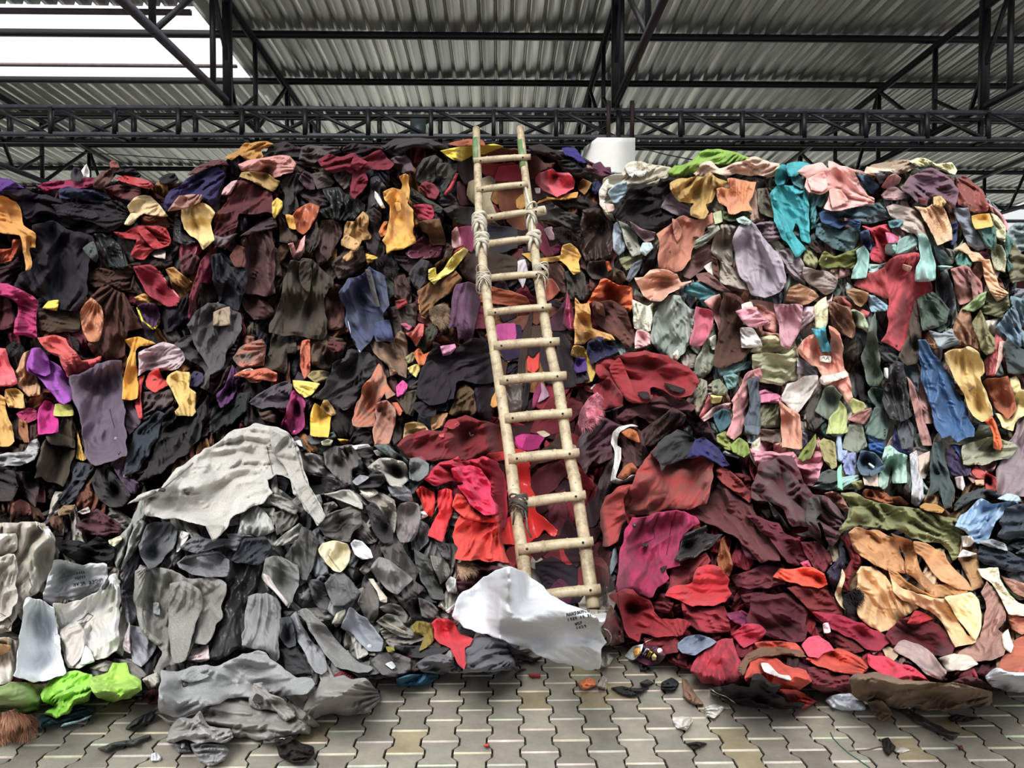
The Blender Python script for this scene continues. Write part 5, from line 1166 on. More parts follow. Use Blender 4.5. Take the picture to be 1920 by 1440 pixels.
+lining|98522a|c|79,118 84,110 90,107 96,114 92,117 84,120|orange lining
+waistband|c2bfba|c|76,96 74,92 76,84 80,80 90,78 95,80 88,80 81,84 79,90 79,94 82,96 82,104 80,110 78,118 84,120 90,116 104,118 107,122 105,124 92,120 80,123 74,121 76,108 77,100|white elastic waistband
skirt|2d2e2f|w4.5|105,100 110,92 118,86 124,82 132,86 138,90 138,100 134,104 124,106 116,110 112,114 110,106|charcoal wool skirt on the red heap
sleeve|282860|c5.5|137,90 144,88 150,92 154,96 160,104 163,109 158,111 152,106 144,103 136,104 131,103|royal blue sleeve beside the charcoal wool skirt
sweater|8a2e2e|c3|154,108 162,112 172,120 181,132 178,137 168,130 158,122 152,116|brick sweater strip behind the maroon-brown sweater
coat|68101e|c2|14,84 20,70 28,60 38,58 52,62 52,70 44,76 40,78 36,84 24,86|dark red coat seen between the middle rungs
blouse|a61268|s3|2,92 6,86 18,86 26,86 20,96 12,98 4,96|magenta satin blouse between the middle rungs
+sleeve|d81c86|s|2,88 6,86 11,86 8,96 4,94|hot pink sleeve
glove|c8b498|c4|18,84 24,83 29,86 24,88|beige glove between the middle rungs
glove|b0957e|c3|42,92 48,94 50,100 46,102|pale tan glove beside the ladder rail
coat|3e2922|c3.6|12,112 18,100 30,92 36,84 38,92 36,104 30,106 20,108|dark chocolate coat triangle between the rungs
shirt|d4241e|c2|0,96 8,97 12,100 6,104 0,104|scarlet rag between the rails above the tenth rung
jacket|c8944a/b98644|c3.6|47,18 47,-2 52,-6 58,-2 60,6 66,8 74,12 78,16 68,16 60,14 54,18|mustard jacket hanging beside the red-brown suit coat
blouse|20244a|s4|57,16 63,12 68,12 70,18 78,20 80,24 70,28 60,33 56,26|navy satin blouse above the red heap
shirt|d0aa44|c3|44,26 46,19 54,20 60,28 64,38 60,46 54,47 56,38 52,30|yellow shirt beside the navy satin blouse
cloth|4a2c74|c4|46,36 48,28 55,28 56,38 48,40|violet rag on the yellow shirt
cloth|27242c|c3|47,40 56,38 58,44 54,47 48,48|black rag under the violet rag
shirt|dc3e30|c3|11,30 13,24 20,22 21,28 20,36 16,40 12,38|scarlet neckline between the rungs
blouse|161417|c4|12,20 20,20 20,24 16,28 12,26|black rag over the scarlet neckline
coat|2d262c|c2|30,34 34,14 40,10 44,18 46,34 48,50 38,52 32,50|slate-black coat beside the ladder above the red heap
coat|33262f|c1|20,20 28,18 32,30 33,48 24,46 22,34|plum-black coat between the rails above the eighth rung
coat|36251f|c2|4,40 6,20 10,4 16,0 14,16 10,30 11,44|long dark brown coat between the rails
blouse|2a1c3c|c1|0,6 6,4 8,14 6,28 0,30|dark violet blouse between the rails
scarf|d04a9a|c2|-2,4 2,2 3,14 0,20|bright pink scarf end between the rails
blouse|502c3a|c2|26,4 34,0 40,-4 44,4 40,8 30,8|mauve-plum blouse beside the seventh rung
dress|981c52|s2|38,2 42,-8 46,-2 47,8 43,8|magenta striped dress edge beside the mustard jacket
jumper|4a392f|c1|12,6 24,4 30,12 24,16 12,18|brown jumper between the rails at the seventh rung
blouse|4e1f1d|c2|86,-8 96,0 96,12 92,16 88,8|dark rust blouse at the edge of the pastel pile
handbag|3e2e26|l2.4|0,50 8,48 10,58 6,70 0,70|brown leather handbag behind the ladder rail
dress|1b1c1f|c2|10,46 14,48 12,64 8,70 8,58|narrow black dress behind the ladder
blouse|8a2758|c3|15,66 16,56 20,48 22,46 24,52 20,60 17,66|wine-magenta blouse between the rungs
blouse|b28aa0|c4|19,62 22,54 22,47 25,50 28,57 22,61|pale mauve blouse between the rungs
sweater|d8d9c4|k3|90,0 102,-4 106,-2 104,8 98,10 92,6|cream knitted sweater at the side edge of the pastel pile
trousers|dcaaaa|c3|93,8 97,7 103,10 104,18 98,21 92,22|pale pink baby trousers under the cream knitted sweater
shawl|939c92/88918a|c2|106,0 116,-8 126,-4 134,0 134,18 128,26 120,30 112,26 106,18 104,10|large sage shawl beside the rose pink skirt
cloth|ded4bc|c3|120,26 124,22 126,28 123,31|cream slip showing under the sage shawl
shirt|998c80|c1|126,30 130,24 138,26 136,36 130,36|taupe shirt below the sage shawl
cardigan|8c907e|c2|137,40 138,28 142,22 148,4 153,2 153,20 152,34 148,40 142,42|long sage cardigan beside the pleated dark brown skirt
+lining|dedac8|c|148,14 153,11 153,22 150,22|cream lining
jacket|65898a|c2|154,36 162,34 172,32 181,30 178,36 166,40 156,42|teal-grey jacket under the pleated dark brown skirt
trousers|739c98|c3|158,42 166,40 170,42 168,50 162,52|sea-green trouser end under the teal-grey jacket
shirt|e6ac9e/dca090|c2.8|172,-4 184,0 188,8 192,12 190,34 186,36 182,28 178,14|pastel peach shirt beside the pleated dark brown skirt
cloth|dedad4|c4|171,6 180,6 186,14 188,20 180,21 172,20|white rag on the pastel peach shirt
cardigan|928f7a|w2|136,52 140,44 146,46 147,56 142,68 138,72 136,62|khaki-grey cardigan beside the red fleece jacket
skirt|c25c64|w3|140,72 146,60 148,56 150,62 146,72 142,74|rose wool skirt corner beside the red heap
jacket|7a8064|w3.4|150,46 156,44 162,52 161,56 154,57 150,54|olive pocket with two buttons
+button|2e3228|c|153,50
+button|2e3228|c|153,54
cloth|d8cf74|c3|149,56 154,57 158,57 156,62 150,63|pale yellow rag under the olive pocket
jacket|d68e92/cc8a88|c4.6|167,90 161,86 163,80 166,72 166,64 164,60 170,52 174,42 178,38 186,36 188,42 178,48 178,60 174,70 175,76 172,86|long dusty pink jacket hanging low in the pastel pile
blouse|d8aaa6|c3|142,74 150,66 160,62 166,62 160,68 152,72 144,76|pale rose blouse beside the long dusty pink jacket
jacket|335c68|c3.5|151,70 158,66 164,68 164,78 156,85 153,78|folded dark teal jacket beside the long dusty pink jacket
jeans|4f5a65|c4.5|177,44 184,43 186,58 187,78 185,85 175,84 174,76 178,66|slate jeans leg hanging in the pastel pile
+hem|5c6770|c|175,79 186,80 185,86 175,85
cloth|9aabae|c3|176,86 184,86 182,93 177,92|pale blue-grey hem under the slate jeans leg
trousers|92964c|c3|153,86 160,84 166,90 168,98 160,97 154,92|olive-yellow trousers at the side of the red heap
trousers|84983e|c4|164,94 170,88 177,92 178,100 174,103 166,99|leaf-green trousers low in the pastel pile
skirt|929a98|c2|158,100 162,94 170,100 170,104|pale grey skirt below the olive-yellow trousers
sock|d2c6b2|c3|180,92 186,88 186,104 183,110 178,102|cream sock low in the pastel pile
blouse|df92a0|c2|184,90 192,88 192,108 186,112|bright pastel pink blouse low in the pastel pile
blouse|c89a90|c1|180,60 192,56 192,74 186,84 184,70|dull pink blouse beside the slate jeans leg
skirt|e08ab0|s3|184,54 190,52 192,62 184,62|shiny rose skirt above the dull pink blouse
shirt|8d9a8e|c1|186,64 192,62 192,80 187,78|grey-green shirt beside the slate jeans leg
@1440 600 .25
blouse|d6cea4|c2|0,14 6,12 14,18 20,20 16,26 6,24 0,24|cream-green ruffled blouse above the pleated sage blouse
blouse|adad8a|c3|0,26 8,24 14,25 20,20 22,30 23,44 16,46 10,50 4,48 0,44|pleated sage blouse in the lower pastel pile
sock|3fa5b6|c5.4|32,6 38,7 43,5 44,12 46,18 48,23 40,24 38,16|bright turquoise sock on the coral embroidered tunic
blouse|e0d8ac|c4|34,0 44,-4 45,2 42,8 36,7|pale yellow blouse above the turquoise sock
tunic|e89884/dea690|c4|26,28 22,20 30,12 36,10 40,20 46,22 48,12 46,4 54,10 56,20 57,36 60,40 63,52 65,58 60,62 56,56 50,52 42,48 40,42 38,36 32,34|coral embroidered tunic with white lace
+lace|ecdccf|k|38,46 40,42 48,41 58,38 60,42 50,46 42,49
+patch|e2ddd0|p|39,27 47,27 47,32 39,31|white patch
+writing|3a5a4a|p|40,29 42,27.8 43,30 45,28 46,31
jacket|835b46|l3|46,0 56,-6 62,0 66,10 64,14 56,10 48,6|brown leather jacket corner above the black shirt
shirt|a49faa|c3|22,28 30,32 38,38 36,44 28,42 22,40|lilac shirt beside the coral embroidered tunic
shirt|d6d0ca/cac4bc|c4.7|10,56 14,48 22,46 28,42 37,42 36,50 30,60 22,70 20,71 16,66 10,60|off-white shirt draped to a point in the pastel pile
skirt|e07ea2|s3|-2,56 6,55 10,57 8,61 -2,62|hot pink satin skirt strip beside the off-white shirt
cloth|43333f|c2|0,48 8,50 8,56 0,54|dark plum rag above the hot pink satin strip
trousers|d4987f/c98e78|c4.4|8,60 16,66 24,72 25,96 11,96 10,80|salmon trouser leg hanging below the off-white shirt
trousers|7c7e60|c2|0,66 8,62 8,80 0,82|moss-green trousers beside the salmon trouser leg
skirt|857166|c2|0,82 10,82 10,92 6,93 0,88|mauve-brown hem under the moss-green trousers
trousers|c99c8c|c3|4,93 17,92 17,103 4,103|dusty beige-pink trouser end below the salmon leg
blouse|847b98|c2|25,84 30,86 30,94 25,97|lilac blouse edge beside the salmon leg
jacket|4a4341|c3|28,66 36,54 42,50 40,60 44,74 34,84 30,82|dark grey-brown jacket beside the sage-grey trouser leg
trousers|6a7668|c4.4|35,68 40,58 42,52 48,49 56,56 54,62 50,74 46,76|sage-grey trouser leg below the coral tunic
sleeve|abb572|c4.5|44,86 46,74 52,66 54,60 58,66 60,84|yellow-green sleeve beside the sage-grey trouser leg
trousers|7b8a3e|c4|22,104 30,92 36,85 36,94 32,104 26,106|olive-green leg over the bright pink skirt
jacket|3c3833|c2|56,14 62,10 70,14 72,24 68,34 62,30 58,36 56,26|black-olive jacket beside the green suit
shirt|141317|c2|64,34 70,30 74,40 76,50 74,60 70,62 66,52|black shirt in a gap beside the coral tunic
hat|b4b870|c4.4|61,62 64,58 72,62 74,66 70,70 64,70|pale lime hat beneath the black shirt
cuff|a8706a|c4.5|60,75 64,70 74,67 78,66 77,72 72,78 66,77|dusty mauve cuff under the pale lime hat
skirt|25403f|c2|37,82 44,74 44,86 48,88 42,88|dark teal skirt behind the yellow-green sleeve
trousers|7d8172|c3.5|56,96 60,78 70,78 74,90 75,96 66,100 56,97|sage pocket panel below the dusty mauve cuff
suit|626e60|c3.6|70,28 74,16 76,4 80,0 82,14 84,28 86,44 84,50 76,50 72,38|long green-grey suit jacket hanging beside the red dress tip
suit|5b7065|c3|75,54 78,50 86,52 88,64 91,74 84,68 78,62|green-grey suit tail below the long suit jacket
trousers|5e7469|c4.4|73,85 80,66 86,66 92,74 90,82 88,90 80,88|green-grey trouser end with three small marks
+button|26302a|c|87,82
+button|26302a|c|87,84
+button|26302a|c|87,86
shirt|434847|c2|80,16 84,14 90,24 100,22 108,26 112,30 110,34 100,34 90,32 84,30|charcoal draped shirt behind the red dress tip
handbag|3c3c3f|n4|86,50 92,34 96,30 102,32 104,50 106,62 108,72 100,76 92,74 88,66 86,60|shiny charcoal drawstring bag with a black buckle
+buckle|0f0f10|l|86,48 92,47 94,50 90,54 86,52|black buckle
+tag|dcdfdc|p|87,36 90,36 90,44 87,42|white care tag
suit|52463d|c3.6|98,28 104,12 110,0 116,4 114,20 112,32 104,34|brown suit jacket beside the red dress
trousers|53555b|c3|96,76 100,73 106,74 109,80 109,96 100,97|grey trouser leg under the drawstring bag
skirt|4a5080|c2|92,98 95,80 98,84 100,96 107,98 104,101 96,101|indigo skirt behind the grey trouser leg
trousers|a67870|w4.4|104,42 110,50 114,62 116,72 120,84 123,94 116,94 112,80 108,64|long mauve-pink trouser leg beside the blue raincoat
jacket|4b575c|c2|100,34 112,32 114,50 112,56 104,46|dark slate jacket above the blue raincoat
raincoat|386290/2f5680|n5.8|112,16 118,14 124,24 128,30 136,40 142,54 148,64 152,74 156,82 154,88 142,91 136,86 130,88 124,76 118,56 114,38|long bright blue raincoat hanging in the pastel pile
+seam|234a70|c|118,18 126,34 134,56 140,78
jacket|bc815a|c2|114,12 122,8 126,16 130,20 124,22 116,16|tan jacket above the blue raincoat
shirt|ab7c5e|c2|138,10 140,4 148,0 154,4 158,14 160,24 148,20 142,18|tan-brown fanned shirt beside the grey pouch
pouch|969fa2|c4.5|121,8 130,10 138,6 140,12 143,16 136,20 130,22 126,18|light grey pouch with a dark hem
+hem|535d66|c|129,20 143,15 144,18 131,22|dark hem
skirt|4b5c50|c3|112,-4 124,-6 136,-2 134,2 124,6 116,8|bottle green hem beneath the grey jacket
coat|dcc07e/cfae66|c5.6|132,24 140,22 150,20 158,24 162,32 162,40 160,44 164,54 168,66 169,72 166,74 160,77 154,72 150,64 146,54 138,40 134,32|pale yellow trench coat hanging beside the blue raincoat
+stain|8a6a50|c|150,52 154,49 155,50 151,54|brown stain
shirt|837e58|c4|153,2 160,0 166,8 170,14 170,24 164,26 160,22 156,12|olive-khaki shirt above the pale yellow trench coat
dress|c06064|c3|168,24 170,10 175,14 177,20 174,30 170,42 164,42 162,32|coral-rose dress with a satin edge
+edge|e2b4a4|s|174,16 178,16 176,28 170,42 172,30|peach satin edge
trousers|424e4e|c4.4|176,20 180,12 190,22 192,30 192,40 180,40 178,32|dark slate-green trousers at the outer edge of the pastel pile
shirt|7690a0|c3|170,6 178,12 184,20 190,20 190,4 184,0|tattered light blue shirt at the outer edge of the pastel pile
trousers|aa5f3c/985438|c4.5|162,46 166,44 180,42 184,56 186,66 180,75 170,66 166,58|terracotta trousers over the cream-yellow trousers
trousers|e8d494|c3.6|180,44 186,42 190,52 192,58 188,74 184,84 176,80 170,70 176,72 182,74 186,66|cream-yellow trousers near the outer edge of the pastel pile
blanket|908084/85757a|c2.7|188,70 192,66 192,130 172,132 172,110 176,96 184,88|lilac-grey blanket hanging at the outer edge of the pastel pile
sock|e0662a|c5|162,76 168,72 171,78 174,86 176,94 174,98 169,96 169,86 166,80|bright orange sock below the yellow trench coat
sheet|a3a88f|c3.5|133,93 140,90 154,88 158,78 168,80 170,86 162,92 160,94|sage linen sheet under the blue raincoat
shirt|979a80|c4|146,94 160,90 170,86 184,92 188,96 180,104 168,106 160,109 146,108|pale moss shirt below the sage linen sheet
cloth|c89c94|c3|158,109 172,106 170,112 165,117|dusty pink triangle under the pale moss shirt
trousers|c04a44|c3|153,114 156,109 162,114 172,118 172,128 170,130 163,128 162,120 156,118|red corduroy trousers near the foot of the pastel pile
cloth|d2a280|c3|155,120 162,120 162,124 156,124|peach rag beside the red corduroy trousers
sweater|3f3456|c3.5|133,96 142,100 146,108 152,112 150,117 138,117 134,110|dark violet sweater near the foot of the pastel pile
blouse|4462a0|c2|136,94 144,94 145,104 142,99|bright blue blouse edge above the dark violet sweater
coat|3e4e4c|c4.7|120,134 122,112 124,92 130,90 132,100 136,116 140,128 138,140 132,141 128,128|long bottle-green coat low in the pastel pile
shirt|abcbbc/9fc0b0|c4|83,124 84,112 88,96 92,94 97,98 104,102 104,112 104,122 94,122 92,112 90,124 86,127|seafoam shirt low in the pastel pile
cloth|2a5896|c3|75,93 87,92 87,103 82,100 76,98|royal blue rag above the slate blue cap
skirt|526c98|c2|75,86 87,90 87,93 76,92|steel blue hem above the royal blue rag
cap|52687a|c5.5|66,108 70,98 80,100 86,106 88,110 76,117 70,116|slate blue baseball cap low in the pastel pile
+logo|d8dce0|p|76,107 80,110 79,111 75,108
+brim|4a6072|c|76,114 88,108 88,111 78,118
shirt|9caed2|c3|50,104 52,86 55,88 56,98 60,98 58,108|periwinkle shirt beside the gold ruffled blouse
shirt|828bb4|c3|56,110 60,100 66,100 66,116 58,116|lilac-blue shirt beside the slate blue cap
skirt|e795a6/db8a9c|c3|0,96 8,100 18,98 24,104 30,104 34,96 38,88 42,100 42,108 38,118 34,124 28,124 22,118 18,114 4,112 0,112|wide bright pink skirt low in the pastel pile
blouse|978e5a|c3|38,92 42,88 50,92 52,110 48,112 42,106|gold-olive ruffled blouse beside the bright pink skirt
cap|4f5450|c4.4|37,122 40,114 46,112 52,114 53,120 44,123|dark grey-green cap at the foot of the pastel pile
skirt|98bab5|c3|32,126 42,122 54,118 68,116 70,120 66,126 56,128 40,127|pale mint skirt at the foot of the pastel pile
scarf|86dcb2|c4|52,112 55,108 56,128 52,126|bright mint strip over the pale mint skirt
pouch|e0c2b0|c4.4|71,116 82,114 83,125 72,124|cream-pink pouch under the slate blue cap
trousers|2e2820|c3|88,127 94,121 104,122 107,128 106,138 96,137 90,132|dark olive trousers at the foot of the seafoam shirt
trousers|b8b7bc|c4.6|106,100 111,98 113,112 116,122 117,134 112,140 108,138 107,116|silvery white trousers hanging low in the pastel pile
trousers|c8b2a2|c3.6|112,102 122,98 122,112 118,119 113,118|beige trouser leg beside the silvery white trousers
shoe|d8c0c0|c3|140,118 146,117 148,124 146,128 142,126|pale pink slipper at the foot of the pastel pile
cloth|949254|c3|62,122 70,120 74,124 68,128|olive-lime rag under the pale mint skirt
shirt|5a625e|c1|60,40 68,38 72,50 66,58 60,50|dark sage shirt behind the coral tunic
blouse|b09a94|c1|88,96 100,78 108,98 98,100|dim beige blouse behind the indigo skirt
dress|6d6a62|c1|108,96 118,94 124,100 112,104|moss-grey dress below the mauve-pink trouser leg
@1440 900 .25
blanket|b46c44|c3|70,10 74,6 86,8 92,12 100,12 106,18 104,20 92,18 84,18 72,14|terracotta blanket edge on the crest of the tan heap
blouse|c0826a|s3|42,10 48,8 56,12 60,20 70,24 60,26 50,18|copper satin blouse between the wine velvet and the olive shirt
shirt|878a58/7a7d50|c4|55,8 64,10 74,14 86,18 100,20 116,22 130,26 142,30 148,38 146,48 144,56 138,60 134,52 128,48 118,46 108,44 96,38 84,36 76,36 68,34 60,38 54,40 53,37 60,28 62,20 56,14|large olive green shirt across the top of the tan heap
+drawstring|dcd4b4|c|119,43 119,40 122,39 125,41 125,44 123,46
+drawstring|dcd4b4|c|127,45 132,46 138,45
sweater|b48238|c4|113,20 118,17 126,18 132,22 130,25 122,24|golden mustard roll behind the olive green shirt
coat|c8915e/b98452|c5.6|60,40 66,36 76,38 84,38 92,42 98,48 102,58 104,70 100,70 88,68 78,62 72,58 66,52 62,46|camel coat with a bronze satin lining on the tan heap
+lining|b88046/9c6634|s|92,40 98,42 108,46 112,60 116,70 124,78 134,78 148,78 150,84 136,88 124,88 116,80 110,74 104,70 102,56 98,48|bronze satin lining
+front_panel|c68f5c|c|109,46 118,47 126,52 132,54 134,60 140,66 146,72 152,80 154,83 144,82 130,76 122,68 116,58 110,54
+hem|bf8850|c|90,66 96,68 104,76 114,82 122,86 128,88 116,88 100,80 92,74
sleeve|a57c4e|w4.6|146,46 156,48 158,60 160,72 162,80 154,82 148,70 142,60|brown camel sleeve end beside the cream knitted sleeve
trousers|daaf7a/cca270|c4.7|66,70 70,64 78,64 86,70 92,76 98,84 106,90 112,96 104,102 96,110 84,114 72,108 67,100 66,88 66,78|cream-tan blouse bulging below the camel coat
trousers|ddb482|c5.6|92,74 100,80 112,86 124,88 134,88 140,98 144,110 150,116 156,118 156,122 148,124 140,126 134,112 124,100 112,94 102,90 94,84|long cream-tan trouser leg reaching toward the paving
+lining|e6d098|c|132,88 142,86 152,84 158,90 160,100 160,110 156,120 148,112 142,104 138,96|pale yellow lining
cloth|dcd6ce|c5|145,42 152,42 155,46 152,50 146,50|white puff beside the olive green shirt
cloth|e0dcd8|c5.4|142,58 146,52 157,55 150,57|white triangle under the white puff
shirt|92b2d0/a2bcd6|c4|140,34 144,26 152,20 160,14 168,18 174,16 184,14 188,18 180,22 172,30 170,36 164,44 158,47 152,46 148,38|light blue shirt behind the olive green shirt
+collar|b0c4d2|c|172,14 180,10 188,12 190,16 182,16
jacket|3f4748|c3|140,18 148,10 160,6 170,8 176,14 166,16 156,14 146,20 140,24|dark slate jacket at the foot of the lilac-grey blanket
shirt|38434f|c4|174,30 178,22 186,18 192,18 192,42 182,44 172,42 176,36|navy shirt beside the light blue shirt
trousers|2e3744|c4|158,50 166,50 176,52 188,58 192,60 192,68 180,68 168,64 158,60|navy trousers above the cream knitted sleeve
scarf|adb0b5|c4|156,46 168,44 178,48 180,53 166,50|pale grey scarf between the navy shirt and navy trousers
jumper|595e60|c3|178,68 192,66 192,78 184,78|grey jumper below the navy trousers
sleeve|e2dabc|k5.6|157,66 166,65 174,66 174,74 180,84 188,92 191,100 188,102 180,100 174,88 168,78 160,72|cream knitted sleeve beside the tan heap
sweater|b98878|c3|174,72 182,74 192,84 192,96 184,84|dusty pink-brown sweater behind the cream knitted sleeve
trousers|ac8274/9c7468|c4|160,84 164,76 170,82 176,94 178,106 172,112 180,120 178,130 166,136 154,136 142,132 150,124 158,118 162,108 164,96|mauve-beige trousers beside the long cream-tan leg
cloth|e0d8cc|c5|175,116 180,112 184,124 182,130 177,126|white rag on the mauve-beige trousers
shirt|c05e3e/b05438|c3|172,140 178,128 186,118 192,112 192,142 180,146|rust orange shirt at the foot of the tan heap
shirt|b87054|c3|178,98 188,102 192,106 190,116 182,112|salmon-brown shirt above the rust orange shirt
gown|4e0b1e|v3|0,-6 8,-8 18,-4 26,2 34,10 44,12 54,22 58,30 54,40 48,50 44,44 38,32 28,36 18,34 8,20 0,12|deep wine velvet gown between the red heap and the olive shirt
+lining|4c4646|c|0,16 8,24 14,34 20,40 30,38 28,28 30,14 38,12 40,24 36,30 40,40 40,44 26,42 16,38 6,30|grey lining
shirt|62192b|c3|0,26 8,32 14,40 24,46 32,58 24,64 14,62 4,48|wine shirt beneath the wine velvet gown
shirt|6d2130|c3|24,46 36,46 44,52 48,60 42,70 34,66 28,56|dusty wine shirt above the orange-red cloth
cloth|c24672|c4|24,62 30,60 33,66 28,66|small pink rag above the orange-red cloth
cloth|e8502e/d8482c|c5.7|4,72 8,67 18,66 34,66 42,70 45,78 38,81 24,79 12,76|orange-red cloth on the side of the red heap
blouse|2e2644|s3|44,70 50,62 56,56 58,66 54,78 50,84 46,78|dark violet blouse beside the orange-red cloth
scarf|dabc94|c4|50,86 54,74 56,66 58,72 55,84 58,98 54,94|narrow cream scarf beside the black pompom
dress|760e1b|c3|55,42 60,40 66,52 72,60 68,66 62,76 60,84 56,80 56,70 62,60|dark scarlet dress beside the camel coat
hat|0d0d10|f5|56,92 58,86 64,82 67,84 67,92 60,95|black furry pompom hat beside the cream-tan blouse
sweater|521522|c3|0,88 12,86 22,88 30,98 28,108 30,114 24,122 10,120 0,112|wine wool sweater low in the red heap
skirt|741c20|c3|14,80 30,80 44,82 50,90 56,100 46,102 34,100 24,90|brick red skirt below the orange-red cloth
dress|9a1436/861230|c4.7|32,98 44,100 56,102 72,108 84,114 88,118 92,122 84,128 72,126 60,118 48,112 40,106|long crimson dress with a white tag
+tag|ddd8d8|p|41,108 45,107 47,114 42,115|white tag
shirt|64101a|c3|42,112 56,116 66,122 72,128 60,130 48,124|dark red shirt under the long crimson dress
coat|620e1d/560c1a|w4.7|88,116 98,106 110,100 124,106 134,112 140,124 138,132 126,132 108,126 94,124|deep red coat under the cream-tan leg
blouse|ac1628|c4|104,108 110,98 118,100 124,104 112,108|bright red blouse between the cream-tan blouse and its leg
cap|dc4460|c5|25,124 30,118 38,117 46,122 50,128 42,130 38,134 30,132|coral pink cloth bulge low beside the red shirts
shirt|c4462e|c4|0,122 8,120 20,122 28,130 26,134 12,128 0,126|brick orange shirt above the olive-brown strip
shirt|cc442e/bc3c2a|c4|28,134 38,130 52,126 64,130 76,140 70,146 50,144 34,138|orange-red shirt at the foot of the red heap
trousers|b0948e/947e7c|c5.6|94,127 98,121 104,120 116,124 126,134 134,142 130,150 118,146 106,134 98,130|faded mauve fleece trousers lying by the paving
shirt|d8ccba|c4|128,134 140,130 152,132 158,138 148,142 134,144|cream shirt at the foot of the mauve-beige trousers
sweater|4d1320|c1|58,96 66,100 76,108 64,110|dim crimson sweater behind the cream-tan blouse
@0 1140 .33333
shirt|86a052|c3|0,47 8,42 20,42 28,44 24,52 22,58 10,60 0,60|dull green shirt on the paving below the sacks
trousers|143e46|c3|16,66 24,60 32,62 40,58 42,54 54,56 52,60 42,63 30,66 22,68|dark teal trousers under the lime green shirt
+hem|9cc0c8|c|36,65 44,63 52,60 50,62 42,65 34,67|pale blue hem
tshirt|9ada28/8ccc28|n4|23,48 30,38 42,35 52,38 53,44 50,52 42,55 38,60 32,62 25,60 30,56 24,52|bright lime green shirt in front of the sacks
tshirt|a0d22c/8cba2c|n4|50,40 60,36 63,31 71,31 73,37 80,41 80,46 74,50 64,53 56,51 52,46|second lime green shirt, nearer to the grey heap
stole|96684e/7c5440|f5|0,60 8,58 16,60 21,63 18,68 8,71 0,72|reddish brown fur stole lying on the paving
cloth|8f887d|c3|50,34 60,29 66,32 60,36|taupe rag behind the lime green shirts
cloth|aaa49b|c3|80,40 88,36 90,42 84,46|grey-beige rag between the lime shirt and heather jumper
cloth|641628|c3|80,48 90,45 89,54 83,54|wine red rag beside the grey heather jumper
cloth|4c4239|c3|66,52 80,50 80,52 68,54|dirty brown strip beside the second lime shirt
braid|3e3f3c|k4|55,79 62,76 74,74 84,71 85,73 76,77 66,78 60,81|frayed dark braid on the paving
cloth|2e3634|c3|70,68 76,62 86,58 88,60 82,66 74,68|dark torn rag beside the grey heather jumper
paper|dde0e0|p3|85,82 88,81 91,84 90,86 85,86|small white paper scrap on the paving
trousers|95918b/8a8680|c3.6|88,60 98,62 112,56 124,52 136,50 150,56 160,62 172,62 176,66 175,70 160,72 146,74 134,72 120,70 104,68 96,66|plain light grey trousers flat on the paving
jumper|979898/8b8c8c|m5.7|91,36 100,35 110,33 124,32 132,28 140,25 146,24 152,28 160,34 166,38 176,40 178,43 172,48 160,50 150,50 140,50 128,51 118,56 106,60 98,61 90,58 88,52 90,44|grey heather jumper lying in front of the grey heap
+button|2a2a2c|c|104,43
+collar|8a8b8b|m|102,40 108,36 118,38 112,41 106,42
sleeve|908c87|c6.6|140,51 143,42 148,42 152,48 160,52 164,56 166,60 161,64 156,58 150,57 146,57 141,55|light grey sleeve with an open cuff standing on the heather jumper
+opening|1a1818|p|142,52 144,48 148,50 147,54|dark opening
jumper|9b9895|c5.8|94,74 96,66 102,62 108,62 112,58 118,66 130,68 131,73 124,76 112,76 104,74 98,75|pale grey jumper loop at the front edge of the grey clothes
sock|8e8d8f|c4|107,76 114,74 124,76 129,80 126,86 118,89 112,86 108,80|grey balled sock, farthest out on the paving
cloth|6f757d|c3|97,75 106,75 108,81 100,81|blue-grey rag with a small white mark beside the balled sock
+logo|dcdcdc|p|102,76 104,76 104,78 102,79
hood|8c8883/827e79|c4.7|170,58 176,48 182,40 192,38 205,40 212,46 214,52 208,58 196,60 186,60 176,62|domed grey hood at the outer foot of the grey heap
strap|7c7974|c5|162,50 168,56 176,62 180,66 176,67 168,62|grey strap beside the domed grey hood
sock|171511|w3|155,74 160,74 164,72 170,76 176,78 177,82 172,87 164,87 157,83|black woollen sock on the paving
paper|cdd4d0|p2|148,73 164,72 160,75 148,76|white care label lying by the black sock
@640 1140 .33333
jeans|175876|c3|31,40 36,38 46,37 50,35 55,37 52,41 48,43 38,44 32,44|teal denim scrap at the edge of the paving
dress|4c4d57|v4|70,22 76,17 86,16 94,20 98,30 97,35 88,36 76,36 68,36 70,28|slate velvet skirt on the paving under the big white sack
scarf|17171e|c4|93,20 100,24 108,28 113,27 108,31 102,30 96,26|black scarf end under the big white sack
cloth|2d2d2d|c4|94,30 100,34 104,34 98,36|black scrap beside the slate velvet skirt
cloth|ac2424|c3|105,37 112,37 112,39 106,39|tiny red rag near the bottom of the big white sack
wrapper|dc783c|n3|133,42 138,39 142,40 144,44 136,46|crumpled orange and blue wrapper on the paving
cloth|a89c90|c3|144,44 147,38 150,40 149,46|beige shred beside the orange wrapper
cloth|242628|c3|152,45 158,44 166,45 173,45 168,48 163,50 156,48|black triangular rag on the paving below the snack wrapper
cloth|2e2c2c|c3|168,42 172,40 176,42 170,44|small black rag next to the snack wrapper
cloth|20252a|c3|180,42 186,39 190,42 188,46 180,46|blue-black rag beside a red rag on the paving
paper|d6d0c8|p3|186,62 192,61 198,63 194,69 188,67|crumpled white paper on the paving
cloth|d43820|c3|80,77 83,76 83,78 81,78|tiny scarlet scrap alone on the middle of the paving
@0 0 .1
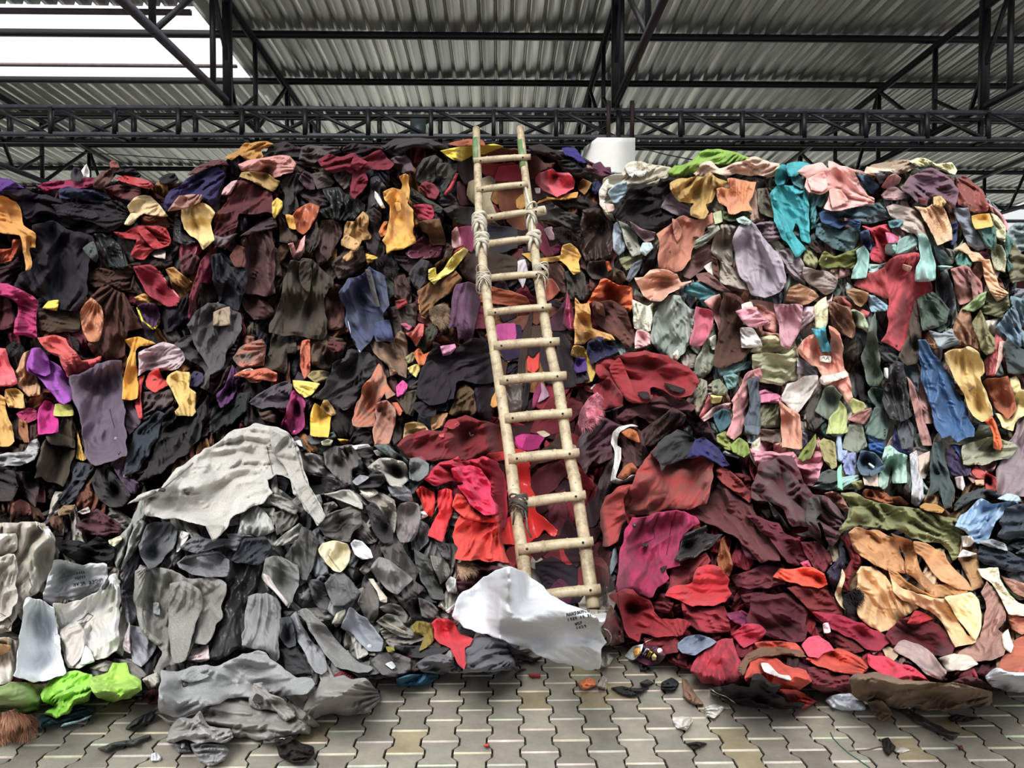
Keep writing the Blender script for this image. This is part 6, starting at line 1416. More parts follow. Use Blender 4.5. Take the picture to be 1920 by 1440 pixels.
sack|dadce0/d2d4d8|c7.22|850,1152 852,1130 868,1110 895,1095 905,1082 930,1070 958,1062 985,1075 1010,1095 1040,1120 1070,1135 1100,1142 1115,1158 1130,1190 1140,1205 1128,1215 1122,1252 1108,1258 1085,1252 1040,1240 1005,1225 970,1210 935,1195 895,1185 870,1178|big white sack with handwriting draped over the foot of the ladder
+string|f0ece4|c|1132,1178 1140,1182 1146,1192 1145,1202 1138,1212
cloth|b0a99d|c4|1120,1225 1140,1224 1150,1234 1140,1250 1122,1250|beige cloth corner sticking out from under the big white sack
cloth|d2d2ce|c5|1112,1152 1128,1148 1138,1150 1134,1166 1124,1180 1118,1168|white scrap behind the upper corner of the big white sack
wrapper|421430/4e1a36|n6.5|1203,1209 1222,1210 1242,1216 1247,1230 1238,1244 1216,1248 1198,1242 1188,1232 1196,1222|purple snack wrapper with yellow and white lettering
+pouch_end|e4ebee|n|1171,1230 1187,1212 1206,1208 1200,1226 1187,1238
+picture|f5a82a|p|1187,1220 1193,1215 1200,1216 1198,1226 1190,1232|orange yolk-like picture
+logo|e6dc8c|p|1222,1230 1227,1225 1231,1231 1229,1238 1223,1238
+writing|e8d83c|p|1213,1232 1219,1220
+writing|e8d83c|p|1216,1234 1222,1222
+writing|e8d83c|p|1218,1221 1223,1224
+writing|e8d83c|p|1215,1228 1220,1231
+writing|dfe0ee|p|1205,1228 1212,1217
+writing|dfe0ee|p|1208,1231 1211,1225
+writing|dfe0ee|p|1212,1216 1217,1218
+writing|dfe0ee|p|1203,1224 1209,1227
+button|f0f0f0|p|1237,1220|white dot
cloth|241f26|c5|1198,1244 1206,1242 1216,1248 1212,1256 1200,1258|black knotted rag at the foot of the snack wrapper
@1280 1140 .33333
shirt|d2442a/c03a24|c4.7|35,40 38,30 46,26 56,30 62,34 70,34 72,42 66,46 56,48 46,46 38,44|orange-red blouse spread on the paving beside the black sweater
+placket|e0dbd8|c|44,31 48,31 54,37 60,38 61,41 54,39 46,36|white strip
cloth|725038|c5|31,34 36,26 44,22 54,22 66,24 70,28 60,27 46,27 38,30 34,38|olive-brown strip curving over the orange-red blouse
scarf|c03428|c4|54,46 64,46 76,52 70,56 64,57|red tail of cloth pointing to the white handkerchief
dress|6d1622|c3|70,34 84,34 94,38 96,48 84,50 72,44|wine dress flat on the paving beside the olive-brown trousers
shirt|e02a4c/c82444|c5|104,26 112,27 120,30 126,32 136,38 141,43 130,44 118,42 110,36 105,32|bright rose-red shirt on the paving edge
scarf|3e0f1a|c4|124,30 134,30 142,36 150,40 146,42 136,38|black-wine scarf beside the mauve fleece trousers
scarf|50181c|c4|150,42 160,38 168,40 177,44 176,47 164,44 154,44|long maroon scarf above the olive-brown trousers
trousers|725a44/7e664e|c5.7|93,40 98,37 108,36 116,38 128,41 140,42 152,42 164,44 174,47 175,52 172,55 160,56 144,57 128,57 116,56 110,52 104,54 96,48|long olive-brown trousers lying flat along the paving edge
+trouser_end|705842|c|104,53 112,52 116,56 118,60 112,64 106,58
handkerchief|d4d8e4|c4.5|80,52 84,49 94,48 102,52 103,57 94,58 84,56|white handkerchief on the paving beside the olive-brown trousers
sweater|151417|v5.7|16,47 20,44 30,42 38,44 40,38 44,37 50,42 56,44 52,48 60,52 69,54 66,58 56,57 44,56 34,55 24,52|small black sweater sprawled on the paving
cloth|84614a|c4|0,38 6,46 12,54 6,54 0,50|tan rag on the paving under the rose red shirt
sheet|d0d5e0|c4|170,38 176,34 184,36 192,38 192,48 182,47 174,44|white sheet corner on the paving below the rust orange shirt
paper|cfcac2|p3|12,56 18,54 24,56 18,62 13,61|torn white tissue near the small black sweater
paper|c2baae|p3|0,63 5,61 4,66 0,67|pale paper scrap beside a paving joint
strap|1f1d1e|l3.3|112,52 118,51 128,57 140,64 150,69 156,71 152,74 142,70 130,63 118,56|long black strap lying across the paving
feather|151515|c3|149,62 154,60 162,61 168,62 160,64 152,64|black feather-shaped scrap on the paving
cloth|141414|c4|112,74 116,73 118,76 120,78 116,83 113,80|star-shaped black scrap on the paving
paper|bfb8b0|p3|118,80 124,78 128,80 122,82|thin white paper curl beside the star-shaped black scrap
cloth|201e1d|k3|2,76 8,75 14,76 10,78 6,80|frayed black tuft on the yellowish paver
cloth|72162a|c3|155,78 157,77 158,79 156,80|tiny dark red scrap on the paving near the strap
"""
# ================================================================== lay the clothes
ITEMS = parse()
for i, it in enumerate(ITEMS): it['i'] = i
ITEMS.sort(key=lambda t: (t['lay'], t['i']))
def zone_of(x, y):
    if y > 1235 and x > 1150 and y < 1300: return 'on the red heap'
    if y > 1235 and not (250 < x < 700 and y < 1290): return 'scattered on the paving'
    if x < 235 and y > 960: return 'among the white sacks'
    if 840 < x < 1150 and y > 1060: return 'among the white sacks'
    if x > 1560 and y > 915: return 'on the tan heap'
    if 215 < x < 860 and y > 795 and y > 1000 - .55 * (x - 230): return 'on the grey heap'
    if x > 740 and y > 700 and not (x > 1300 and y < 840) and not (x > 1480 and y < 920) and not (x < 940 and y < 780): return 'on the red heap'
    if x > 1120: return 'on the pastel pile'
    return 'on the dark pile'
PAL = {'on the dark pile': '2c211f 33291f 40302a 4a2d2b 57262d 1d1b22 3a3330 5b3a2e 6e2b3a 2a2e33 7a4a36 4a3b33 332a35 241f26 514338 8a5a2c 6b1f2b 22252f',
       'on the pastel pile': 'a3978c 8e9a8c 7f8f8c b58c86 c9b59a 93a2a0 a77f78 6f6a66 bfa9a6 8a8468 5d6b66 c7a48f 767a84 b5b49d 9c6f5e 4d5753 cdc5b8',
       'on the grey heap': '6a6a68 77766f 56585a 85847f 4a4c50 918f89 3a3c40 7d7a74 5f605e 9d9b95 2a2c30 6f7378',
       'on the red heap': '5b1420 6d1724 46121c 7c1a28 3a1118 852031 31151c 8b1c22 571f2c 2b1216 98222b',
       'on the tan heap': '8f7350 a3835d 6f7a5a 88705f 4b5258 9b8a76 a5705c 5a6470 b39a7c', 'among the white sacks': 'b5afa3 a7a196 c2bcb0 8f897f 4c464a', 'scattered on the paving': '6b1f28 3a3336 7a2630 5c5a58 8a3030 4a4038'}
TOP = [(-60, 345), (60, 348), (110, 352), (200, 338), (250, 335), (340, 345), (430, 292), (520, 274), (700, 272), (800, 262), (900, 275), (1080, 285), (1140, 320), (1200, 318), (1260, 320), (1340, 292), (1420, 292), (1480, 318), (1560, 312), (1640, 322), (1700, 312), (1790, 330), (1860, 372), (1895, 430), (1905, 520), (1915, 620), (1990, 640)]
HP = np.array(TOP + [(1990, 1500), (-60, 1500)], float)
cover = np.zeros((GH // 2, GW // 2), bool); cxx, cyy = np.meshgrid(GX0 + np.arange(GW // 2) * S * 2, GY0 + np.arange(GH // 2) * S * 2)
for it in ITEMS:
    Q = np.array(it['poly']); x0, y0 = Q.min(0); x1, y1 = Q.max(0)
    a, b = max(int((x0 - GX0) / 4), 0), int((x1 - GX0) / 4) + 2; c, d = max(int((y0 - GY0) / 4), 0), int((y1 - GY0) / 4) + 2
    cover[c:d, a:b] |= inside(Q, cxx[c:d, a:b], cyy[c:d, a:b])
FOOT = np.array([(-60, 1130), (-60, 1300), (240, 1290), (310, 1262), (420, 1330), (600, 1330), (700, 1262), (900, 1250), (960, 1236), (1000, 1215), (1150, 1196), (1240, 1226), (1290, 1246), (1400, 1270), (1560, 1280), (1640, 1268), (1780, 1268), (1990, 1276), (1990, 1130)], float)
heapm = inside(HP, cxx, cyy) & (HEAP[::2, ::2][:GH // 2, :GW // 2] | inside(FOOT, cxx, cyy)) & (cyy < 1300)
# compacted core of the heap
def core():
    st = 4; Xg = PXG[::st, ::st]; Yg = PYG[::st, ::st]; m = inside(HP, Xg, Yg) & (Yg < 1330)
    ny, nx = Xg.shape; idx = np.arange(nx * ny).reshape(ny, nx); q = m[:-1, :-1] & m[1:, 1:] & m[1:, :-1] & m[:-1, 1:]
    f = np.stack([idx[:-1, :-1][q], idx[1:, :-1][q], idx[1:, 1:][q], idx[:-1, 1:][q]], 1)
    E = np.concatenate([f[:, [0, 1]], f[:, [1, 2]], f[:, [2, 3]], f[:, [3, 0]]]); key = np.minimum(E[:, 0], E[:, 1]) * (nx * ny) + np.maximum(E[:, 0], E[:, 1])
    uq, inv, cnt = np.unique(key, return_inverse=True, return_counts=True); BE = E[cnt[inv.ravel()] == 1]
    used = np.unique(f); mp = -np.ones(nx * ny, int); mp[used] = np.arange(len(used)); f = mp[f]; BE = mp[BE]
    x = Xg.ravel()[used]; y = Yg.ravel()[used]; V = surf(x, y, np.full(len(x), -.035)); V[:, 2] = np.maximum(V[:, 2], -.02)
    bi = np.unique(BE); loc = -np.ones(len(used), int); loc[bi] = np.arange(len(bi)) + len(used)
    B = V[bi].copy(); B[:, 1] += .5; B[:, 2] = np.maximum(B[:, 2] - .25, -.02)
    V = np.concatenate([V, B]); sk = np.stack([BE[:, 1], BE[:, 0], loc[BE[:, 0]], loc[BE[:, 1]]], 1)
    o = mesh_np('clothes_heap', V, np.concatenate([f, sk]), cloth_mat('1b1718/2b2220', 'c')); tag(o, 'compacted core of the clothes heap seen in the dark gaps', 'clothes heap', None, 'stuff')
# small rags that nobody could count, one mass per zone, in the gaps between the larger clothes
ragm = bpy.data.materials.new('rag_cloth'); ragm.use_nodes = True
_t = ragm.node_tree; _N = _t.nodes; _L = _t.links; _b = _N['Principled BSDF']; _b.inputs['Roughness'].default_value = .9; _b.inputs['Specular IOR Level'].default_value = .15
_a = _N.new('ShaderNodeAttribute'); _a.attribute_name = 'Col'; _c = _N.new('ShaderNodeTexCoord'); _n = _N.new('ShaderNodeTexNoise'); _n.inputs['Scale'].default_value = 7; _n.inputs['Detail'].default_value = 6; _n.inputs['Distortion'].default_value = .5
_L.new(_c.outputs['Object'], _n.inputs['Vector']); _m = _N.new('ShaderNodeMapRange'); _m.inputs[3].default_value = .7; _m.inputs[4].default_value = 1.3; _L.new(_n.outputs[0], _m.inputs[0])
_v = _N.new('ShaderNodeVectorMath'); _v.operation = 'SCALE'; _L.new(_a.outputs['Color'], _v.inputs[0]); _L.new(_m.outputs[0], _v.inputs['Scale']); _L.new(_v.outputs[0], _b.inputs['Base Color'])
_bp = _N.new('ShaderNodeBump'); _bp.inputs['Strength'].default_value = .3; _bp.inputs['Distance'].default_value = .02; _L.new(_n.outputs[0], _bp.inputs['Height']); _L.new(_bp.outputs[0], _b.inputs['Normal'])
def rags(dry=False):
    rnd = random.Random(5); acc = {}
    need = heapm & ~cover
    nb = blur(need.astype(float), 3)
    pts = []
    for y in np.arange(262, 1300, 23):
        for x in np.arange(-55, 1990, 23):
            px = x + rnd.uniform(-11, 11); py = y + rnd.uniform(-11, 11)
            i = int((px - GX0) / 4); j = int((py - GY0) / 4)
            if not (0 <= i < GW // 2 and 0 <= j < GH // 2) or not heapm[j, i] or nb[j, i] < .1: continue
            pts.append((px, py))
    rnd.shuffle(pts); k = 0
    for px, py in pts:
        z = zone_of(px, py); k += 1
        L = rnd.uniform(26, 58); w = L * rnd.uniform(.25, .5); a = rnd.gauss(math.pi / 2, .55 if 'pastel' in z else .8); t0 = rnd.uniform(.35, 1.)
        P = []
        for u, v in ((-L, -w * t0), (-L * .3, -w * rnd.uniform(.7, 1.1)), (L, -w), (L * rnd.uniform(.85, 1.1), w), (-L * .2, w * rnd.uniform(.7, 1.2)), (-L * .9, w * t0)):
            u += rnd.uniform(-5, 5); v += rnd.uniform(-4, 4); P.append((px + u * math.cos(a) - v * math.sin(a), py + u * math.sin(a) + v * math.cos(a)))
        if py < 420:
            q_ = np.array(P); yt = np.interp(q_[:, 0], [t[0] for t in TOP[:-1]], [t[1] for t in TOP[:-1]]) + 3; q_[:, 1] = np.maximum(q_[:, 1], yt); P = [tuple(t) for t in q_]
        if py > 1150:
            q_ = np.array(P); q_[:, 1] = np.minimum(q_[:, 1], np.interp(q_[:, 0], FOOT[1:-1, 0], FOOT[1:-1, 1]) + 6 + rnd.uniform(-6, 6)); P = [tuple(t) for t in q_]
        c = Cloth(P, seed=900 + k, fold=1.25, thick=.8, sm=.3, lift=rnd.uniform(0, .02))
        hx = rnd.choice(PAL[z].split()); cc = np.array(dusty(hx)); cc[:3] *= rnd.uniform(.7, 1.25)
        if dry: c.deposit(); continue
        r = c.mesh(1.25)
        if r is None: continue
        c.deposit(); V, Fq = r
        A = acc.setdefault(z, [[], [], [], 0]); A[0].append(V); A[1].append(Fq + A[3]); A[2].append(np.tile(cc, (len(V), 1))); A[3] += len(V)
    for z, A in acc.items():
        o = mesh_np('tangled_rags', np.concatenate(A[0]), np.concatenate(A[1]), ragm, None, None, True, np.concatenate(A[2]))
        tag(o, 'tangle of small rags filling the gaps ' + z, 'rags', None, 'stuff')
def name_of(c): return c.replace(' ', '_').replace('-', '_')
def disc(px, py, r, h, name, mat, parent, label=None):
    c = surf(np.array([px]), np.array([py]), np.array([h]))[0]; n = (CAM - c) / np.linalg.norm(CAM - c); n = n + np.array([0, 0, .15]); n /= np.linalg.norm(n)
    mb = MB(); mb.tube([c - n * .006, c + n * .002, c + n * .004, c + n * .0045], [r, r, r * .85, r * .3], 12); o = mb.build(name, mat, parent, True)
    if label: o['label'] = label
    return o
def fur(c, name, spec, parent, dens=1.2, ln=.05):
    """a patch of hair standing on the cloth c"""
    rnd = np.random.RandomState(c.seed); n = int(c.area * .9 * dens); Q = c.Q; x = rnd.uniform(Q[:, 0].min(), Q[:, 0].max(), n * 2); y = rnd.uniform(Q[:, 1].min(), Q[:, 1].max(), n * 2)
    m = inside(Q, x, y); x = x[m][:n]; y = y[m][:n]; d, _ = dist_to(Q, x, y); h = c.height(x, y, d); R = surf(x, y, h)
    a = perlin(x / 14, y / 14, 3) * 3 + rnd.normal(0, .5, len(x)); el = rnd.uniform(.25, .8, len(x))
    dr = RT[None] * (np.cos(a) * (1 - el * .5))[:, None] + UP[None] * (np.sin(a) * (1 - el * .5) - .25)[:, None] - FW[None] * el[:, None]
    dr /= np.linalg.norm(dr, axis=1, keepdims=True); l = ln * rnd.uniform(.6, 1.2, len(x))[:, None]; sd = np.cross(dr, FW[None]); sd /= np.linalg.norm(sd, axis=1, keepdims=True) + 1e-9
    w = .002; T = R + dr * l; T[:, 2] -= .25 * l[:, 0]; Mi = R + dr * l * .55
    V = np.stack([R - sd * w, R + sd * w, Mi + sd * w * .7, Mi - sd * w * .7, T], 1).reshape(-1, 3); V[:, 2] = np.maximum(V[:, 2], .003); b = np.arange(len(x)) * 5
    return mesh_np(name, V, [np.stack([b, b + 1, b + 2, b + 3], 1), np.stack([b + 3, b + 2, b + 4], 1)], cloth_mat(spec.split('/')[0] + '/' + ''.join('%02x' % min(255, int(int(spec[i_:i_ + 2], 16) * 1.35 + 12)) for i_ in (0, 2, 4)), 'w'), parent)
def reserve_ladder():
    m = (PYG > 235) & (PYG < 1150); xl = np.interp(PYG, [240, 419, 600, 860, 1100], [893, 900, 918, 958, 990]); xr = np.interp(PYG, [238, 330, 450, 640, 855, 1140], [975, 985, 998, 1028, 1065, 1115])
    near = (PXG > xl - 14) & (PXG < xr + 14) & m & (PYG > 1062)
    need = (D0 - ladder_d(PYG) + .05) / KK
    t = np.where(near, np.maximum(need, 0), 0); t = np.maximum(blur(dilate(t, 5), 5), t); HH[:] = np.maximum(HH, t)
def make_cloth(it):
    cx, cy = np.mean(it['poly'], 0)
    c = Cloth(it['poly'], seed=it['i'] + 20, fold=it['fold'] * 1.1, sm=.28, wob=1.3 if it['fam'] != 'p' else .3, thick=.25 if it['fam'] == 'p' else 1, lift=0 if (it['fam'] == 'p' or cy > 1240) else None)
    if it['lay'] >= 6 and it['cat'] == 'sack': c.clampable = False; c.base = np.maximum(blur(blur(dilate(c.base, 8), 13), 8), c.base * .2) + .006
    if cy > 1225 and it['fam'] != 'p': c.dome = min(.028, .0005 * c.R); c.fold *= 1.2
    return c, cx, cy
# first lay everything once to learn how high the layers build up, then let the heap settle
rags(True)
for it in ITEMS:
    if it['lay'] >= 6 and it['cat'] == 'sack': reserve_ladder()
    make_cloth(it)[0].deposit()
_sm = np.clip((DF - D0) / .3, 0, 1); _near = ((PXG > 930) & (PXG < 1150) & (PYG > 1050)).astype(float)
SHIFT = .88 * blur(HH, 9) * blur(_sm, 6) * (1 - np.clip(blur(_near, 10) * 1.6, 0, 1))
HH[:] = 0
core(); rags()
ladder_done = False
for it in ITEMS:
    if it['lay'] >= 6 and it['cat'] == 'sack' and not ladder_done: reserve_ladder(); ladder_done = True
    i = it['i']; nm = name_of(it['cat']); c, cx, cy = make_cloth(it); z = zone_of(cx, cy)
    r = c.mesh()
    if r is None: print('SKIP', it['label']); continue
    V, Fq = r; grp = nm.replace('_', ' ') + 's ' + z
    if it['parts']:
        p = V[V[:, 2].argmin()]; root = empty(nm, (float(V[:, 0].mean()), float(V[:, 1].mean()), float(V[:, 2].min())))
        tag(root, it['label'], it['cat'], grp)
        body = mesh_np({'sack': 'sack_body', 'cap': 'crown', 'trousers': 'leg_panel'}.get(it['cat'], 'body'), V, Fq, cloth_mat(it['col'], it['fam']), root)
    else:
        root = mesh_np(nm, V, Fq, cloth_mat(it['col'], it['fam'])); tag(root, it['label'], it['cat'], grp)
    if it['fam'] == 'f':
        fur(c, 'hair', it['col'], root)
    c.deposit()
    for j, p in enumerate(it['parts']):
        if len(p['poly']) == 1:
            px, py = p['poly'][0]; h = float(samp(HH, np.array([px]), np.array([py]))[0]) + .004
            disc(px, py, .013 if p['name'] == 'button' else .008, h, p['name'], plain('button_' + p['col'], p['col'], .4), root, p['label']); continue
        if p['name'] in ('thread', 'writing', 'zip', 'seam', 'drawstring', 'trim', 'string'):
            q = p['poly']; w = {'writing': .0028, 'seam': .003, 'zip': .004, 'trim': .009}.get(p['name'], .0022)
            P_ = [q[0]]
            for a_, b_ in zip(q[:-1], q[1:]):
                k = max(1, int(math.hypot(b_[0] - a_[0], b_[1] - a_[1]) / 3)); P_ += [(a_[0] + (b_[0] - a_[0]) * t / k, a_[1] + (b_[1] - a_[1]) * t / k) for t in range(1, k + 1)]
            P_ = np.array(P_); h = samp(HH, P_[:, 0], P_[:, 1]) + w * .5
            mb = MB(); mb.tube(surf(P_[:, 0], P_[:, 1], h), w, 5); o = mb.build(p['name'], plain('line_' + p['col'], p['col'], .7), root, True)
            if p['label']: o['label'] = p['label']
            continue
        pc = Cloth(p['poly'], seed=i * 5 + j + 400, fold=it['fold'] * .6, thick=.55, lift=0, wob=.6, ang=math.degrees(c.ang)); pc.clampable = c.clampable; pr = pc.mesh()
        if pr is None: continue
        o = mesh_np(p['name'], pr[0], pr[1], cloth_mat(p['col'], p['fam'][0]), root)
        if p['fam'][0] == 'f': fur(pc, 'hair', p['col'], o, 1.2, .022 if p['name'] == 'fringe' else .045)
        if p['label']: o['label'] = p['label']
        pc.deposit()
if not ladder_done: reserve_ladder()
# ================================================================== bamboo ladder
def bamboo_mat():
    m = bpy.data.materials.new('bamboo'); m.use_nodes = True; t = m.node_tree; N = t.nodes; L = t.links; b = N['Principled BSDF']; b.inputs['Roughness'].default_value = .5
    co = N.new('ShaderNodeTexCoord'); n1 = N.new('ShaderNodeTexNoise'); n1.inputs['Scale'].default_value = 9; n1.inputs['Detail'].default_value = 8; n1.inputs['Roughness'].default_value = .75
    L.new(co.outputs['Object'], n1.inputs[0]); r = N.new('ShaderNodeValToRGB'); L.new(n1.outputs[0], r.inputs[0])
    e = r.color_ramp.elements; e[0].position = .28; e[0].color = lin('5f5242'); e[1].position = .5; e[1].color = lin('b3a283'); x = e.new(.7); x.color = lin('cdbfa4')
    n2 = N.new('ShaderNodeTexVoronoi'); n2.inputs['Scale'].default_value = 14; L.new(co.outputs['Object'], n2.inputs[0]); mr = N.new('ShaderNodeMapRange'); mr.inputs[1].default_value = .04; mr.inputs[2].default_value = .14; mr.inputs[3].default_value = .35; mr.inputs[4].default_value = 1
    L.new(n2.outputs['Distance'], mr.inputs[0]); vm = N.new('ShaderNodeVectorMath'); vm.operation = 'SCALE'; L.new(r.outputs[0], vm.inputs[0]); L.new(mr.outputs[0], vm.inputs['Scale']); L.new(vm.outputs[0], b.inputs['Base Color'])
    bp = N.new('ShaderNodeBump'); bp.inputs['Strength'].default_value = .3; bp.inputs['Distance'].default_value = .004; L.new(n1.outputs[0], bp.inputs['Height']); L.new(bp.outputs[0], b.inputs['Normal'])
    return m
BAM = bamboo_mat(); GREEN = plain('green_bamboo_paint', '3f7a48', .55, 0, .1, 12, 0, '8c8a66'); NAIL = plain('nail', '2a2018', .5, .4)
WRAP = plain('white_cloth_strip', 'c9c2b2', .9, 0, .2, 20, .5); WIREM = plain('grey_binding_wire', '55554e', .5, .4, .3, 30)
def bamboo(mb, pts, r0, r1, nodes, n=14):
    pts = np.array(pts, float); seg = np.linalg.norm(np.diff(pts, axis=0), axis=1); s = np.concatenate([[0], np.cumsum(seg)]); L = s[-1]
    u = np.unique(np.concatenate([np.linspace(0, L, max(8, int(L / .06))), *[[k * L - .012, k * L - .005, k * L, k * L + .005, k * L + .012] for k in nodes]])); u = u[(u >= 0) & (u <= L)]
    P = np.stack([np.interp(u, s, pts[:, k]) for k in range(3)], 1)
    rad = r0 + (r1 - r0) * u / L
    for k in nodes: rad = rad * (1 + .12 * np.exp(-((u - k * L) / .006) ** 2))
    rad = rad * (1 + .03 * np.sin(u * 9))
    mb.tube(P, rad, n)
def ld(px, py, off=0.): return at(px, py, float(ladder_d(py)) - off)
def build_ladder():
    root = empty('ladder', tuple(ld(1045, 1130))); tag(root, 'homemade bamboo ladder leaning against the clothes, tied with cloth strips', 'ladder')
    RL = [(988, 1112), (984, 1075), (968, 960), (957, 860), (937, 720), (918, 600), (906, 500), (899, 425), (896, 330), (893, 242)]
    RR = [(1113, 1140), (1094, 1000), (1078, 900), (1066, 850), (1046, 720), (1028, 640), (1010, 530), (1000, 450), (985, 330), (975, 240)]
    for pts, nd in ((RL, (.05, .16, .29, .42, .55, .68)), (RR, (.08, .2, .33, .47, .6, .74))):
        mb = MB(); bamboo(mb, [ld(x, y) for x, y in pts], .043, .034, nd, 16); mb.build('rail', BAM, root, True)
    for a, b in (((893.6, 302), (892.9, 262)), ((982, 316), (977, 266))):
        mb = MB(); p, q = ld(*a), ld(*b); mb.tube([p, q], [.0365, .0358], 16); o = mb.build('painted_band', GREEN, root, True); o['label'] = 'green painted band'
    R = [((888, 302), (995, 294)), ((893, 357), (990, 345)), ((908, 410), (1020, 394)), ((892, 461), (1014, 445)), ((906, 523), (1022, 513)), ((914, 587), (1034, 575)), ((925, 649), (1049, 640)),
         ((936, 714), (1062, 704)), ((946, 785), (1072, 774)), ((953, 861), (1086, 849)), ((962, 947), (1098, 928)), ((971, 1031), (1112, 1015)), ((985, 1122), (1126, 1104))]
    for k, (a, b) in enumerate(R):
        off = .062; r = .036 if k > 5 else .030; d = float(ladder_d((a[1] + b[1]) / 2)) - off
        p, q = at(*a, d), at(*b, d); mid = (p + q) / 2 + np.array([0, 0, .006]); mb = MB()
        bamboo(mb, [p, mid, q], r, r * .92, (.24 + .05 * (k % 3), .72 - .06 * (k % 2)), 12); rg = mb.build('rung', BAM, root, True)
        if k == 0: rg['label'] = 'topmost rung'
        tdir = (q - p) / np.linalg.norm(q - p)
        for t in (.12, .86):
            c = p + (q - p) * t; n = (CAM - c); n -= tdir * np.dot(n, tdir); n /= np.linalg.norm(n); mb = MB(); mb.tube([c + n * r * .8, c + n * (r + .002)], [.008, .008], 8); mb.build('nail', NAIL, rg)
    def wrap(px, py, w, h, turns, m, rad, name, seed, lab=None):
        rnd = random.Random(seed); mb = MB(); c = ld(px, py, .04)
        for k in range(turns):
            t0 = rnd.uniform(-.5, .5); P = []
            for q in range(17):
                a = 2 * math.pi * q / 16; P.append(c + RT * (w * math.cos(a)) + UP * (h * math.sin(a) * .5 + t0 * h + .3 * h * math.cos(a) * (1 if k % 2 else -1)) - FW * (.062 * math.sin(a + .2) + .012))
            mb.tube(P, rad, 6, False)
        for s in (-1, 1):
            P = [c - FW * .06 + RT * (s * .01), c - FW * .07 + RT * (s * .03) - UP * .05, c - FW * .06 + RT * (s * .035) - UP * rnd.uniform(.08, .14)]; mb.tube(P, rad * .9, 6)
        o = mb.build(name, m, root, True)
        if lab: o['label'] = lab
    wrap(899, 420, .052, .09, 5, WRAP, .016, 'cloth_lashing', 1, 'white cloth strip wound round the rail'); wrap(903, 454, .052, .06, 4, WRAP, .016, 'cloth_lashing', 2); wrap(1000, 447, .054, .07, 4, WRAP, .015, 'cloth_lashing', 3)
    wrap(995, 405, .048, .1, 3, WRAP, .009, 'cloth_lashing', 8)
    wrap(907, 524, .06, .11, 7, WRAP, .0045, 'string_lashing', 4); wrap(1014, 515, .06, .09, 7, WRAP, .0045, 'string_lashing', 5); wrap(972, 946, .058, .09, 12, WIREM, .007, 'wire_lashing', 6, 'grey twisted wire binding')
    mb = MB(); mb.tube([ld(985, 350, .06), ld(990, 372, .07), ld(996, 392, .06), ld(998, 430, .055), ld(1001, 446, .05)], .012, 6); mb.build('cloth_strip', WRAP, root, True)
    mb = MB(); mb.tube([ld(984, 958, .08), ld(988, 975, .07), ld(988, 990, .07), ld(996, 1008, .06)], .007, 6); mb.build('wire_end', WIREM, root, True)
    mb = MB(); c = ld(1014, 397, .062); mb.tube([ld(1004, 398, .062), ld(1022, 394, .062)], [.042, .040], 12); o = mb.build('cloth_cap', WRAP, root, True); o['label'] = 'white cloth bound on the rung end'
build_ladder()
# ================================================================== handwriting on the sacks
GL = {'U': [[(0, 0), (0, .8), (.3, 1), (.6, .8), (.6, 0)]], 'N': [[(0, 1), (0, 0), (.6, 1), (.6, 0)]], 'D': [[(0, 0), (0, 1), (.45, .85), (.6, .5), (.4, .1), (0, 0)]], 'E': [[(.55, 0), (0, 0), (0, 1), (.55, 1)], [(0, .5), (.4, .5)]],
      'R': [[(0, 1), (0, 0), (.5, .1), (.5, .4), (0, .5), (.6, 1)]], 'W': [[(0, 0), (.15, 1), (.35, .3), (.5, 1), (.7, 0)]], 'A': [[(0, 1), (.3, 0), (.6, 1)], [(.12, .6), (.48, .6)]], 'M': [[(0, 1), (.05, 0), (.35, .6), (.6, 0), (.65, 1)]],
      'S': [[(.55, .1), (.2, 0), (.05, .25), (.5, .6), (.4, .95), (0, .95)]], 'O': [[(.3, 0), (0, .4), (.15, .95), (.5, .9), (.6, .4), (.3, 0)]], 'Y': [[(0, 0), (.3, .5), (.6, 0)], [(.3, .5), (.2, 1)]], 'C': [[(.55, .1), (.2, .1), (0, .5), (.2, .95), (.6, .85)]],
      '1': [[(.2, 0), (.15, 1)]], '9': [[(.5, .3), (.2, .5), (.05, .2), (.4, 0), (.5, .3), (.35, 1)]], '2': [[(.05, .2), (.3, 0), (.5, .3), (0, 1), (.6, .95)]], '4': [[(.1, 0), (0, .55), (.5, .5)], [(.4, .1), (.35, 1)]], '5': [[(.5, 0), (.1, 0), (.05, .4), (.5, .55), (.4, .95), (0, .95)]],
      '6': [[(.4, 0), (.05, .6), (.3, 1), (.5, .7), (.1, .6)]], '8': [[(.5, .1), (.1, .3), (.5, .75), (.2, 1), (.05, .7), (.5, .1)]], '3': [[(.05, .05), (.45, .1), (.2, .45), (.5, .7), (.05, 1)]], '0': [[(.3, 0), (0, .4), (.15, .95), (.5, .9), (.6, .4), (.3, 0)]], '%': [[(.6, 0), (0, 1)]], 'F': [[(0, 1), (0, 0), (.5, 0)], [(0, .5), (.4, .45)]]}
def find(lab):
    for o in bpy.data.objects:
        if o.get('label', '').startswith(lab): return o
INK = plain('marker_ink', '35363c', .7)
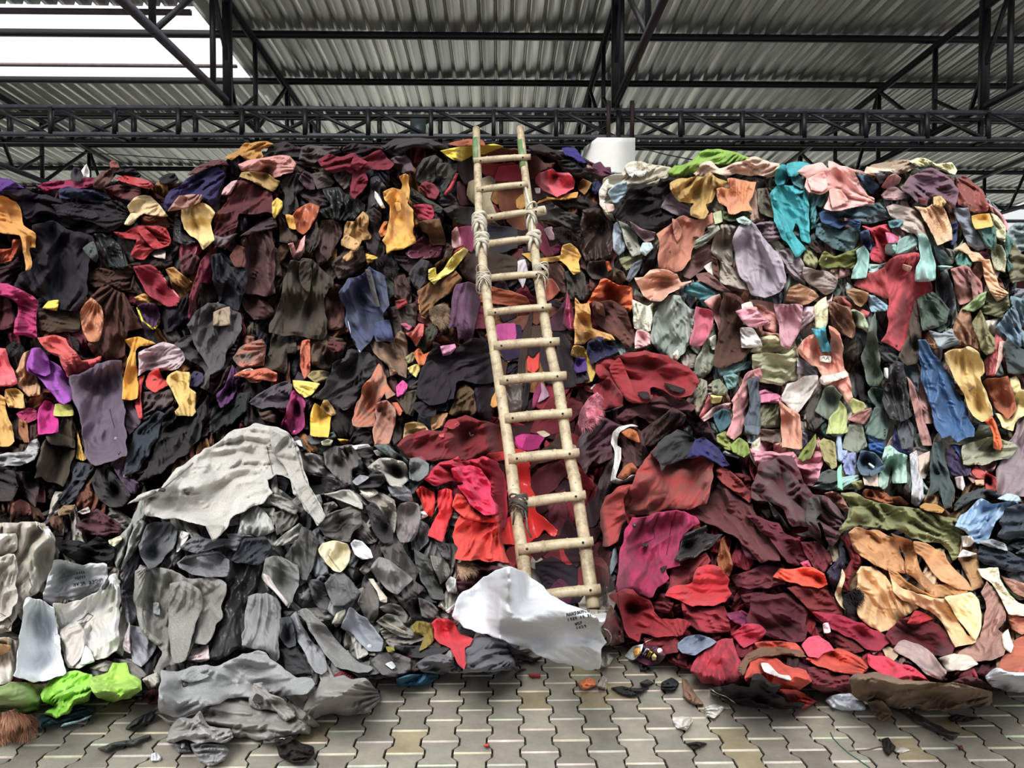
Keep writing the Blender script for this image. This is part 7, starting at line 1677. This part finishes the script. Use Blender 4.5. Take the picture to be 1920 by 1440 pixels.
def scribble(root, text, x, y, w, h, ang, press=True, name='lettering'):
    ca, sa = math.cos(math.radians(ang)), math.sin(math.radians(ang)); mb = MB(); cx = 0
    for ch in text:
        for st in GL.get(ch, []):
            P = [(x + (cx + a * w) * ca - b * h * sa, y + (cx + a * w) * sa + b * h * ca) for a, b in st]; Q = [P[0]]
            for p, q in zip(P[:-1], P[1:]):
                k = max(1, int(math.hypot(q[0] - p[0], q[1] - p[1]) / 1.5)); Q += [(p[0] + (q[0] - p[0]) * t / k, p[1] + (q[1] - p[1]) * t / k) for t in range(1, k + 1)]
            Q = np.array(Q); mb.tube(surf(Q[:, 0], Q[:, 1], samp(HH, Q[:, 0], Q[:, 1]) + .003, press), .0016, 4)
        cx += w * .95
    mb.build(name, INK, root)
s1 = find('white sack marked with'); s2 = find('big white sack with handwriting')
scribble(s1, 'UNDER', 193, 1090, 6, 6, 168); scribble(s1, 'WEAR', 160, 1096, 6.5, 6, 169); scribble(s1, '11%50', 160, 1083, 4.5, 4.5, 170); scribble(s1, '1110', 158, 1075, 4.2, 4, 172)
scribble(s2, 'MANSOUYCU', 1062, 1150, 5.2, 5.5, -11, False); scribble(s2, '1924 19 21', 1064, 1160, 5, 5, -12, False); scribble(s2, 'W5F', 1078, 1168, 5.4, 5, -12, False); scribble(s2, '6859', 1080, 1175, 5.4, 5, -12, False)
for px, py, q, lab, c in ((0, 0, [(1557, 1373), (1562, 1384), (1575, 1398), (1592, 1413), (1613, 1427), (1632, 1440)], 'thin green cord lying across the pavers', '2c5a50'), (0, 0, [(1592, 1408), (1625, 1406), (1655, 1399)], 'thin grey thread beside the star-shaped black scrap', '5a5a58'),
                          (0, 0, [(1330, 1290), (1345, 1300), (1362, 1306), (1378, 1318)], 'white thread curling out from the small black sweater', 'd8d2c4'), (0, 0, [(1200, 1212), (1212, 1203), (1224, 1198)], 'pale thread above the snack wrapper', 'e0cfc0')):
    Q = np.array(q, float); u = np.linspace(0, len(Q) - 1, 24); Q = np.stack([np.interp(u, range(len(Q)), Q[:, 0]), np.interp(u, range(len(Q)), Q[:, 1])], 1)
    mb = MB(); mb.tube(surf(Q[:, 0], Q[:, 1], samp(HH, Q[:, 0], Q[:, 1]) + .003), .0022, 5); tag(mb.build('thread', plain('thread_' + c, c, .6), None, True), lab, 'thread', 'threads on the ground')
# dark pile far behind the pastel pile
mb = MB(); rr = random.Random(9)
yy, xx = np.mgrid[0:34, 0:26]; X = 5.95 + xx * .12; Z = yy * .11; Yf = 9.6 + .25 * Z + .25 * perlin(X * 1.3, Z * 1.3, 4) - .12 * np.abs(perlin(X * 4, Z * 3, 5)) * 2
V = np.stack([X, Yf, np.minimum(Z, 3.15 + .25 * perlin(X * 2, X * 0, 6))], -1).reshape(-1, 3); idx = np.arange(34 * 26).reshape(34, 26)
Fq = np.stack([idx[:-1, :-1], idx[:-1, 1:], idx[1:, 1:], idx[1:, :-1]], -1).reshape(-1, 4)
B = V.copy(); B[:, 1] += 1.5; n_ = len(V)
edge = np.concatenate([idx[-1], idx[::-1, 0]]); sk = [(edge[k], edge[k + 1], edge[k + 1] + n_, edge[k] + n_) for k in range(len(edge) - 1)]
tag(mesh_np('maroon_clothes_heap', np.concatenate([V, B]), [Fq, np.array(sk)], cloth_mat('4a121c/2c0c14', 'c')), 'tall heap of dark maroon clothes standing behind the pastel pile', 'clothes heap', None, 'stuff')
n_b = sum(1 for o in bpy.data.objects if o.parent is None and o.get('category')); print('THINGS', n_b, 'verts', sum(len(o.data.vertices) for o in bpy.data.objects if o.type == 'MESH'))
